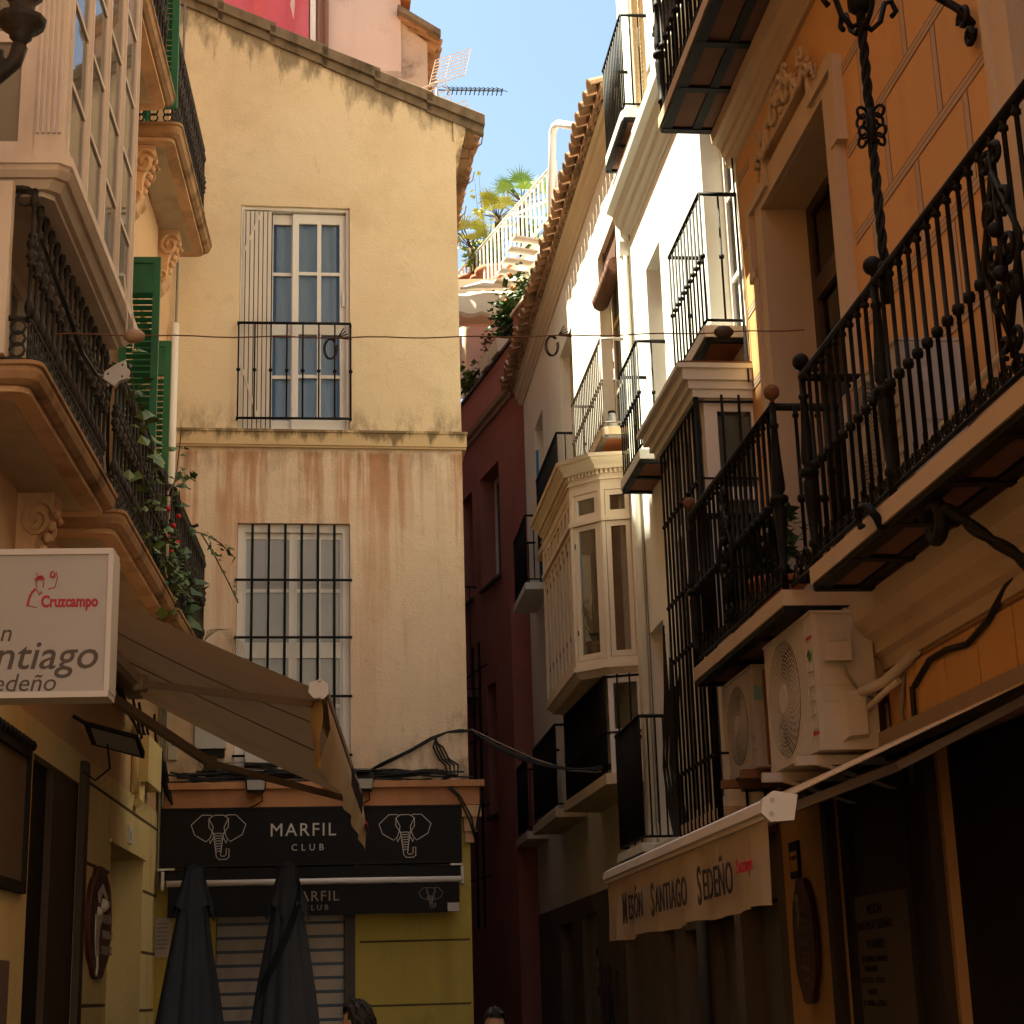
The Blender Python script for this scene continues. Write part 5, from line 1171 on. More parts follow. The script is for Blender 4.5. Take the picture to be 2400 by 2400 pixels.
for a0, a1, z1 in ((G1[0], G1[1], 2.15), (G4[0], G4[1], 2.1)): B(RW, a0 + .003, a1 - .003, -.19, -.14, 0, z1 - .003).build('door', pbr('grey_door', (.17, .15, .125), .6, .1), WB)
for g_ in (G2, G3_): B(RW, g_[0] + .003, g_[1] - .003, -.3, -.26, 0, g_[3] - .003).build('door', M['black_wood'], WB)
MB(RW).tube([(5.2, .05, 0), (5.2, .05, 2.6)], .045, 10).build('downpipe', pbr('dark_pipe', (.05, .045, .04)), WB)
cl = []
for k in range(12):
    a0 = 6.1 - .05 * k; cl.append([(a0, .04 + .01 * (k % 4), 4.6 - .08 * k), (a0 + .05 * sin(k), .06, 4.0), (a0 + .12 + .05 * sin(k * 2), .08, 3.4), (a0 + .05, .06, 3.0 + .03 * (k % 3)), (a0 - .05, .05, 2.8)])
cab('wall_cable', 'mass of black cables hanging down the white wall beside the low dark balcony', cl, .010, fr=RW)
cab('wall_cable', 'thick black conduit bending down the white wall between bay window and mirador', [[(5.05, .04, 5.2), (5.1, .05, 4.7), (5.2, .06, 4.3), (5.45, .08, 3.9), (5.6, .1, 3.75)], [(4.9, .03, 5.9), (4.92, .03, 4.2), (4.95, .03, 3.2)]], .016, fr=RW)
cab('wall_cable', 'thin looped wire hanging on the white wall beside the mirador', [[(5.05, .03, 6.1), (5.0, .03, 5.6), (5.12, .04, 5.2), (5.0, .04, 4.95), (4.95, .03, 5.3)]], .007, fr=RW)
for z_ in (5.25, 4.62, 3.55, 3.05): B(RW, 4.56, 4.66, .002, .03, z_, z_ + .14).build('junction_plate', M['white_paint'], WB)
b = MB(RW)
for i in range(46): b.box(4.42, 4.46, .002, .03, 2.75 + i * .06, 2.785 + i * .06)
b.build('perforated_strip', M['white_paint'], WB, kind='stuff')
# ---- mirador with bars
MR = thing('barred_mirador', 'projecting glazed mirador caged in tall black bars under a grey moulded cornice', 'mirador', RW.P(3.45, 0, 2.7))
A0, A1, OO, Z0, Z1 = 2.83, 4.10, .40, 2.72, 5.50
b = MB(RW)
for d, za, zb in ((.0, 5.50, 5.56), (.03, 5.56, 5.62), (.07, 5.62, 5.70), (.11, 5.70, 5.735)):
    b.plan([(A0 - d * .5, 0), (A0 - d * .5, OO + .02 + d), (A1 + d + .15, OO + .02 + d), (A1 + d + .15, 0)], za, zb)
b.build('cornice', M['white_trim'], MR); MB(RW).box(A0 - .05, A1 + .25, 0, OO + .12, 5.736, 5.75).build('cornice_flashing', M['rust'], MR)
b = MB(RW).plan([(A0, 0), (A0, OO), (A1, OO), (A1, 0)], Z0 - .07, Z0); b.build('sill_slab', M['trim'], MR)
MB(RW).plan([(A0 + .1, 0), (A0 + .04, OO - .1), (A1 - .04, OO - .1), (A1 - .1, 0)], Z0 - .16, Z0 - .071).build('sill_underside', M['rust'], MR)
gz = MB(RW); e = .05                                          # white frame: near side, street side
gz.box(A0 + .03, A0 + .06, .0, .012, Z0, Z1).box(A0 + .03, A0 + .06, OO - .15, OO - .06, Z0, Z1)
for z_ in (Z0, 3.55, 4.78, Z1 - .09): gz.box(A0 + .03, A0 + .06, .012, OO - .15, z_, z_ + .09)
for i in range(4): gz.box(A0 + .06 + i * .38, A0 + .13 + i * .38, OO - .12, OO - .06, Z0, Z1)
for z_ in (Z0, 4.78, Z1 - .08): gz.box(A0 + .06, A1 - .03, OO - .115, OO - .065, z_, z_ + .08)
fm = gz.build('frame', M['white_paint'], MR)
for za, zb in ((Z0 + .09, 3.55), (3.64, 4.78), (4.87, Z1 - .09)): B(RW, A0 + .04, A0 + .046, .012, OO - .15, za, zb).build('pane', M['glass'], fm)
for i in range(3): B(RW, A0 + .13 + i * .38, A0 + .44 + i * .38, OO - .10, OO - .094, Z0 + .08, Z1 - .08).build('pane', M['glass'], fm)
wavy(RW, A0 + .1, A1 - .05, OO - .16, Z0 + .1, Z1 - .1).build('curtain', M['curtain_cream'], fm)
MB(RW).add([(A0 + .08, o_, z_) for o_ in (.01, .1, .17, .235) for z_ in (Z0 + .1, Z1 - .1)], [(0, 1, 3, 2), (2, 3, 5, 4), (4, 5, 7, 6)]).build('curtain', pbr('olive_blind', (.42, .39, .28), .9), fm)
cg = MB(RW)
for z_ in (3.06, 3.88, 4.30, 4.92, 5.47):
    cg.tube([(A0, 0, z_), (A0, OO, z_), (A1, OO, z_)], .011, 4)
cgo = cg.build('cross_bar', M['iron'], MR)
me = MB(WF).lathe(0, 0, [(.010, 0), (.010, 2.86)], 6).mesh('bar', M['iron'])
for i in range(11): inst(me, 'bar', MR, RW.P(A0 + (A1 - A0) * i / 10, OO, Z0 - .10), RW.rot)
for o_ in (.10, .22): inst(me, 'bar', MR, RW.P(A0, o_, Z0 - .06), RW.rot)
MB(RW).tube([(A0, OO, Z0 - .12), (A0, OO, Z1)], .02, 6).build('corner_post', M['iron'], MR)
b = MB(RW)
for z_ in (3.06, 3.88, 4.30, 4.92):
    for i in range(11): b.ball((A0 + (A1 - A0) * i / 10, OO + .004, z_), .018, 6, 4)
b.build('knuckle', M['iron'], MR, kind='stuff')

# ================================================================= cream house with tiled eaves
CB = thing('cream_building', 'cream house with a clay tile eave and a cream bay window over the alley', 'building', RW.P(11, -3, 0))
C1 = (7.66, 8.80, 6.83, 9.22, .22); C2 = (10.84, 11.88, 7.0, 9.27, .24); C3 = (13.70, 14.6, 8.55, 9.22, .22); C5 = (7.5, 8.9, 3.55, 4.45, .2); C6 = (11.2, 12.6, 3.6, 6., .2); C7 = (13.5, 14.6, 6.75, 8.4, .2)
K1 = (10.66, 11.75, 0, 2.42, .12); K2 = (12.6, 13.6, 0, 2.4, .4); K3 = (8.2, 8.9, 0, 2.2, .3)
wall(RW, 7.03, 15.77, 2.62, 10.30, [C1, C2, C3, C5, C6, C7], .22, 5).build('wall', M['cream_wall'], CB)
wall(RW, 7.03, 15.77, 0, 2.62, [K1, K2, K3], .22, 5, o=.008).build('ground_floor_wall', M['shade_toned_wall'], CB)
b = MB(RW).prof([(0, 10.02), (.02, 10.02), (.025, 10.07), (.05, 10.10), (.055, 10.14), (.085, 10.17), (.095, 10.25), (.13, 10.28), (0, 10.30)], 7.04, 16.0); b.build('cornice', M['cream_trim'], CB)
MB(RW).tube([(7.3, .012, 8.6), (7.3, .012, 7.9)], .02, 6).build('pipe_stub', M['white_paint'], CB)
rf = MB(RW).add([(a, o_, z_) for a in (7.04, 16.05) for o_, z_ in ((.20, 10.30), (-4, 11.7), (-4, 11.75), (.20, 10.34))], [(0, 1, 2, 3), (4, 5, 6, 7), (0, 1, 5, 4), (2, 3, 7, 6), (0, 3, 7, 4), (1, 2, 6, 5)]).build('roof', M['tile'], CB)
rs = tile_rot(-RW.n, .32).to_euler()
for i in range(41):
    a = 7.14 + i * .22; jz = random.uniform(-.007, .007)
    inst(COVER, 'roof_tile', rf, RW.P(a, .30 + random.uniform(-.02, .02), 10.315 + jz), rot=(rs.x, rs.y, rs.z + random.uniform(-.04, .04))); inst(PAN, 'roof_tile', rf, RW.P(a + .11, .19 + random.uniform(-.015, .015), 10.36), rot=rs)
for c_ in (C1, C2, C6, C7): window(RW, c_[0], c_[1], c_[2], c_[3], -.12, CB, 2, 3, .07, .04, 'cream_trim', 'glass', 'balcony_door', 'curtain_cream')
window(RW, C3[0], C3[1], C3[2], C3[3], -.14, CB, 2, 1, .06, .03, 'cream_trim', 'glass_dark')
BL = thing('rolled_blind', 'brown rolled straw blind hanging in the top of the cream house door', 'blind', RW.P(8.2, -.05, 8.6))
MB(RW).tube([(7.72 + .065 * k, .0 + .004 * (k % 2), 8.68) for k in range(17)], [.085, .095] * 8 + [.085], 10).build('roll', pbr('straw', (.17, .085, .06), .9, .3, 30, .6, 60), BL)
MB(RW).tube([(7.85, -.02, 8.75), (7.85, -.04, 9.22)], .008, 4).tube([(8.65, -.02, 8.75), (8.65, -.04, 9.22)], .008, 4).box(7.7, 8.78, -.06, -.05, 8.76, 9.21).build('cord', pbr('straw2', (.13, .065, .045), .9, .3), BL)
GC = 'iron balconies on the cream house'
iron_balcony(RW, 7.42, 9.42, .245, 6.84, 7.75, 'long grey iron balcony in the sun above the white bay window', GC, 'cream_trim', 'knob', .11, .08, 'iron_grey', 'tile_red', rnd=True, nb=3)
iron_balcony(RW, 11.02, 13.0, .20, 7.0, 7.98, 'shaded iron balcony with trailing greenery, next beyond the sunlit grey one', GC, 'cream_trim', 'plain', .10, .08, 'iron')
iron_balcony(RW, 13.5, 14.9, .30, 6.75, 7.66, 'dark blue iron balcony deep in the shaded alley', GC, 'white_trim', 'plain', .09, .09, 'iron')
iron_balcony(RW, 11.1, 13.2, .33, 3.58, 4.52, 'dark lower balcony with plants in the alley, below the bay window', GC, 'cream_trim', 'plain', .10, .10, 'iron')
iron_balcony(RW, 14.5, 15.7, .26, 3.64, 4.6, 'dark lower balcony where the alley bends, beyond the one with plants', GC, 'cream_trim', 'plain', .10, .10, 'iron')
MB(RW).tube([(13.62, .1, 6.78), (13.62, .1, 8.6)], .02, 6).build('parasol_pole', M['blue'], label='thin blue pole standing on the dark blue balcony', cat='pole')
MB(RW).box(13.1, 13.35, .05, .3, 3.6, 4.35).build('white_cloth', M['white_paint'], label='white cloth hung over the dark lower alley balcony', cat='cloth')
b = MB(RW)
for i in range(30): b.tube([(7.52 + .03 * i, .20, 6.9 + .02 * (i % 3)), (7.52 + .03 * i, .20, 6.93)], .004, 3)
jr = thing('glass_jar', 'small glass jar standing on the sunlit balcony slab', 'jar', RW.P(7.5, .15, 6.84)); MB(RW).lathe_at((7.52, .15, 6.84), [(.04, 0), (.045, .02), (.045, .12), (.035, .14), (.035, .17)], 10).build('jar', M['terrace_glass'], jr); MB(RW).lathe_at((7.52, .15, 7.011), [(.037, 0), (.037, .02)], 10).build('lid', M['iron'], jr)
# ---- white bay window
BW = thing('bay_window', 'cream painted timber bay window with dentil cornice projecting over the alley', 'bay window', RW.P(8.6, 0, 4.5))
PL = [(7.41, 0), (7.50, .30), (7.78, .56), (9.90, .56), (10.05, 0)]
def off(d):
    n_ = len(PL); out = []
    for i, (a, o_) in enumerate(PL):
        ca, co = 8.7, .0; v = Vector((a - ca, o_ - co)); out.append((a + d * (-1 if a < 8 else 1) * (1 if i not in (2, 3) else .6), o_ + (d if o_ > .01 else 0)))
    return out
def course(d0, d1, za, zb, b): b.loft([(a, o_, za) for a, o_ in off(d0)], [(a, o_, zb) for a, o_ in off(d1)])
b = MB(RW)
for d0, d1, za, zb in ((-.05, .0, 4.44, 4.50), (.02, .02, 4.50, 4.54), (.0, .0, 4.54, 4.60)): course(d0, d1, za, zb, b)
b.build('base', M['bay_paint'], BW)
b = MB(RW)
for d0, d1, za, zb in ((.0, .0, 6.23, 6.33), (.02, .02, 6.33, 6.345), (.0, .0, 6.345, 6.39), (.05, .06, 6.43, 6.46), (.06, .10, 6.46, 6.51), (.10, .10, 6.51, 6.53), (.12, .13, 6.53, 6.56), (-.1, -.12, 6.56, 6.6)): course(d0, d1, za, zb, b)
b.build('cornice', M['bay_paint'], BW)
b = MB(RW); course(-.005, -.005, 6.385, 6.435, b); b.build('dentil_bed', M['bay_paint'], BW)
segs = [(PL[0], PL[1]), (PL[1], PL[2]), (PL[2], PL[3])]
me = MB(WF).box(-.011, .011, -.015, .028, 0, .04).mesh('dentil', M['bay_paint'])
def dirw(p, q_): v = (RW.P(q_[0], q_[1], 0) - RW.P(p[0], p[1], 0)); return v.normalized(), v.length
for p, q_ in segs:
    d, L_ = dirw(p, q_); n_ = int(L_ / .042)
    for k in range(n_):
        c_ = RW.P(p[0], p[1], 6.388) + d * (L_ * (k + .5) / n_); inst(me, 'dentil', BW, c_, math.atan2(d.y, d.x))
class Seg(Fr):
    def __init__(s, p, q_):
        d, L_ = dirw(p, q_); w0 = RW.P(p[0], p[1], 0); s.p = w0; s.t = d; n_ = Vector((d.y, -d.x, 0)); mid = RW.P(8.7, -1, 0)
        s.n = n_ if n_.dot(w0 - mid) > 0 else -n_; s.rot = math.atan2(d.y, d.x); s.L = L_; s.side = 1
for k, (p, q_) in enumerate(segs):
    F = Seg(p, q_); nw = 1 if k < 2 else 8
    w_ = (F.L - .02) / nw
    b = MB(F); b.box(0, .035, -.06, .004, 4.6, 6.23).box(F.L - .035, F.L, -.06, .004, 4.6, 6.23).box(0, F.L, -.05, .018, 5.92, 5.965); b.build('post', M['bay_paint'], BW)
    for i in range(nw):
        x0, x1 = .012 + w_ * i, .008 + w_ * (i + 1)
        if nw == 1: x0, x1 = .04, F.L - .04
        for za, zb, nm in ((4.605, 5.915, 'casement'), (5.97, 6.225, 'fanlight')):
            f = MB(F); e = .045 if nw == 1 else .05
            f.box(x0, x0 + e, -.045, -.005, za, zb).box(x1 - e, x1, -.045, -.005, za, zb).box(x0 + e, x1 - e, -.043, -.007, za, za + .055).box(x0 + e, x1 - e, -.043, -.007, zb - .05, zb)
            f = f.build(nm, M['bay_paint'], BW); B(F, x0 + e, x1 - e, -.03, -.025, za + .055, zb - .05).build('pane', M['glass'], f)
            if nm == 'casement' and nw == 8 or k == 1:
                for zz in (4.85, 5.7): B(F, x1 - .012, x1 - .004, -.004, .003, zz, zz + .05).build('hinge', M['iron'], f)
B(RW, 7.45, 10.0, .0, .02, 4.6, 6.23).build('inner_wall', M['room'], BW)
F = Seg(*segs[0]); wavy(F, .02, .16, -.16, 4.62, 6.2, .012, .06).build('curtain', M['curtain_cream'], BW)
HP = thing('house_plant', 'spiky pot plant standing behind the bay window glass', 'plant', RW.P(7.72, .32, 4.6))
MB(RW).lathe_at((7.80, .38, 4.61), [(.06, 0), (.075, .16), (.085, .165), (.08, .19), (.06, .19)], 10).build('pot', M['pot'], HP)
b = MB(RW); rn = random.Random(5)
for k in range(34):
    t_ = rn.random() * 6.28; l_ = .10 + rn.random() * .10; h_ = .18 + rn.random() * .3; a, o_ = 7.80, .38
    b.tube([(a, o_, 4.79), (a + .4 * l_ * cos(t_), o_ + .3 * l_ * sin(t_), 4.79 + h_ * .7), (a + l_ * cos(t_), o_ + .6 * l_ * sin(t_), 4.79 + h_), (a + 1.3 * l_ * cos(t_), o_ + .75 * l_ * sin(t_), 4.79 + h_ * .8)], [.004, .005, .004, .001], 3)
b.build('leaves', M['leaf_dark'], HP)
MB(RW).tube([(7.36, .02, 2.8), (7.36, .02, 6.6)], .018, 6).tube([(7.30, .02, 2.8), (7.30, .02, 6.6)], .025, 6).box(7.18, 7.26, .0, .03, 2.8, 6.5).build('corner_conduit', M['cream_wall'], CB)
# ---- barred window box below the bay
KW = thing('barred_window', 'white framed window caged in black bars directly below the bay window', 'window', RW.P(8.4, 0, 3.5))
PK2 = [(7.42, 0), (7.55, .30), (9.9, .36), (10.0, 0)]
MB(RW).plan([(7.36, 0), (7.50, .36), (9.95, .42), (10.1, 0)], 3.42, 3.52).build('slab', M['cream_trim'], KW)
F = Seg(PK2[0], PK2[1]); f = MB(F).box(0, .05, -.05, 0, 3.52, 4.44).box(F.L - .05, F.L, -.05, 0, 3.52, 4.44).box(.05, F.L - .05, -.05, 0, 4.36, 4.44).box(.05, F.L - .05, -.05, 0, 3.52, 3.68).box(.05, F.L - .05, -.04, -.005, 3.9, 3.93).build('frame', M['white_paint'], KW)
B(F, .05, F.L - .05, -.03, -.024, 3.68, 4.36).build('pane', M['glass'], f)
B(RW, 7.5, 9.95, .02, .04, 3.53, 4.43).build('backing', M['curtain_cream'], KW)
me = MB(WF).lathe(0, 0, [(.009, 0), (.009, .92)], 6).mesh('bar', M['iron'])
for i in range(26): inst(me, 'bar', KW, RW.P(7.58 + 2.32 * i / 25, .33 + .06 * i / 25, 3.52), RW.rot)
for i in (1, 2): inst(me, 'bar', KW, RW.P(7.42 + .13 * i / 3, .33 * i / 3, 3.52), RW.rot)
MB(RW).tube([(7.42, 0, 4.42), (7.56, .335, 4.42), (9.92, .39, 4.42)], .012, 5).tube([(7.42, 0, 3.9), (7.56, .335, 3.9), (9.92, .39, 3.9)], .010, 5).build('cross_bar', M['iron'], KW)
# ground floor in the alley
B(RW, K1[0] + .003, K1[1] - .003, -.11, -.06, 0, 2.415).build('door', pbr('pale_door', (.26, .23, .20), .6, .1), CB)
for k_, (z0, z1) in enumerate(((1.96, 2.06), (1.55, 1.66), (1.78, 1.92))): B(RW, 10.78, 11.2, -.058, -.056, z0, z1).build('sticker', M['print_dark'] if k_ < 2 else M['paper'], CB)
text('ALFAR', M['print_dark'], RW, 11.18, -.0555, 1.80, .09, CB, flip=True, sx=1.4)
for g_ in (K2, K3): B(RW, g_[0] + .003, g_[1] - .003, -.28, -.22, 0, g_[3] - .003).build('door', M['black_wood'], CB)
gf = MB(RW)
for k, P in enumerate(([(10.4, 1.9), (10.3, 1.4), (10.35, 1.0), (10.2, 1.3)], [(10.2, 1.85), (10.05, 1.5), (10.0, 1.2), (9.9, 1.5), (9.85, 1.85)], [(9.8, 1.8), (9.75, 1.3), (9.5, 1.25)], [(10.45, 1.1), (10.0, 1.05), (9.6, .9)], [(9.45, 1.8), (9.4, 1.35)])):
    gf.tube([(a, .014, z_) for a, z_ in P], .022, 4)
gf.build('graffiti', M['print_dark'], CB)

# ================================================================= red house at the bend
RB = thing('red_building', 'dark red house at the alley bend with tall recessed windows and roof parapet', 'building', RD.P(2, -3, 0))
R1_ = (1.42, 2.54, 7.77, 9.59, .34); R2_ = (3.04, 3.75, 7.77, 9.56, .34); R3_ = (1.3, 2.4, 4.2, 6.2, .3)
wall(RD, .02, 9, 0, 11.20, [R1_, R2_, R3_], .34, 5).build('wall', M['red_wall'], RB)
MB(RD).prof([(0, 10.34), (.04, 10.34), (.05, 10.40), (.10, 10.42), (.12, 10.50), (0, 10.53)], .02, 9).build('cornice', pbr('shaded_moulding', (.34, .22, .15), .9, .1), RB)
MB(RD).box(-.02, 9, -.25, .04, 11.20, 11.25).build('parapet_coping', M['dark_wood'], RB)
MB(RD).box(-.45, .46, -.40, -.02, 10.3, 11.60).build('terrace_pier', M['red_wall'], RB); MB(RD).box(-.5, .50, -.44, .02, 11.602, 11.65).build('pier_cap', M['cream_trim'], RB)
for r_ in (R1_, R2_, R3_):
    window(RD, r_[0], r_[1], r_[2], r_[3], -.24, RB, 2, 1, .06, .05, 'white_paint', 'glass_dark'); B(RD, r_[0] - .04, r_[1] + .04, -.02, .05, r_[2] - .05, r_[2] - .003).build('sill', M['dark_wood'], RB)
MB(RD).box(.02, .9, .0, .28, 0, 7.0).build('pier', M['red_wall'], RB)
iron_balcony(RD, 2.9, 4.2, .35, 6.2, 7.9, 'tall brown iron balcony cage glimpsed beside the corner of the ochre house', 'alley cages', 'plank_dark', 'plain', .12, .08, 'iron')
cgs = MB(RD)
for a in (1.0, 1.35): cgs.tube([(a, .5, 2.5), (a, .5, 6.6)], .02, 5)
for z_ in (3.2, 4.2, 5.2, 6.2): cgs.tube([(.6, .5, z_), (1.8, .5, z_)], .014, 4)
cgs.build('iron_ladder', M['iron'], label='thin black iron ladder frame deep in the dark alley', cat='ladder')
MB(FA).lathe_at((.08, -2.2, 4.85), [(.02, 0), (.13, .12), (.17, .35), (.14, .6), (.02, .72)], 12).build('cloth_bundle', pbr('red_cloth', (.40, .02, .03), .7), label='red rounded cloth bundle showing past the corner of the ochre house', cat='cloth')
# rail and pots along the roof parapet
TP = thing('parapet_rail', 'rusty handrail along the roof terrace parapet of the red house', 'railing', RD.P(2, -.1, 11.25))
b = MB(RD).tube([(.5, -.12, 11.62), (6, -.12, 11.62)], .022, 6)
for i in range(12): b.tube([(.6 + .45 * i, -.12, 11.25), (.6 + .45 * i, -.12, 11.62)], .008, 4)
b.build('rail', M['iron'], TP)
def leafquad(b, c, d, s, w=.45):
    d = d.normalized(); side = d.cross(Vector((random.uniform(-.4, .4), random.uniform(-.4, .4), 1))); side = side.normalized() if side.length > .01 else Vector((1, 0, 0)); up = side.cross(d) * .12
    c = Vector(c); b.add([tuple(c), tuple(c + d * s * .45 + side * s * w - up * s), tuple(c + d * s), tuple(c + d * s * .45 - side * s * w - up * s)], [(0, 1, 2), (0, 2, 3)])
def bush(name, label, fr, c, rad, n, mat, size=.09, cat='plant', stems=8, group=None, extra=None, pot=None):
    t = thing(name, label, cat, fr.P(*c), group); b, s_ = MB(fr), MB(fr); rn = random.Random(hash(label) % 1000 if False else len(label) * 7)
    for k in range(stems):
        th, ph = rn.random() * 6.28, rn.random() * 1.2; e = (c[0] + rad[0] * cos(th) * sin(ph), c[1] + rad[1] * sin(th) * sin(ph), c[2] + rad[2] * (.4 + .6 * cos(ph)) * (.6 + .4 * rn.random()))
        m_ = tuple((c[i] * .5 + e[i] * .5) + rn.uniform(-.05, .05) for i in range(3)); s_.tube([c, m_, e], [.010, .007, .003], 4)
        for j in range(n // stems):
            u = .25 + .75 * rn.random(); p = Vector(c).lerp(Vector(m_), u * 2) if u < .5 else Vector(m_).lerp(Vector(e), u * 2 - 1)
            p += Vector((rn.gauss(0, .12 * rad[0]), rn.gauss(0, .12 * rad[1]), rn.gauss(0, .10 * rad[2])))
            leafquad(b, p, Vector((rn.gauss(0, 1), rn.gauss(0, 1), rn.gauss(-.2, .6))), size * (.6 + .7 * rn.random()))
    s_.build('stem', M['stem'], t); b.build('foliage', M[mat], t, kind='stuff')
    if extra:
        f = MB(fr)
        for k in range(extra[1]): f.ball((c[0] + rn.uniform(-.6, .6) * rad[0], c[1] + rn.uniform(-.3, .6) * rad[1], c[2] + rad[2] * rn.uniform(.2, .85)), extra[2], 6, 4)
        f.build('blossom', M[extra[0]], t)
    if pot: MB(fr).lathe_at((c[0], c[1], c[2] - pot), [(pot * .5, 0), (pot * .62, pot * .85), (pot * .72, pot * .87), (pot * .7, pot)], 10).build('pot', M['pot'], t)
    return t
bush('orange_shrub', 'leafy shrub with orange blossoms overhanging the red terrace pier', RD, (1.25, -.3, 11.5), (1.25, .4, 1.15), 1000, 'leaf_dark', .11, extra=('orange_fruit', 8, .035), stems=12)
bush('terrace_plant', 'dark potted plant leaning over the parapet near the ochre house corner', RD, (3.35, -.15, 11.3), (.5, .3, .65), 240, 'leaf', .11, extra=None)
bush('terrace_plant', 'thin plant with a single red bloom on the terrace parapet', RD, (2.3, -.15, 11.4), (.25, .2, .8), 70, 'leaf', .09, extra=('flower', 1, .06), stems=4)
bush('terrace_plant', 'fine light green climber under the terrace awning', RD, (1.5, -.3, 11.6), (.4, .3, 1.0), 120, 'leaf', .08, stems=6)
for a, lab in ((1.25, 'nearer of the two pale planter boxes on the terrace parapet'), (1.85, 'farther of the two pale planter boxes on the terrace parapet')):
    t = thing('planter_box', lab, 'planter', RD.P(a, .0, 11.25), 'planter boxes on the terrace parapet'); b = MB(RD); b.loft([(a - .2, -.08, 11.25), (a + .2, -.08, 11.25), (a + .2, .08, 11.25), (a - .2, .08, 11.25)], [(a - .24, -.1, 11.46), (a + .24, -.1, 11.46), (a + .24, .1, 11.46), (a - .24, .1, 11.46)]); b.build('box', M['terrace_cloth'], t)
bush('balcony_plant', 'green trailing plant on the shaded cream house balcony', RW, (11.3, .16, 7.05), (.5, .15, .6), 160, 'leaf_dark', .07)
bush('balcony_plant', 'dark pot plant on the small balcony above the air conditioner', RW, (1.55, .28, 3.9), (.35, .2, .5), 220, 'leaf_dark', .09, pot=.26)

# ================================================================= roof terrace above
TC = thing('terrace_house', 'white sunlit roof terrace house with a railed upper deck and glass doors', 'building', TR.P(0, -2, 11))
B(TR, -5, 6, -8, -.05, 13.35, 13.65).build('deck', M['terrace_white'], TC)
B(TR, -5, 6, -8, -2.2, 10.5, 13.35).build('back_wall', M['terrace_white'], TC)
MB(RD).box(.1, 9, -6, -.3, 10.7, 10.8).build('lower_deck', M['terrace_white'], TC)
for a in (-.6, -.05, .5, 1.05, 1.6, 2.15, 2.7, 3.25, 3.8):
    MB(TR).box(a - .04, a + .04, -1.0, -.9, 10.8, 13.35).build('door_post', M['white_paint'], TC); B(TR, a + .04, a + .51, -.97, -.95, 10.8, 13.3).build('door_pane', M['terrace_glass'], TC)
MB(TR).box(-.5, 4.2, -1.02, -.88, 12.95, 13.05).build('door_rail', M['white_paint'], TC)
MB(TR).tube([(1.35, .4, 10.8), (1.35, .4, 13.3)], .04, 8).build('timber_post', M['cream_trim'], TC)
UR = thing('terrace_rail', 'white railing of slim bars round the upper roof deck', 'railing', TR.P(0, 0, 13.65))
MB(TR).tube([(-2.0, 0, 14.58), (4.5, 0, 14.58)], .03, 6).tube([(-2.0, 0, 13.72), (4.5, 0, 13.72)], .025, 6).build('rail', M['white_paint'], UR)
me = MB(WF).box(-.02, .02, -.012, .012, 0, .86).mesh('bar', M['white_paint'])
for i in range(36): inst(me, 'bar', UR, TR.P(-2.0 + i * .185, 0, 13.72), TR.rot)
MB(TR).tube([(.15, -.1, 14.62), (-.6, -1.6, 14.35), (-1.9, -2.2, 13.9)], .02, 5).tube([(.15, -.1, 14.62), (-.35, -.9, 14.95)], .025, 5).build('back_rail', M['white_paint'], UR)
SP = thing('pergola_pipe', 'thick white bent pipe rising high above the railed deck', 'pipe', TR.P(-1.86, .05, 13.4))
MB(TR).tube([(-1.86, .06, 13.3), (-2.03, .06, 14.95), (-2.06, .06, 15.08), (-2.14, .06, 15.13), (-2.3, .06, 15.1), (-3.4, .06, 14.45)], .065, 10).build('pipe', M['terrace_white'], SP)
PH = thing('roof_cabin', 'small white glazed roof cabin with a dark hood at the end of the deck', 'cabin', TR.P(-2.2, -1.5, 13.65))
b = MB(TR).box(-2.5, -2.35, -1.6, -.3, 13.65, 14.65).box(-1.0, -.9, -1.6, -1.5, 13.65, 14.6)
for a in (-2.1, -1.75, -1.4): b.box(a - .03, a + .03, -.5, -.44, 13.65, 14.6)
b.box(-2.4, -1.0, -.5, -.44, 14.2, 14.26).box(-2.45, -1.0, -.52, -.42, 14.58, 14.68).build('frame', M['terrace_white'], PH); B(TR, -2.35, -1.05, -.56, -.52, 13.65, 14.58).build('pane', M['terrace_glass'], PH)
MB(TR).prof([(-.3, 14.70), (-.5, 14.95), (-1.0, 15.0), (-1.0, 14.7)], -2.6, -1.0).build('hood', pbr('dark_hood', (.06, .065, .06)), PH)
AF = Fr((-1.05, 26.3), 88, 1)                 # the terrace awning faces the street
AWN = thing('scalloped_awning', 'cream awning with a scalloped fringed edge shading the roof terrace', 'awning', AF.P(.6, 0, 12.3))
n = 48; b = MB(AF); LA_ = 1.75
r0_ = [(-.05 + LA_ * i / n, -1.1, 13.22 + .10 * min(1, i / 16) + .01 * sin(i)) for i in range(n + 1)]; r1 = [(-.05 + LA_ * i / n, -.02, 12.72 + .10 * min(1, i / 16) + .02 * sin(i * .35)) for i in range(n + 1)]; r2 = [(p[0], .0, 12.50 - .05 * abs(sin(i * .33)) + .0 * i) for i, p in enumerate(r1)]
b.v = r0_ + r1 + r2
for j in range(2):
    for i in range(n): b.f.append([j * (n + 1) + i, j * (n + 1) + i + 1, (j + 1) * (n + 1) + i + 1, (j + 1) * (n + 1) + i]); b.sm.append(True)
cv = b.build('canvas', M['terrace_cloth'], AWN)
fr_ = MB(AF)
for i in range(90): a = -.05 + LA_ * i / 89; z_ = 12.50 - .05 * abs(sin(i / 89 * n * .33)); fr_.tube([(a, .004, z_ + .01), (a + random.uniform(-.006, .006), .006, z_ - .06 - .02 * random.random())], .005, 3)
fr_.build('fringe', M['terrace_cloth'], cv, kind='stuff')
MB(AF).tube([(.30, -.05, 12.93), (.7, -.04, 12.99), (1.15, -.05, 12.95)], [.02, .07, .03], 10).build('rolled_edge', M['terrace_white'], AWN)
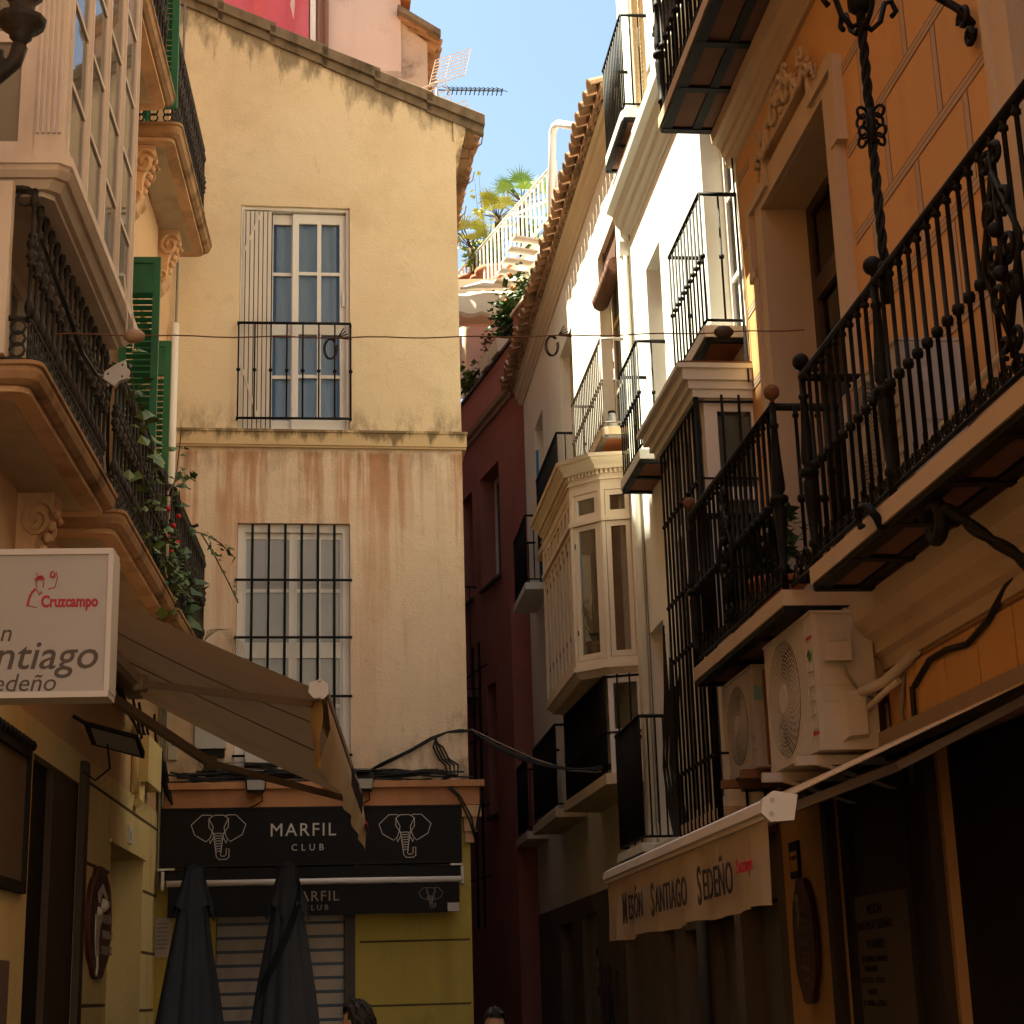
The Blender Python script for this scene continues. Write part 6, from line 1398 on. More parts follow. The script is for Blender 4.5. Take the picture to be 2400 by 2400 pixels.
MB(AF).box(-.05, 1.7, -1.3, -1.2, 12.75, 13.6).build('awning_wall', M['terrace_cloth'], AWN)
b = MB(TR)
for i in range(5): b.box(-1.5 + .22 * i, -1.3 + .22 * i, .05, .55, 13.40 - .10 * i, 13.43 - .10 * i)
b.build('stair_tread', M['terrace_white'], TC)
def palm(label, c, r, n, mat, trunk=.0):
    t = thing('potted_palm', label, 'palm', WF.P(*c), 'potted palms on the roof deck'); b, s_ = MB(WF), MB(WF); rn = random.Random(int(c[0] * 100) + 50)
    for k in range(n):
        th = 6.28 * k / n + rn.random() * .4; el = .2 + rn.random() * 1.0; L_ = r * (.7 + .5 * rn.random()); base = Vector((c[0], c[1], c[2] + trunk)); d = Vector((cos(th) * cos(el), sin(th) * cos(el), sin(el)))
        mid = base + d * L_ * .6; s_.tube([tuple(base), tuple(mid)], .012, 4); sd = d.cross(Vector((0, 0, 1))).normalized(); up = sd.cross(d)
        for j in range(17):
            g_ = -1.35 + 2.7 * j / 16; v = d * cos(g_) + sd * sin(g_); e = mid + v * L_ * .62 + Vector((0, 0, -.10 * L_ * abs(g_)))
            w = (sd * cos(g_) - d * sin(g_)) * .015; m2 = mid + v * L_ * .30; e = e + Vector((rn.uniform(-.03, .03), rn.uniform(-.03, .03), rn.uniform(-.09, .02))) * r
            b.add([tuple(mid), tuple(m2 + w), tuple(e), tuple(m2 - w)], [(0, 1, 2, 3)])
    s_.build('stem', M['stem'], t); b.build('fronds', M[mat], t, kind='stuff')
    if trunk: MB(WF).tube([c, (c[0], c[1], c[2] + trunk)], [.10, .07], 8).build('trunk', M['stem'], t)
    MB(WF).lathe_at((c[0], c[1], c[2] - .1), [(.20, 0), (.27, .36), (.31, .37), (.31, .44), (.26, .44)], 12).build('pot', M['pot'], t)
palm('yellowing fan palm at the low end of the deck rail, nearest the ochre eave', (-.60, 29.0, 13.9), .60, 14, 'leaf_yellow', .95)
palm('green fan palm standing tallest behind the deck rail', (.36, 29.0, 13.9), .62, 13, 'leaf_palm', 1.85)
palm('yellow green palm between the other two behind the deck rail', (-.10, 29.2, 13.9), .60, 12, 'leaf_yellow', 1.65)
bush('terrace_plant', 'dense feathery plant in pots behind the middle of the deck rail', WF, (-.32, 28.7, 14.1), (.5, .3, .9), 420, 'leaf_palm', .12, stems=14, pot=.5)
bush('terrace_plant', 'bare yellow twigs arching over the gutter into the sky', WF, (-.35, 29.0, 14.1), (.9, .4, 2.3), 170, 'leaf_yellow', .11, stems=16)
bush('terrace_plant', 'dark green shrub beside the white pipe on the deck', WF, (.62, 28.6, 14.3), (.35, .3, 1.2), 260, 'leaf_palm', .11, stems=10, pot=.5)
for x_, y_, lab in ((.22, 28.3, 'clay pot under the green palm on the deck'), (-.22, 28.5, 'wide clay pot in the middle of the deck'), (-.75, 29.3, 'small clay pot at the low end of the deck')):
    MB(WF).lathe_at((x_, y_, 13.66), [(.20, 0), (.28, .40), (.33, .42), (.33, .52), (.26, .52)], 12).build('clay_pot', M['pot'], label=lab, cat='pot', group='clay pots on the deck')
# ================================================================= street things
LS = thing('lightbox_sign', 'grey lightbox sign with a red beer emblem and dark italic lettering', 'sign', LW.P(-7.4, .4, 3.2))
A0, A1, O0, O1, Z0, Z1 = -7.42, -7.24, .02, .745, 3.05, 3.80
MB(LW).box(A0, A1, O0, O1 - .02, Z0 + .03, Z1 - .03).build('face', M['sign_face'], LS)
b = MB(LW)
for z0, z1 in ((Z0, Z0 + .03), (Z1 - .03, Z1)): b.box(A0 - .012, A1 + .01, O0, O1, z0, z1)
b.box(A0 - .012, A1 + .01, O1 - .022, O1 + .004, Z0 + .03, Z1 - .03); b.build('edge_trim', M['alu'], LS)
SF = Fr(LW.at(A0, 0), -4.2 + 90, -1)            # the face turned towards the viewer: its a runs out from the wall
SF.n = -LW.t.copy(); SF.t = LW.n.copy(); SF.rot = math.atan2(SF.t.y, SF.t.x)
text('Mesón', M['sign_text'], SF, -.055, .001, 3.335, .125, LS, shear=.22, sx=.95)
text('Santiago', M['sign_text'], SF, .0, .001, 3.195, .205, LS, shear=.22, sx=1.0, bold=.001)
text('Sedeño', M['sign_text'], SF, .125, .001, 3.085, .125, LS, shear=.22, sx=.98)
text('Cruzcampo', M['print_red'], SF, .40, .001, 3.505, .08, LS, sx=.74, ext=.0015, bold=.003)
e = MB(SF)
def em(pts, r=.004): e.tube([(.36 + x * .001, .0012, 3.505 + y * .001) for x, y in pts], r, 4)
em([(-25, 5), (-18, 45), (-5, 75), (12, 92)], .007); em([(-22, 8), (0, 2), (20, -4)], .003); em([(12, 92), (22, 80), (30, 60)], .003); em([(30, 60), (40, 78), (44, 66)], .003); em([(6, 138), (30, 146), (52, 140)], .010); em([(16, 150), (44, 152)], .010); em([(14, 130), (12, 112), (20, 98)], .003); em([(50, 130), (50, 110), (44, 98)], .003); em([(10, 160), (14, 175)], .003)
em([(82, 150), (82, 175), (96, 178)], .005); em([(86, 150), (100, 150), (100, 168)], .007); em([(106, 178), (116, 150), (104, 98), (70, 90)], .003)
e.build('toasting_emblem', M['print_red'], LS)
# ---- left awning seen from below
LA = thing('folding_arm_awning', 'tan folding arm awning seen from below, its tip over the club sign', 'awning', LW.P(-4, .9, 3.1))
N0, F0 = Vector((-5.95, 1.70, 3.325)), Vector((-1.95, 1.84, 3.115)); WN, WFR = Vector((-5.95, .06, 4.12)), Vector((-2.1, .06, 4.0))
b = MB(LW); n, m = 24, 10; G_ = []
for i in range(n + 1):
    u = i / n; p, q_ = WN.lerp(WFR, u), N0.lerp(F0, u)
    for j in range(m + 1): v = j / m; G_.append(tuple(p.lerp(q_, v) - Vector((0, 0, .035 * sin(pi * v) * (.6 + .4 * sin(u * 7))))))
b.v = list(G_)
for i in range(n):
    for j in range(m): k = i * (m + 1) + j; b.f.append([k, k + 1, k + m + 2, k + m + 1]); b.sm.append(True)
cr = b.build('canvas_roof', M['canvas'], LA)
for u in (.3, .62):
    i_ = int(u * n); MB(LW).tube([tuple(Vector(G_[i_ * (m + 1) + j]) - Vector((0, 0, .004))) for j in range(m + 1)], .006, 4).build('seam', M['alu_brown'], cr)
d = (F0 - N0)
def along(t, do=0, dz=0): p = N0.lerp(F0, t); return (p.x, p.y + do, p.z + dz)
fb = MB(LW); prof_ = [(-.04, .03), (.02, .045), (.055, .02), (.055, -.03), (.03, -.055), (-.02, -.05), (-.045, -.02)]
fb.loft([along(0, o_, z_) for o_, z_ in prof_], [along(1, o_, z_) for o_, z_ in prof_]); fb.build('front_bar', M['alu_brown'], LA)
MB(LW).loft([along(-.012, o_ * 1.15, z_ * 1.15) for o_, z_ in prof_], [along(-.0005, o_ * 1.15, z_ * 1.15) for o_, z_ in prof_]).build('end_cap', M['alu'], LA)
for z_ in (.045, -.05): MB(LW).tube([along(-.016, .015, z_), along(-.011, .015, z_)], .009, 8).build('screw', M['alu'], LA)
n = 40; t0 = [along(.01 + .985 * i / n, .05, -.05) for i in range(n + 1)]; t2 = []; t1 = []
for i in range(n + 1):
    u = i / n; cv = max(0, .25 - u) / .25
    p = along(.01 + .985 * u, .055 + .012 * sin(i * .7) - .06 * cv, -.44 + .05 * u - .01 * sin(i * .5)); t2.append(p)
    q_ = along(.01 + .985 * u, .07 + .006 * sin(i * .7), -.22); t1.append(q_)
b = MB(LW); b.v = t0 + t1 + t2
for j in range(2):
    for i in range(n): b.f.append([j * (n + 1) + i, j * (n + 1) + i + 1, (j + 1) * (n + 1) + i + 1, (j + 1) * (n + 1) + i]); b.sm.append(True)
lv = b.build('valance', M['canvas'], LA)
b = MB(LW)
for i in range(16): b.tube([along(.45 + .02 * i, .092 + .005 * sin(i), -.12), along(.45 + .02 * i + .006 * (i % 3), .088, -.25)], .006, 4)
b.build('lettering', M['print_dark'], lv); MB(LW).tube([along(.88, .09, -.24), along(.97, .085, -.24)], .014, 4).build('red_print', M['print_red'], lv)
n = 6; MB(LW).add([along(-.005 + .012 * k, .02 - .02 * k + .012 * sin(i * 1.1 + k), -.05 - .066 * i) for i in range(n + 1) for k in (0, 1, 2, 3)], [(4 * i + k, 4 * i + k + 1, 4 * i + k + 5, 4 * i + k + 4) for i in range(n) for k in range(3)], True).build('folded_corner', M['canvas_lit'], LA)
MB(LW).loft([(-5.98, .02, 4.08), (-5.98, .14, 4.08), (-5.98, .14, 4.20), (-5.98, .02, 4.20)], [(-2.08, .02, 3.95), (-2.08, .14, 3.95), (-2.08, .14, 4.07), (-2.08, .02, 4.07)]).build('cassette', M['alu_brown'], LA)
def arm(s_, e_, m_, name):
    b = MB(LW); b.tube([s_, m_], [.045, .04], 4); b.tube([m_, e_], [.033, .03], 4); b.tube([tuple(Vector(m_) - Vector((0, 0, .05))), tuple(Vector(m_) + Vector((0, 0, .05)))], .05, 10); return b.build(name, M['alu_brown'], LA)
arm((-5.75, .12, 3.98), along(.06, -.04, -.03), (-5.0, .54, 3.55), 'folding_arm'); arm((-3.4, .10, 3.74), along(.93, -.04, -.03), (-2.75, .75, 3.34), 'folding_arm')
# ---- lamp, boxes and cables on the left wall
fl = thing('wall_flood_light', 'flat dark flood light on a bracket under the folding arm awning', 'lamp', LW.P(-3.6, .3, 3.2))
MB(LW).loft([(-4.62, .13, 3.36), (-4.62, .48, 3.26), (-4.60, .48, 3.285), (-4.60, .13, 3.385)], [(-4.30, .13, 3.27), (-4.30, .48, 3.17), (-4.28, .48, 3.22), (-4.28, .13, 3.32)]).build('housing', M['black_wood'], fl)
MB(LW).add([(-4.60, .17, 3.340), (-4.60, .46, 3.257), (-4.34, .46, 3.182), (-4.34, .17, 3.265)], [(0, 1, 2, 3)]).build('lens', M['ac_grey'], fl)
MB(LW).tube([(-4.4, .02, 3.45), (-4.4, .2, 3.34)], .014, 5).tube([(-4.4, .25, 3.27), (-4.38, .27, 3.10), (-4.4, .18, 3.02), (-4.42, .1, 3.08)], .008, 5).build('bracket', M['black_wood'], fl)
mb = thing('meter_box', 'yellow painted meter box on the corner of the yellow wall', 'box', LW.P(-.9, .1, 3.45))
MB(LW).box(-1.55, -.75, .013, .12, 3.36, 3.74).build('box', M['yellow_left'], mb); MB(LW).tube([(-1.68, .03, 3.25), (-1.68, .03, 3.8)], .03, 7).tube([(-1.5, .05, 3.36), (-1.5, .05, 3.2), (-1.6, .05, 3.18)], .04, 7).build('conduit', M['yellow_left'], mb)
cab('cable_bundle', 'tangle of dark cables on the yellow house wall under the awning canvas', [[(-3.4 + .3 * k, .04 + .02 * (k % 3), 4.0 - .05 * (k % 4)), (-2.6 + .25 * k, .06, 3.85 - .03 * k), (-1.6 + .16 * k, .05, 3.75 - .03 * (k % 5)), (-.6 + .05 * k, .05, 3.8 - .1 * (k % 3)), (-.12, .05 + .01 * k, 3.5 - .02 * k)] for k in range(10)], .012, fr=LW)
cab('cable_bundle', 'cables dropping down the far corner of the yellow wall beside the club sign', [[(-.10 - .03 * k, .03, 4.4), (-.08 - .03 * k, .03, 3.2), (-.09 - .02 * k, .03, 2.6)] for k in range(4)], .010, 'cable_grey', LW)
MB(LW).box(-1.86, -1.66, .013, .03, 2.84, 2.98).build('plate', M['white_paint'], tag(thing('house_number', 'small pale house number tile above the yellow wall doorway', 'number', LW.P(-1.76, .02, 2.84))))
text('1', M['sign_text'], LW, -1.80, .031, 2.87, .09, bpy.data.objects['house_number'])
OP = thing('oval_plaque', 'maroon oval tavern plaque with a pale waiter figure on the yellow wall', 'sign', LW.P(-3.15, .03, 1.79))
ol = oval_board(LW, -3.14, 2.17, 1.0, .78, .02, False)
MB(LW).face(ol, .014, .04).build('board', M['maroon'], OP); MB(LW).tube([(a, .041, z) for a, z in [(-3.14 + (a + 3.14) * .93, 2.17 + (z - 2.17) * .95) for a, z in ol]], .005, 4, True).build('border', pbr('dull_gold2', (.2, .10, .05)), OP)
b = MB(LW)
b.face([(-3.30, 2.36), (-3.12, 2.44), (-2.90, 2.36), (-2.86, 2.28), (-2.96, 2.34), (-3.12, 2.38), (-3.24, 2.30)], .04, .046)
b.ball((-3.26, .043, 2.24), .035, 8, 6).ball((-3.08, .043, 2.29), .05, 8, 6)
b.face([(-3.36, 2.22), (-3.22, 2.20), (-3.10, 2.26), (-3.06, 2.22), (-3.16, 2.14), (-3.20, 2.05), (-3.18, 1.93), (-3.30, 1.93), (-3.36, 2.06)], .04, .046)
b.tube([(-3.26, .043, 1.93), (-3.24, .043, 1.86), (-3.28, .043, 1.80)], .012, 5); b.build('waiter_figure', M['logo'], OP)
for s_, z_ in (('MESÓN', 2.17), ('SANTIAGO', 2.06), ('SEDEÑO', 1.95)): text(s_, M['logo_dim'], LW, -3.06, .0415, z_, .09, OP, sx=1.35 if len(s_) < 7 else 1.0)
MF = thing('menu_frame', 'dark carved frame with a menu beside the tall black door', 'sign', LW.P(-6.0, .03, 2.3))
MB(LW).box(-6.7, -5.75, .014, .05, 2.22, 2.28).box(-6.7, -5.75, .014, .05, 2.98, 3.05).box(-5.81, -5.75, .014, .05, 2.28, 2.98).box(-6.7, -6.64, .014, .05, 2.28, 2.98).build('frame', M['black_wood'], MF); MB(LW).box(-6.64, -5.81, .014, .03, 2.28, 2.98).build('sheet', pbr('old_sheet', (.14, .10, .065), .8), MF)
b = MB(LW)
for i in range(10): b.ball((-6.65 + .1 * i, .04, 3.06), .035, 6, 4)
b.build('carved_crest', M['black_wood'], MF)
MB(LW).box(-6.6, -5.95, .014, .02, 1.4, 1.85).build('poster', pbr('dim_poster', (.16, .11, .09), .8), label='dim poster on the yellow wall below the carved menu frame', cat='poster')
# overhead wire with insulators and tied loops
WW = thing('overhead_wire', 'thin wire with insulators and tied loops strung across the street', 'wire', FA.P(-1, 2, 6.4))
pA, pB = LW.P(-8.0, .52, 4.72), RW.P(.05, .45, 4.88)
def wpt(t): return pA.lerp(pB, t) + Vector((0, 0, -.03 * 4 * t * (1 - t) + .004 * sin(t * 50)))
MB(WF).tube([tuple(wpt(i / 40)) for i in range(41)], .0035, 5).build('wire', pbr('copper_wire', (.12, .05, .02), .6), WW)
for t_ in (.10, .885):
    c_ = wpt(t_); dd = (pB - pA).normalized(); b = MB(WF); b.tube([tuple(c_ + dd * .05 * k) for k in (-1, -.6, 0, .6, 1)], [.012, .03, .035, .03, .012], 10); b.build('insulator', M['dark_wood'] if t_ > .5 else pbr('clay_insulator', (.30, .19, .12), .5), WW)
for t_, s_ in ((.36, .62), (.655, .62)):
    c_ = wpt(t_); b = MB(WF)
    for k in range(2): b.tube([tuple(c_ + Vector((-.05 + .045 * cos(i * .45 + .8) * 1.1 - .012 * k, .0 + .01 * k, -.09 + .085 * sin(i * .45 + .8))) * s_) for i in range(14)], .0045, 4, False)
    for k in range(5): b.tube([tuple(c_), tuple(c_ + Vector((.05 + .015 * k, .01 * k, .08 - .02 * k)) * s_)], .0035, 4)
    b.build('tied_loop', M['cable'], WW)
cab('junction_cable', 'thick black cable running along the gallery balcony to a pale junction box', [[(-8.6, .56, 4.95), (-8.0, .55, 4.92), (-7.4, .54, 4.86), (-6.9, .53, 4.92), (-6.5, .49, 5.06)], [(-6.45, .63, 5.13), (-6.2, .60, 5.24), (-5.9, .45, 5.28), (-5.5, .36, 5.25), (-5.1, .3, 5.0), (-4.7, .3, 4.6)]], .012, fr=LW)
jb = thing('junction_box', 'small pale junction box hanging on a cable below the gallery', 'box', LW.P(-6.4, .52, 5.0))
JF = Fr(LW.at(-6.45, 0), 0, 1); JF.t = LW.n.copy(); JF.n = -LW.t.copy(); JF.rot = math.atan2(JF.t.y, JF.t.x)
MB(JF).face([(.50, 5.10), (.57, 5.15), (.615, 5.17), (.62, 5.13), (.64, 5.11), (.63, 5.06), (.58, 5.04), (.56, 5.01), (.53, 5.03), (.49, 5.06)], -.02, .02).build('case', M['paper'], jb)
for p_ in ((.52, 5.085), (.60, 5.14), (.60, 5.07)): MB(JF).ball((p_[0], .021, p_[1]), .006, 6, 4).build('screw', M['black_wood'], jb)
# wrought lantern bracket at the top left
LN = thing('lantern_bracket', 'heavy dark cast iron lantern bracket in front of the gallery side window', 'lamp', LW.P(-8.6, .45, 5.7))
c_ = (-9.0, .52); b = MB(LW)
b.lathe_at((c_[0], c_[1], 5.66), [(.02, .0), (.03, .04), (.05, .06), (.05, .08), (.10, .12), (.11, .15), (.05, .18), (.06, .24), (.09, .27), (.04, .32), (.05, .40), (.12, .46), (.14, .5)], 12)
b.build('lantern_base', M['iron_brown'], LN)
b = MB(LW); b.tube([(c_[0], .02, 5.60), (c_[0], .15, 5.52), (c_[0], .30, 5.48), (c_[0], .42, 5.52), (c_[0], .50, 5.60), (c_[0], .52, 5.68)], .035, 8); b.tube([(c_[0], .30 + q_[0], 5.62 + q_[2]) for q_ in spiral(0, 0, 0, .09, .025, 0, 1.3, 16)], .02, 6); b.tube([(c_[0], .42 + q_[0], 5.60 + q_[2]) for q_ in spiral(0, 0, 0, .05, .02, 1, 1.3, 12)], .016, 6)
b.build('scroll_arm', M['iron_brown'], LN)
# ---- vine on the second balcony
VN = thing('climbing_vine', 'leafy vine with heart shaped leaves and red flowers hanging over a balcony', 'vine', LW.P(-4, .4, 4.6)); rn = random.Random(11)
st_, lf, l2, fl_ = MB(LW), MB(LW), MB(LW), MB(LW)
def vine(P, n, s0, mt, spread=.10):
    st_.tube(P, .006, 4)
    for k in range(n):
        u = rn.random() * (len(P) - 1); i = min(int(u), len(P) - 2); p = Vector(P[i]).lerp(Vector(P[i + 1]), u - i) + Vector((rn.gauss(0, spread * 2), rn.gauss(.02, spread * .5), rn.gauss(0, spread)))
        leafquad(mt, p, Vector((rn.gauss(-.6, .6), rn.gauss(.4, .5), rn.gauss(-.7, .5))), s0 * 1.25 * (.55 + .8 * rn.random()), .46)
vine([(-4.9, .40, 5.7), (-4.7, .43, 5.3), (-4.5, .44, 5.05), (-4.3, .43, 4.8), (-4.0, .44, 4.65)], 22, .085, lf)
vine([(-4.75, .42, 5.62), (-4.2, .44, 5.45), (-3.8, .44, 5.2), (-3.6, .44, 4.9), (-3.3, .44, 4.7)], 26, .085, lf)
vine([(-4.2, .42, 5.0), (-3.7, .44, 4.95), (-3.3, .44, 4.85), (-3.0, .44, 4.7), (-2.7, .42, 4.6)], 44, .075, lf)
vine([(-3.9, .42, 4.75), (-3.2, .45, 4.78), (-2.6, .44, 4.85), (-2.2, .42, 4.9)], 110, .045, l2, .07)
vine([(-3.0, .40, 5.4), (-2.6, .42, 5.62), (-2.3, .46, 5.75), (-2.0, .5, 5.80)], 18, .07, l2, .05)
vine([(-2.9, .40, 5.2), (-2.55, .42, 5.75), (-2.5, .44, 6.1)], 8, .05, l2, .04)
vine([(-1.9, .42, 5.40), (-1.4, .52, 5.50), (-1.0, .62, 5.52), (-.7, .70, 5.48)], 22, .06, l2, .03); vine([(-1.5, .5, 5.48), (-1.1, .58, 5.38), (-.75, .68, 5.20), (-.55, .74, 5.08)], 12, .05, l2, .02)
vine([(-2.4, .42, 5.6), (-2.1, .43, 5.2), (-1.8, .43, 4.9), (-1.6, .42, 4.7)], 14, .13, l2, .06)
for k in range(7): fl_.ball((-3.4 + .28 * rn.random() * k, .46, 4.8 + .5 * rn.random()), .022, 6, 4)
st_.build('stem', M['stem'], VN); lf.build('foliage', M['leaf'], VN, kind='stuff'); l2.build('small_foliage', M['leaf_dark'], VN, kind='stuff'); fl_.build('blossom', M['flower'], VN)
big = MB(LW)
for k in range(11):
    P = (-5.0 + .11 * k + rn.gauss(0, .05), .45 + rn.gauss(.01, .01), 5.62 - .042 * k + rn.gauss(0, .07)); leafquad(big, P, Vector((rn.gauss(-.5, .5), .4, rn.gauss(-.7, .3))), .12, .48)
big.build('large_foliage', M['leaf'], VN, kind='stuff')
for i, (a, lab) in enumerate(((-4.9, 'clay flower pot on the vine balcony near its front corner'), (-2.5, 'turquoise plant pot on the vine balcony floor at its far corner'))):
    MB(LW).lathe_at((a, .26, 4.60), [(.07, 0), (.10, .17), (.115, .175), (.115, .21), (.09, .21)], 10).build('plant_pot', M['pot'] if i == 0 else pbr('turquoise', (.02, .22, .22), .4), label=lab, cat='pot')
AG = thing('strap_leaf_plant', 'plant with long arching strap leaves spilling over the folding arm awning', 'plant', LW.P(-.5, .4, 4.6)); b = MB(LW)
for k in range(6):
    y = .02 * k; P = [(-.55, .40, 4.62 + y), (-.40, .46 + y, 4.86), (-.25, .55 + y, 4.90), (-.12, .64 + y, 4.78), (-.08, .68 + y, 4.62)]
    for i in range(4): w0, w1 = (.02, .028, .026, .018, .002)[i], (.02, .028, .026, .018, .002)[i + 1]; p, q_ = P[i], P[i + 1]; b.add([(p[0] - w0, p[1], p[2]), (p[0] + w0, p[1], p[2] + .01), (q_[0] + w1, q_[1], q_[2] + .01), (q_[0] - w1, q_[1], q_[2])], [(0, 1, 2, 3)])
b.build('strap_leaves', M['leaf_dark'], AG)
# ---- closed parasols
def parasol(x, y, top, label, seed, strp):
    t = thing('closed_parasol', label, 'parasol', (x, y, 0), 'closed parasols in front of the club'); rn = random.Random(seed); N = 48
    MB(WF).lathe_at((x, y, 0), [(.25, 0), (.25, .06), (.05, .08), (.03, .12)], 16).build('base', M['iron'], t); MB(WF).tube([(x, y, .1), (x, y, top - .02)], .022, 8).build('pole', M['alu_brown'], t)
    MB(WF).lathe_at((x, y, top - .035), [(.06, 0), (.072, .012), (.068, .03), (.04, .042), (.01, .05)], 16).build('cap', M['umbrella'], t)
    ph = [rn.random() * 6.28 for _ in range(4)]
    def ringr(z, r, f): return [(x + (r * (1 + f * (.62 * abs(sin(4 * th + ph[0] + .25 * sin(z * 3 + ph[2]))) - .32) + f * .2 * sin(3 * th + ph[1]) + .12 * f * sin(11 * th + z * 4 + ph[3]))) * cos(th), y + (r * (1 + f * (.55 * abs(sin(4 * th + ph[0])) - .28) + f * .16 * sin(3 * th + ph[1]))) * sin(th), z) for th in [2 * pi * i / N for i in range(N)]]
    def skin(rings, name, mat):
        b = MB(WF)
        for r_ in rings: b.v += r_
        for j in range(len(rings) - 1):
            for i in range(N): b.f.append([j * N + i, j * N + (i + 1) % N, (j + 1) * N + (i + 1) % N, (j + 1) * N + i]); b.sm.append(True)
        return b.build(name, M[mat], t)
    cn = skin([ringr(z, r, f) for z, r, f in ((top - .02, .055, .1), (top - .12, .07, .25), (top - .3, .095, .4), (top - .55, .13, .5), (top - .9, .18, .5), (top - 1.25, .225, .5), (top - 1.6, .24, .5), (top - 1.9, .2, .6))], 'canopy', 'umbrella')
    fl = [ringr(z, r, f) for z, r, f in ((top - .01, .062, .05), (top - .10, .08, .1), (top - .19, .105, .22), (top - .27, .13, .42))]
    last = ringr(top - .30, .135, .5); fl.append([(p[0], p[1], p[2] - .10 * max(0, sin(2 * pi * i / N * 4 + ph[0] * 1.0)) ** 1.5 - .015 * sin(i)) for i, p in enumerate(last)]); skin(fl, 'top_flap', 'umbrella')
    b = MB(WF); k = strp       # dark band running across the folds
    P, Q = [], []
    for i in range(15):
        th = -2.4 + i * .13; z = top - .95 + i * .052; rr_ = .085 + (top - z) * .125
        for L_, dz in ((P, 0), (Q, .13)): L_.append((x + (rr_ * 1.0 - dz * .1) * cos(th) * 1.13, y + (rr_ - dz * .1) * sin(th) * 1.13, z + dz))
    if k: b.add(P + Q, [(i, i + 1, 16 + i, 15 + i) for i in range(14)], True); b.build('dark_band', M['umbrella_dark'], cn)
parasol(-2.36, 12.5, 2.55, 'closed navy parasol in front of the notice holder, without a band', 3, False)
parasol(-1.69, 12.5, 2.54, 'closed navy parasol with a darker diagonal band, in front of the shutter', 8, True)
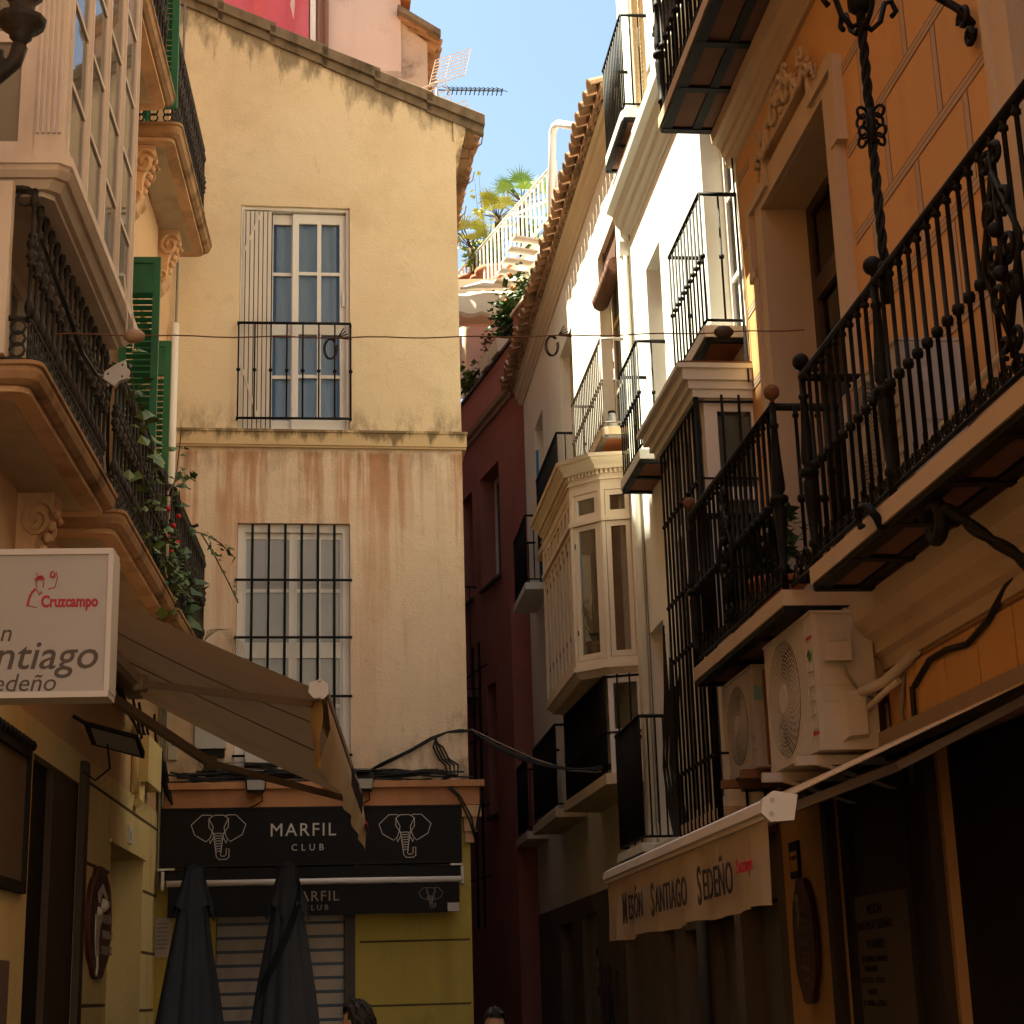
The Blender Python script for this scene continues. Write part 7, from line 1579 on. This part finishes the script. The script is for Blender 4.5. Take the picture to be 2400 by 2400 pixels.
# ---- people
def person(x, y, h, label, shirt, face, seed, collar=None):
    t = thing('person', label, 'person', (x, y, 0), 'people in the street')
    me = bpy.data.meshes.new('body'); k = h / 1.72; f = Vector((cos(face), sin(face), 0)); s_ = Vector((-f.y, f.x, 0)); Z = Vector((0, 0, 1))
    J = [(0, 0, .95, .15), (0, 0, 1.15, .14), (0, 0, 1.35, .16), (0, .02, 1.47, .075), (0, .03, 1.535, .06)]
    V = [Z * z * k + f * a for _, a, z, _ in J]; Rr = [r * k for *_, r in J]; E = [(0, 1), (1, 2), (2, 3), (3, 4)]
    for sd_ in (1, -1):
        b0 = len(V)
        for (ls, lf, z, r) in ((.19, 0, 1.38, .07), (.25, -.02, 1.10, .045), (.24, .08, .86, .035), (.24, .10, .76, .03)): V.append(s_ * ls * sd_ * k + f * lf * k + Z * z * k); Rr.append(r * k)
        E += [(2, b0), (b0, b0 + 1), (b0 + 1, b0 + 2), (b0 + 2, b0 + 3)]
        for q_ in range(5):
            V.append(s_ * (.24 * sd_ + .0) * k + f * (.07 + .016 * q_) * k + Z * (.67 + .012 * abs(q_ - 2)) * k); Rr.append(.009 * k); E.append((b0 + 3, len(V) - 1))
        b1 = len(V)
        for (ls, lf, z, r) in ((.10, 0, .88, .09), (.11, .02, .48, .06), (.11, -.02, .08, .045), (.12, .14, .03, .035)): V.append(s_ * ls * sd_ * k + f * lf * k + Z * z * k); Rr.append(r * k)
        E += [(0, b1), (b1, b1 + 1), (b1 + 1, b1 + 2), (b1 + 2, b1 + 3)]
    me.from_pydata(V, E, []); tmp = bpy.data.objects.new('tmp', me); COL.objects.link(tmp); md_ = tmp.modifiers.new('s', 'SKIN'); tmp.modifiers.new('u', 'SUBSURF').levels = 1
    for i, v in enumerate(tmp.data.skin_vertices[0].data): v.radius = (Rr[i], Rr[i]); v.use_root = i == 0
    bpy.context.view_layer.update(); bm_ = bmesh.new(); bm_.from_mesh(tmp.evaluated_get(bpy.context.evaluated_depsgraph_get()).to_mesh())
    bpy.data.objects.remove(tmp)
    hc = Z * (1.615 * k) + f * .035
    r_ = bmesh.ops.create_uvsphere(bm_, u_segments=24, v_segments=18, radius=1.)
    for v in r_['verts']:
        p = v.co.copy(); d_ = p.copy(); ff, ss, zz = .098, .076, .120
        nose = .022 * math.exp(-((d_.y / .16) ** 2 + ((d_.z + .15) / .22) ** 2)) * (d_.x > 0); brow = .006 * math.exp(-((d_.z - .12) / .12) ** 2) * (d_.x > .3); eye = -.010 * (math.exp(-(((abs(d_.y) - .38) / .16) ** 2 + ((d_.z - .0) / .1) ** 2))) * (d_.x > .4); chin = .9 if d_.z < -.4 else 1; ear = .012 * math.exp(-(((abs(d_.y) - .97) / .08) ** 2 + (d_.z / .2) ** 2 + (d_.x / .2) ** 2)); lip = .007 * math.exp(-((d_.y / .3) ** 2 + ((d_.z + .52) / .08) ** 2)) * (d_.x > 0)
        w = f * (d_.x * ff * chin + nose + brow + eye + lip) + s_ * (d_.y * ss * chin + math.copysign(ear, d_.y)) + Z * (d_.z * zz); v.co = hc + w * k
    m_ = bpy.data.meshes.new('body'); bm_.to_mesh(m_); bm_.free(); m_.polygons.foreach_set('use_smooth', [True] * len(m_.polygons))
    m_.materials.append(M['skin']); bo = bpy.data.objects.new('body', m_); COL.objects.link(bo); bo.parent = t; WLOC[bo.name] = Vector((0, 0, 0))
    b = bmesh.new(); r_ = bmesh.ops.create_uvsphere(b, u_segments=28, v_segments=18, radius=1.); rn = random.Random(seed)
    dl = []
    for v in r_['verts']:
        d_ = v.co.copy(); front = d_.x > .25
        if d_.z < (.36 if front else -.35) or (d_.x > .05 and d_.z < .05): dl.append(v); continue
        tuft = 1.10 + rn.uniform(-.03, .05) + .10 * (d_.z > .6) * (d_.x > 0) + .04 * sin(d_.y * 17 + d_.x * 11)
        v.co = hc + (f * (d_.x * .098) + s_ * (d_.y * .078) + Z * (d_.z * .120)) * tuft * k
    bmesh.ops.delete(b, geom=dl, context='VERTS'); hm = bpy.data.meshes.new('hair'); b.to_mesh(hm); b.free(); hm.materials.append(M['hair'])
    hb = MB(WF)
    for q_ in range(90):
        u_, v_ = rn.uniform(-pi, pi), rn.uniform(.15, 1.5); d_ = Vector((cos(u_) * cos(v_), sin(u_) * cos(v_), sin(v_)))
        if d_.x > .25 and d_.z < .45: continue
        p_ = hc + (f * d_.x * .105 + s_ * d_.y * .084 + Z * d_.z * .130) * k; g_ = (f * rn.uniform(-.4, .6) + s_ * rn.uniform(-.5, .5) + Z * rn.uniform(-.1, .5)) * .035
        hb.tube([tuple(p_ + Vector((x, y, 0)) * 0), tuple(p_ + g_ * .6), tuple(p_ + g_ + Z * -.008)], [.004, .003, .0008], 3)
    hb2 = hb.mesh('strand', M['hair']); bj = bmesh.new(); bj.from_mesh(hm); bj.from_mesh(hb2); bj.to_mesh(hm); bj.free()
    ho = bpy.data.objects.new('hair', hm); COL.objects.link(ho); ho.parent = t; WLOC[ho.name] = Vector((0, 0, 0))
    for nm, sl, mt in (('shirt', [(.155, .93), (.165, 1.05), (.175, 1.2), (.19, 1.34), (.155, 1.43), (.085, 1.485)], shirt), ('trousers', [(.16, .05), (.17, .5), (.175, .8), (.165, .95)], 'dark_wood')):
        N = 20; bb = MB(WF)
        for r2_, z_ in sl: bb.v += [tuple(Vector((x, y, z_ * k)) + (f * cos(u) * r2_ * .72 + s_ * sin(u) * r2_ * 1.25) * k) for u in [2 * pi * i / N for i in range(N)]]
        for j in range(len(sl) - 1):
            for i in range(N): bb.f.append([j * N + i, j * N + (i + 1) % N, (j + 1) * N + (i + 1) % N, (j + 1) * N + i]); bb.sm.append(True)
        bb.build(nm, M[mt], t)
    return t
person(-.87, 9.5, 1.565, 'person with short dark swept hair, only head and brow in view', 'shirt', pi - .5, 4)
person(-.22, 11.5, 1.49, 'person with reddish top and pale collar, barely visible in the dark alley mouth', 'shirt_red', -pi / 2 + .3, 9)

# houses closing the street behind the camera, and across the alley
EB = thing('street_house', 'low house closing the far opposite end of the street', 'building', (0, -38, 0)); B(WF, -14, 18, -42, -36, 0, 9).build('wall', M['peach'], EB)
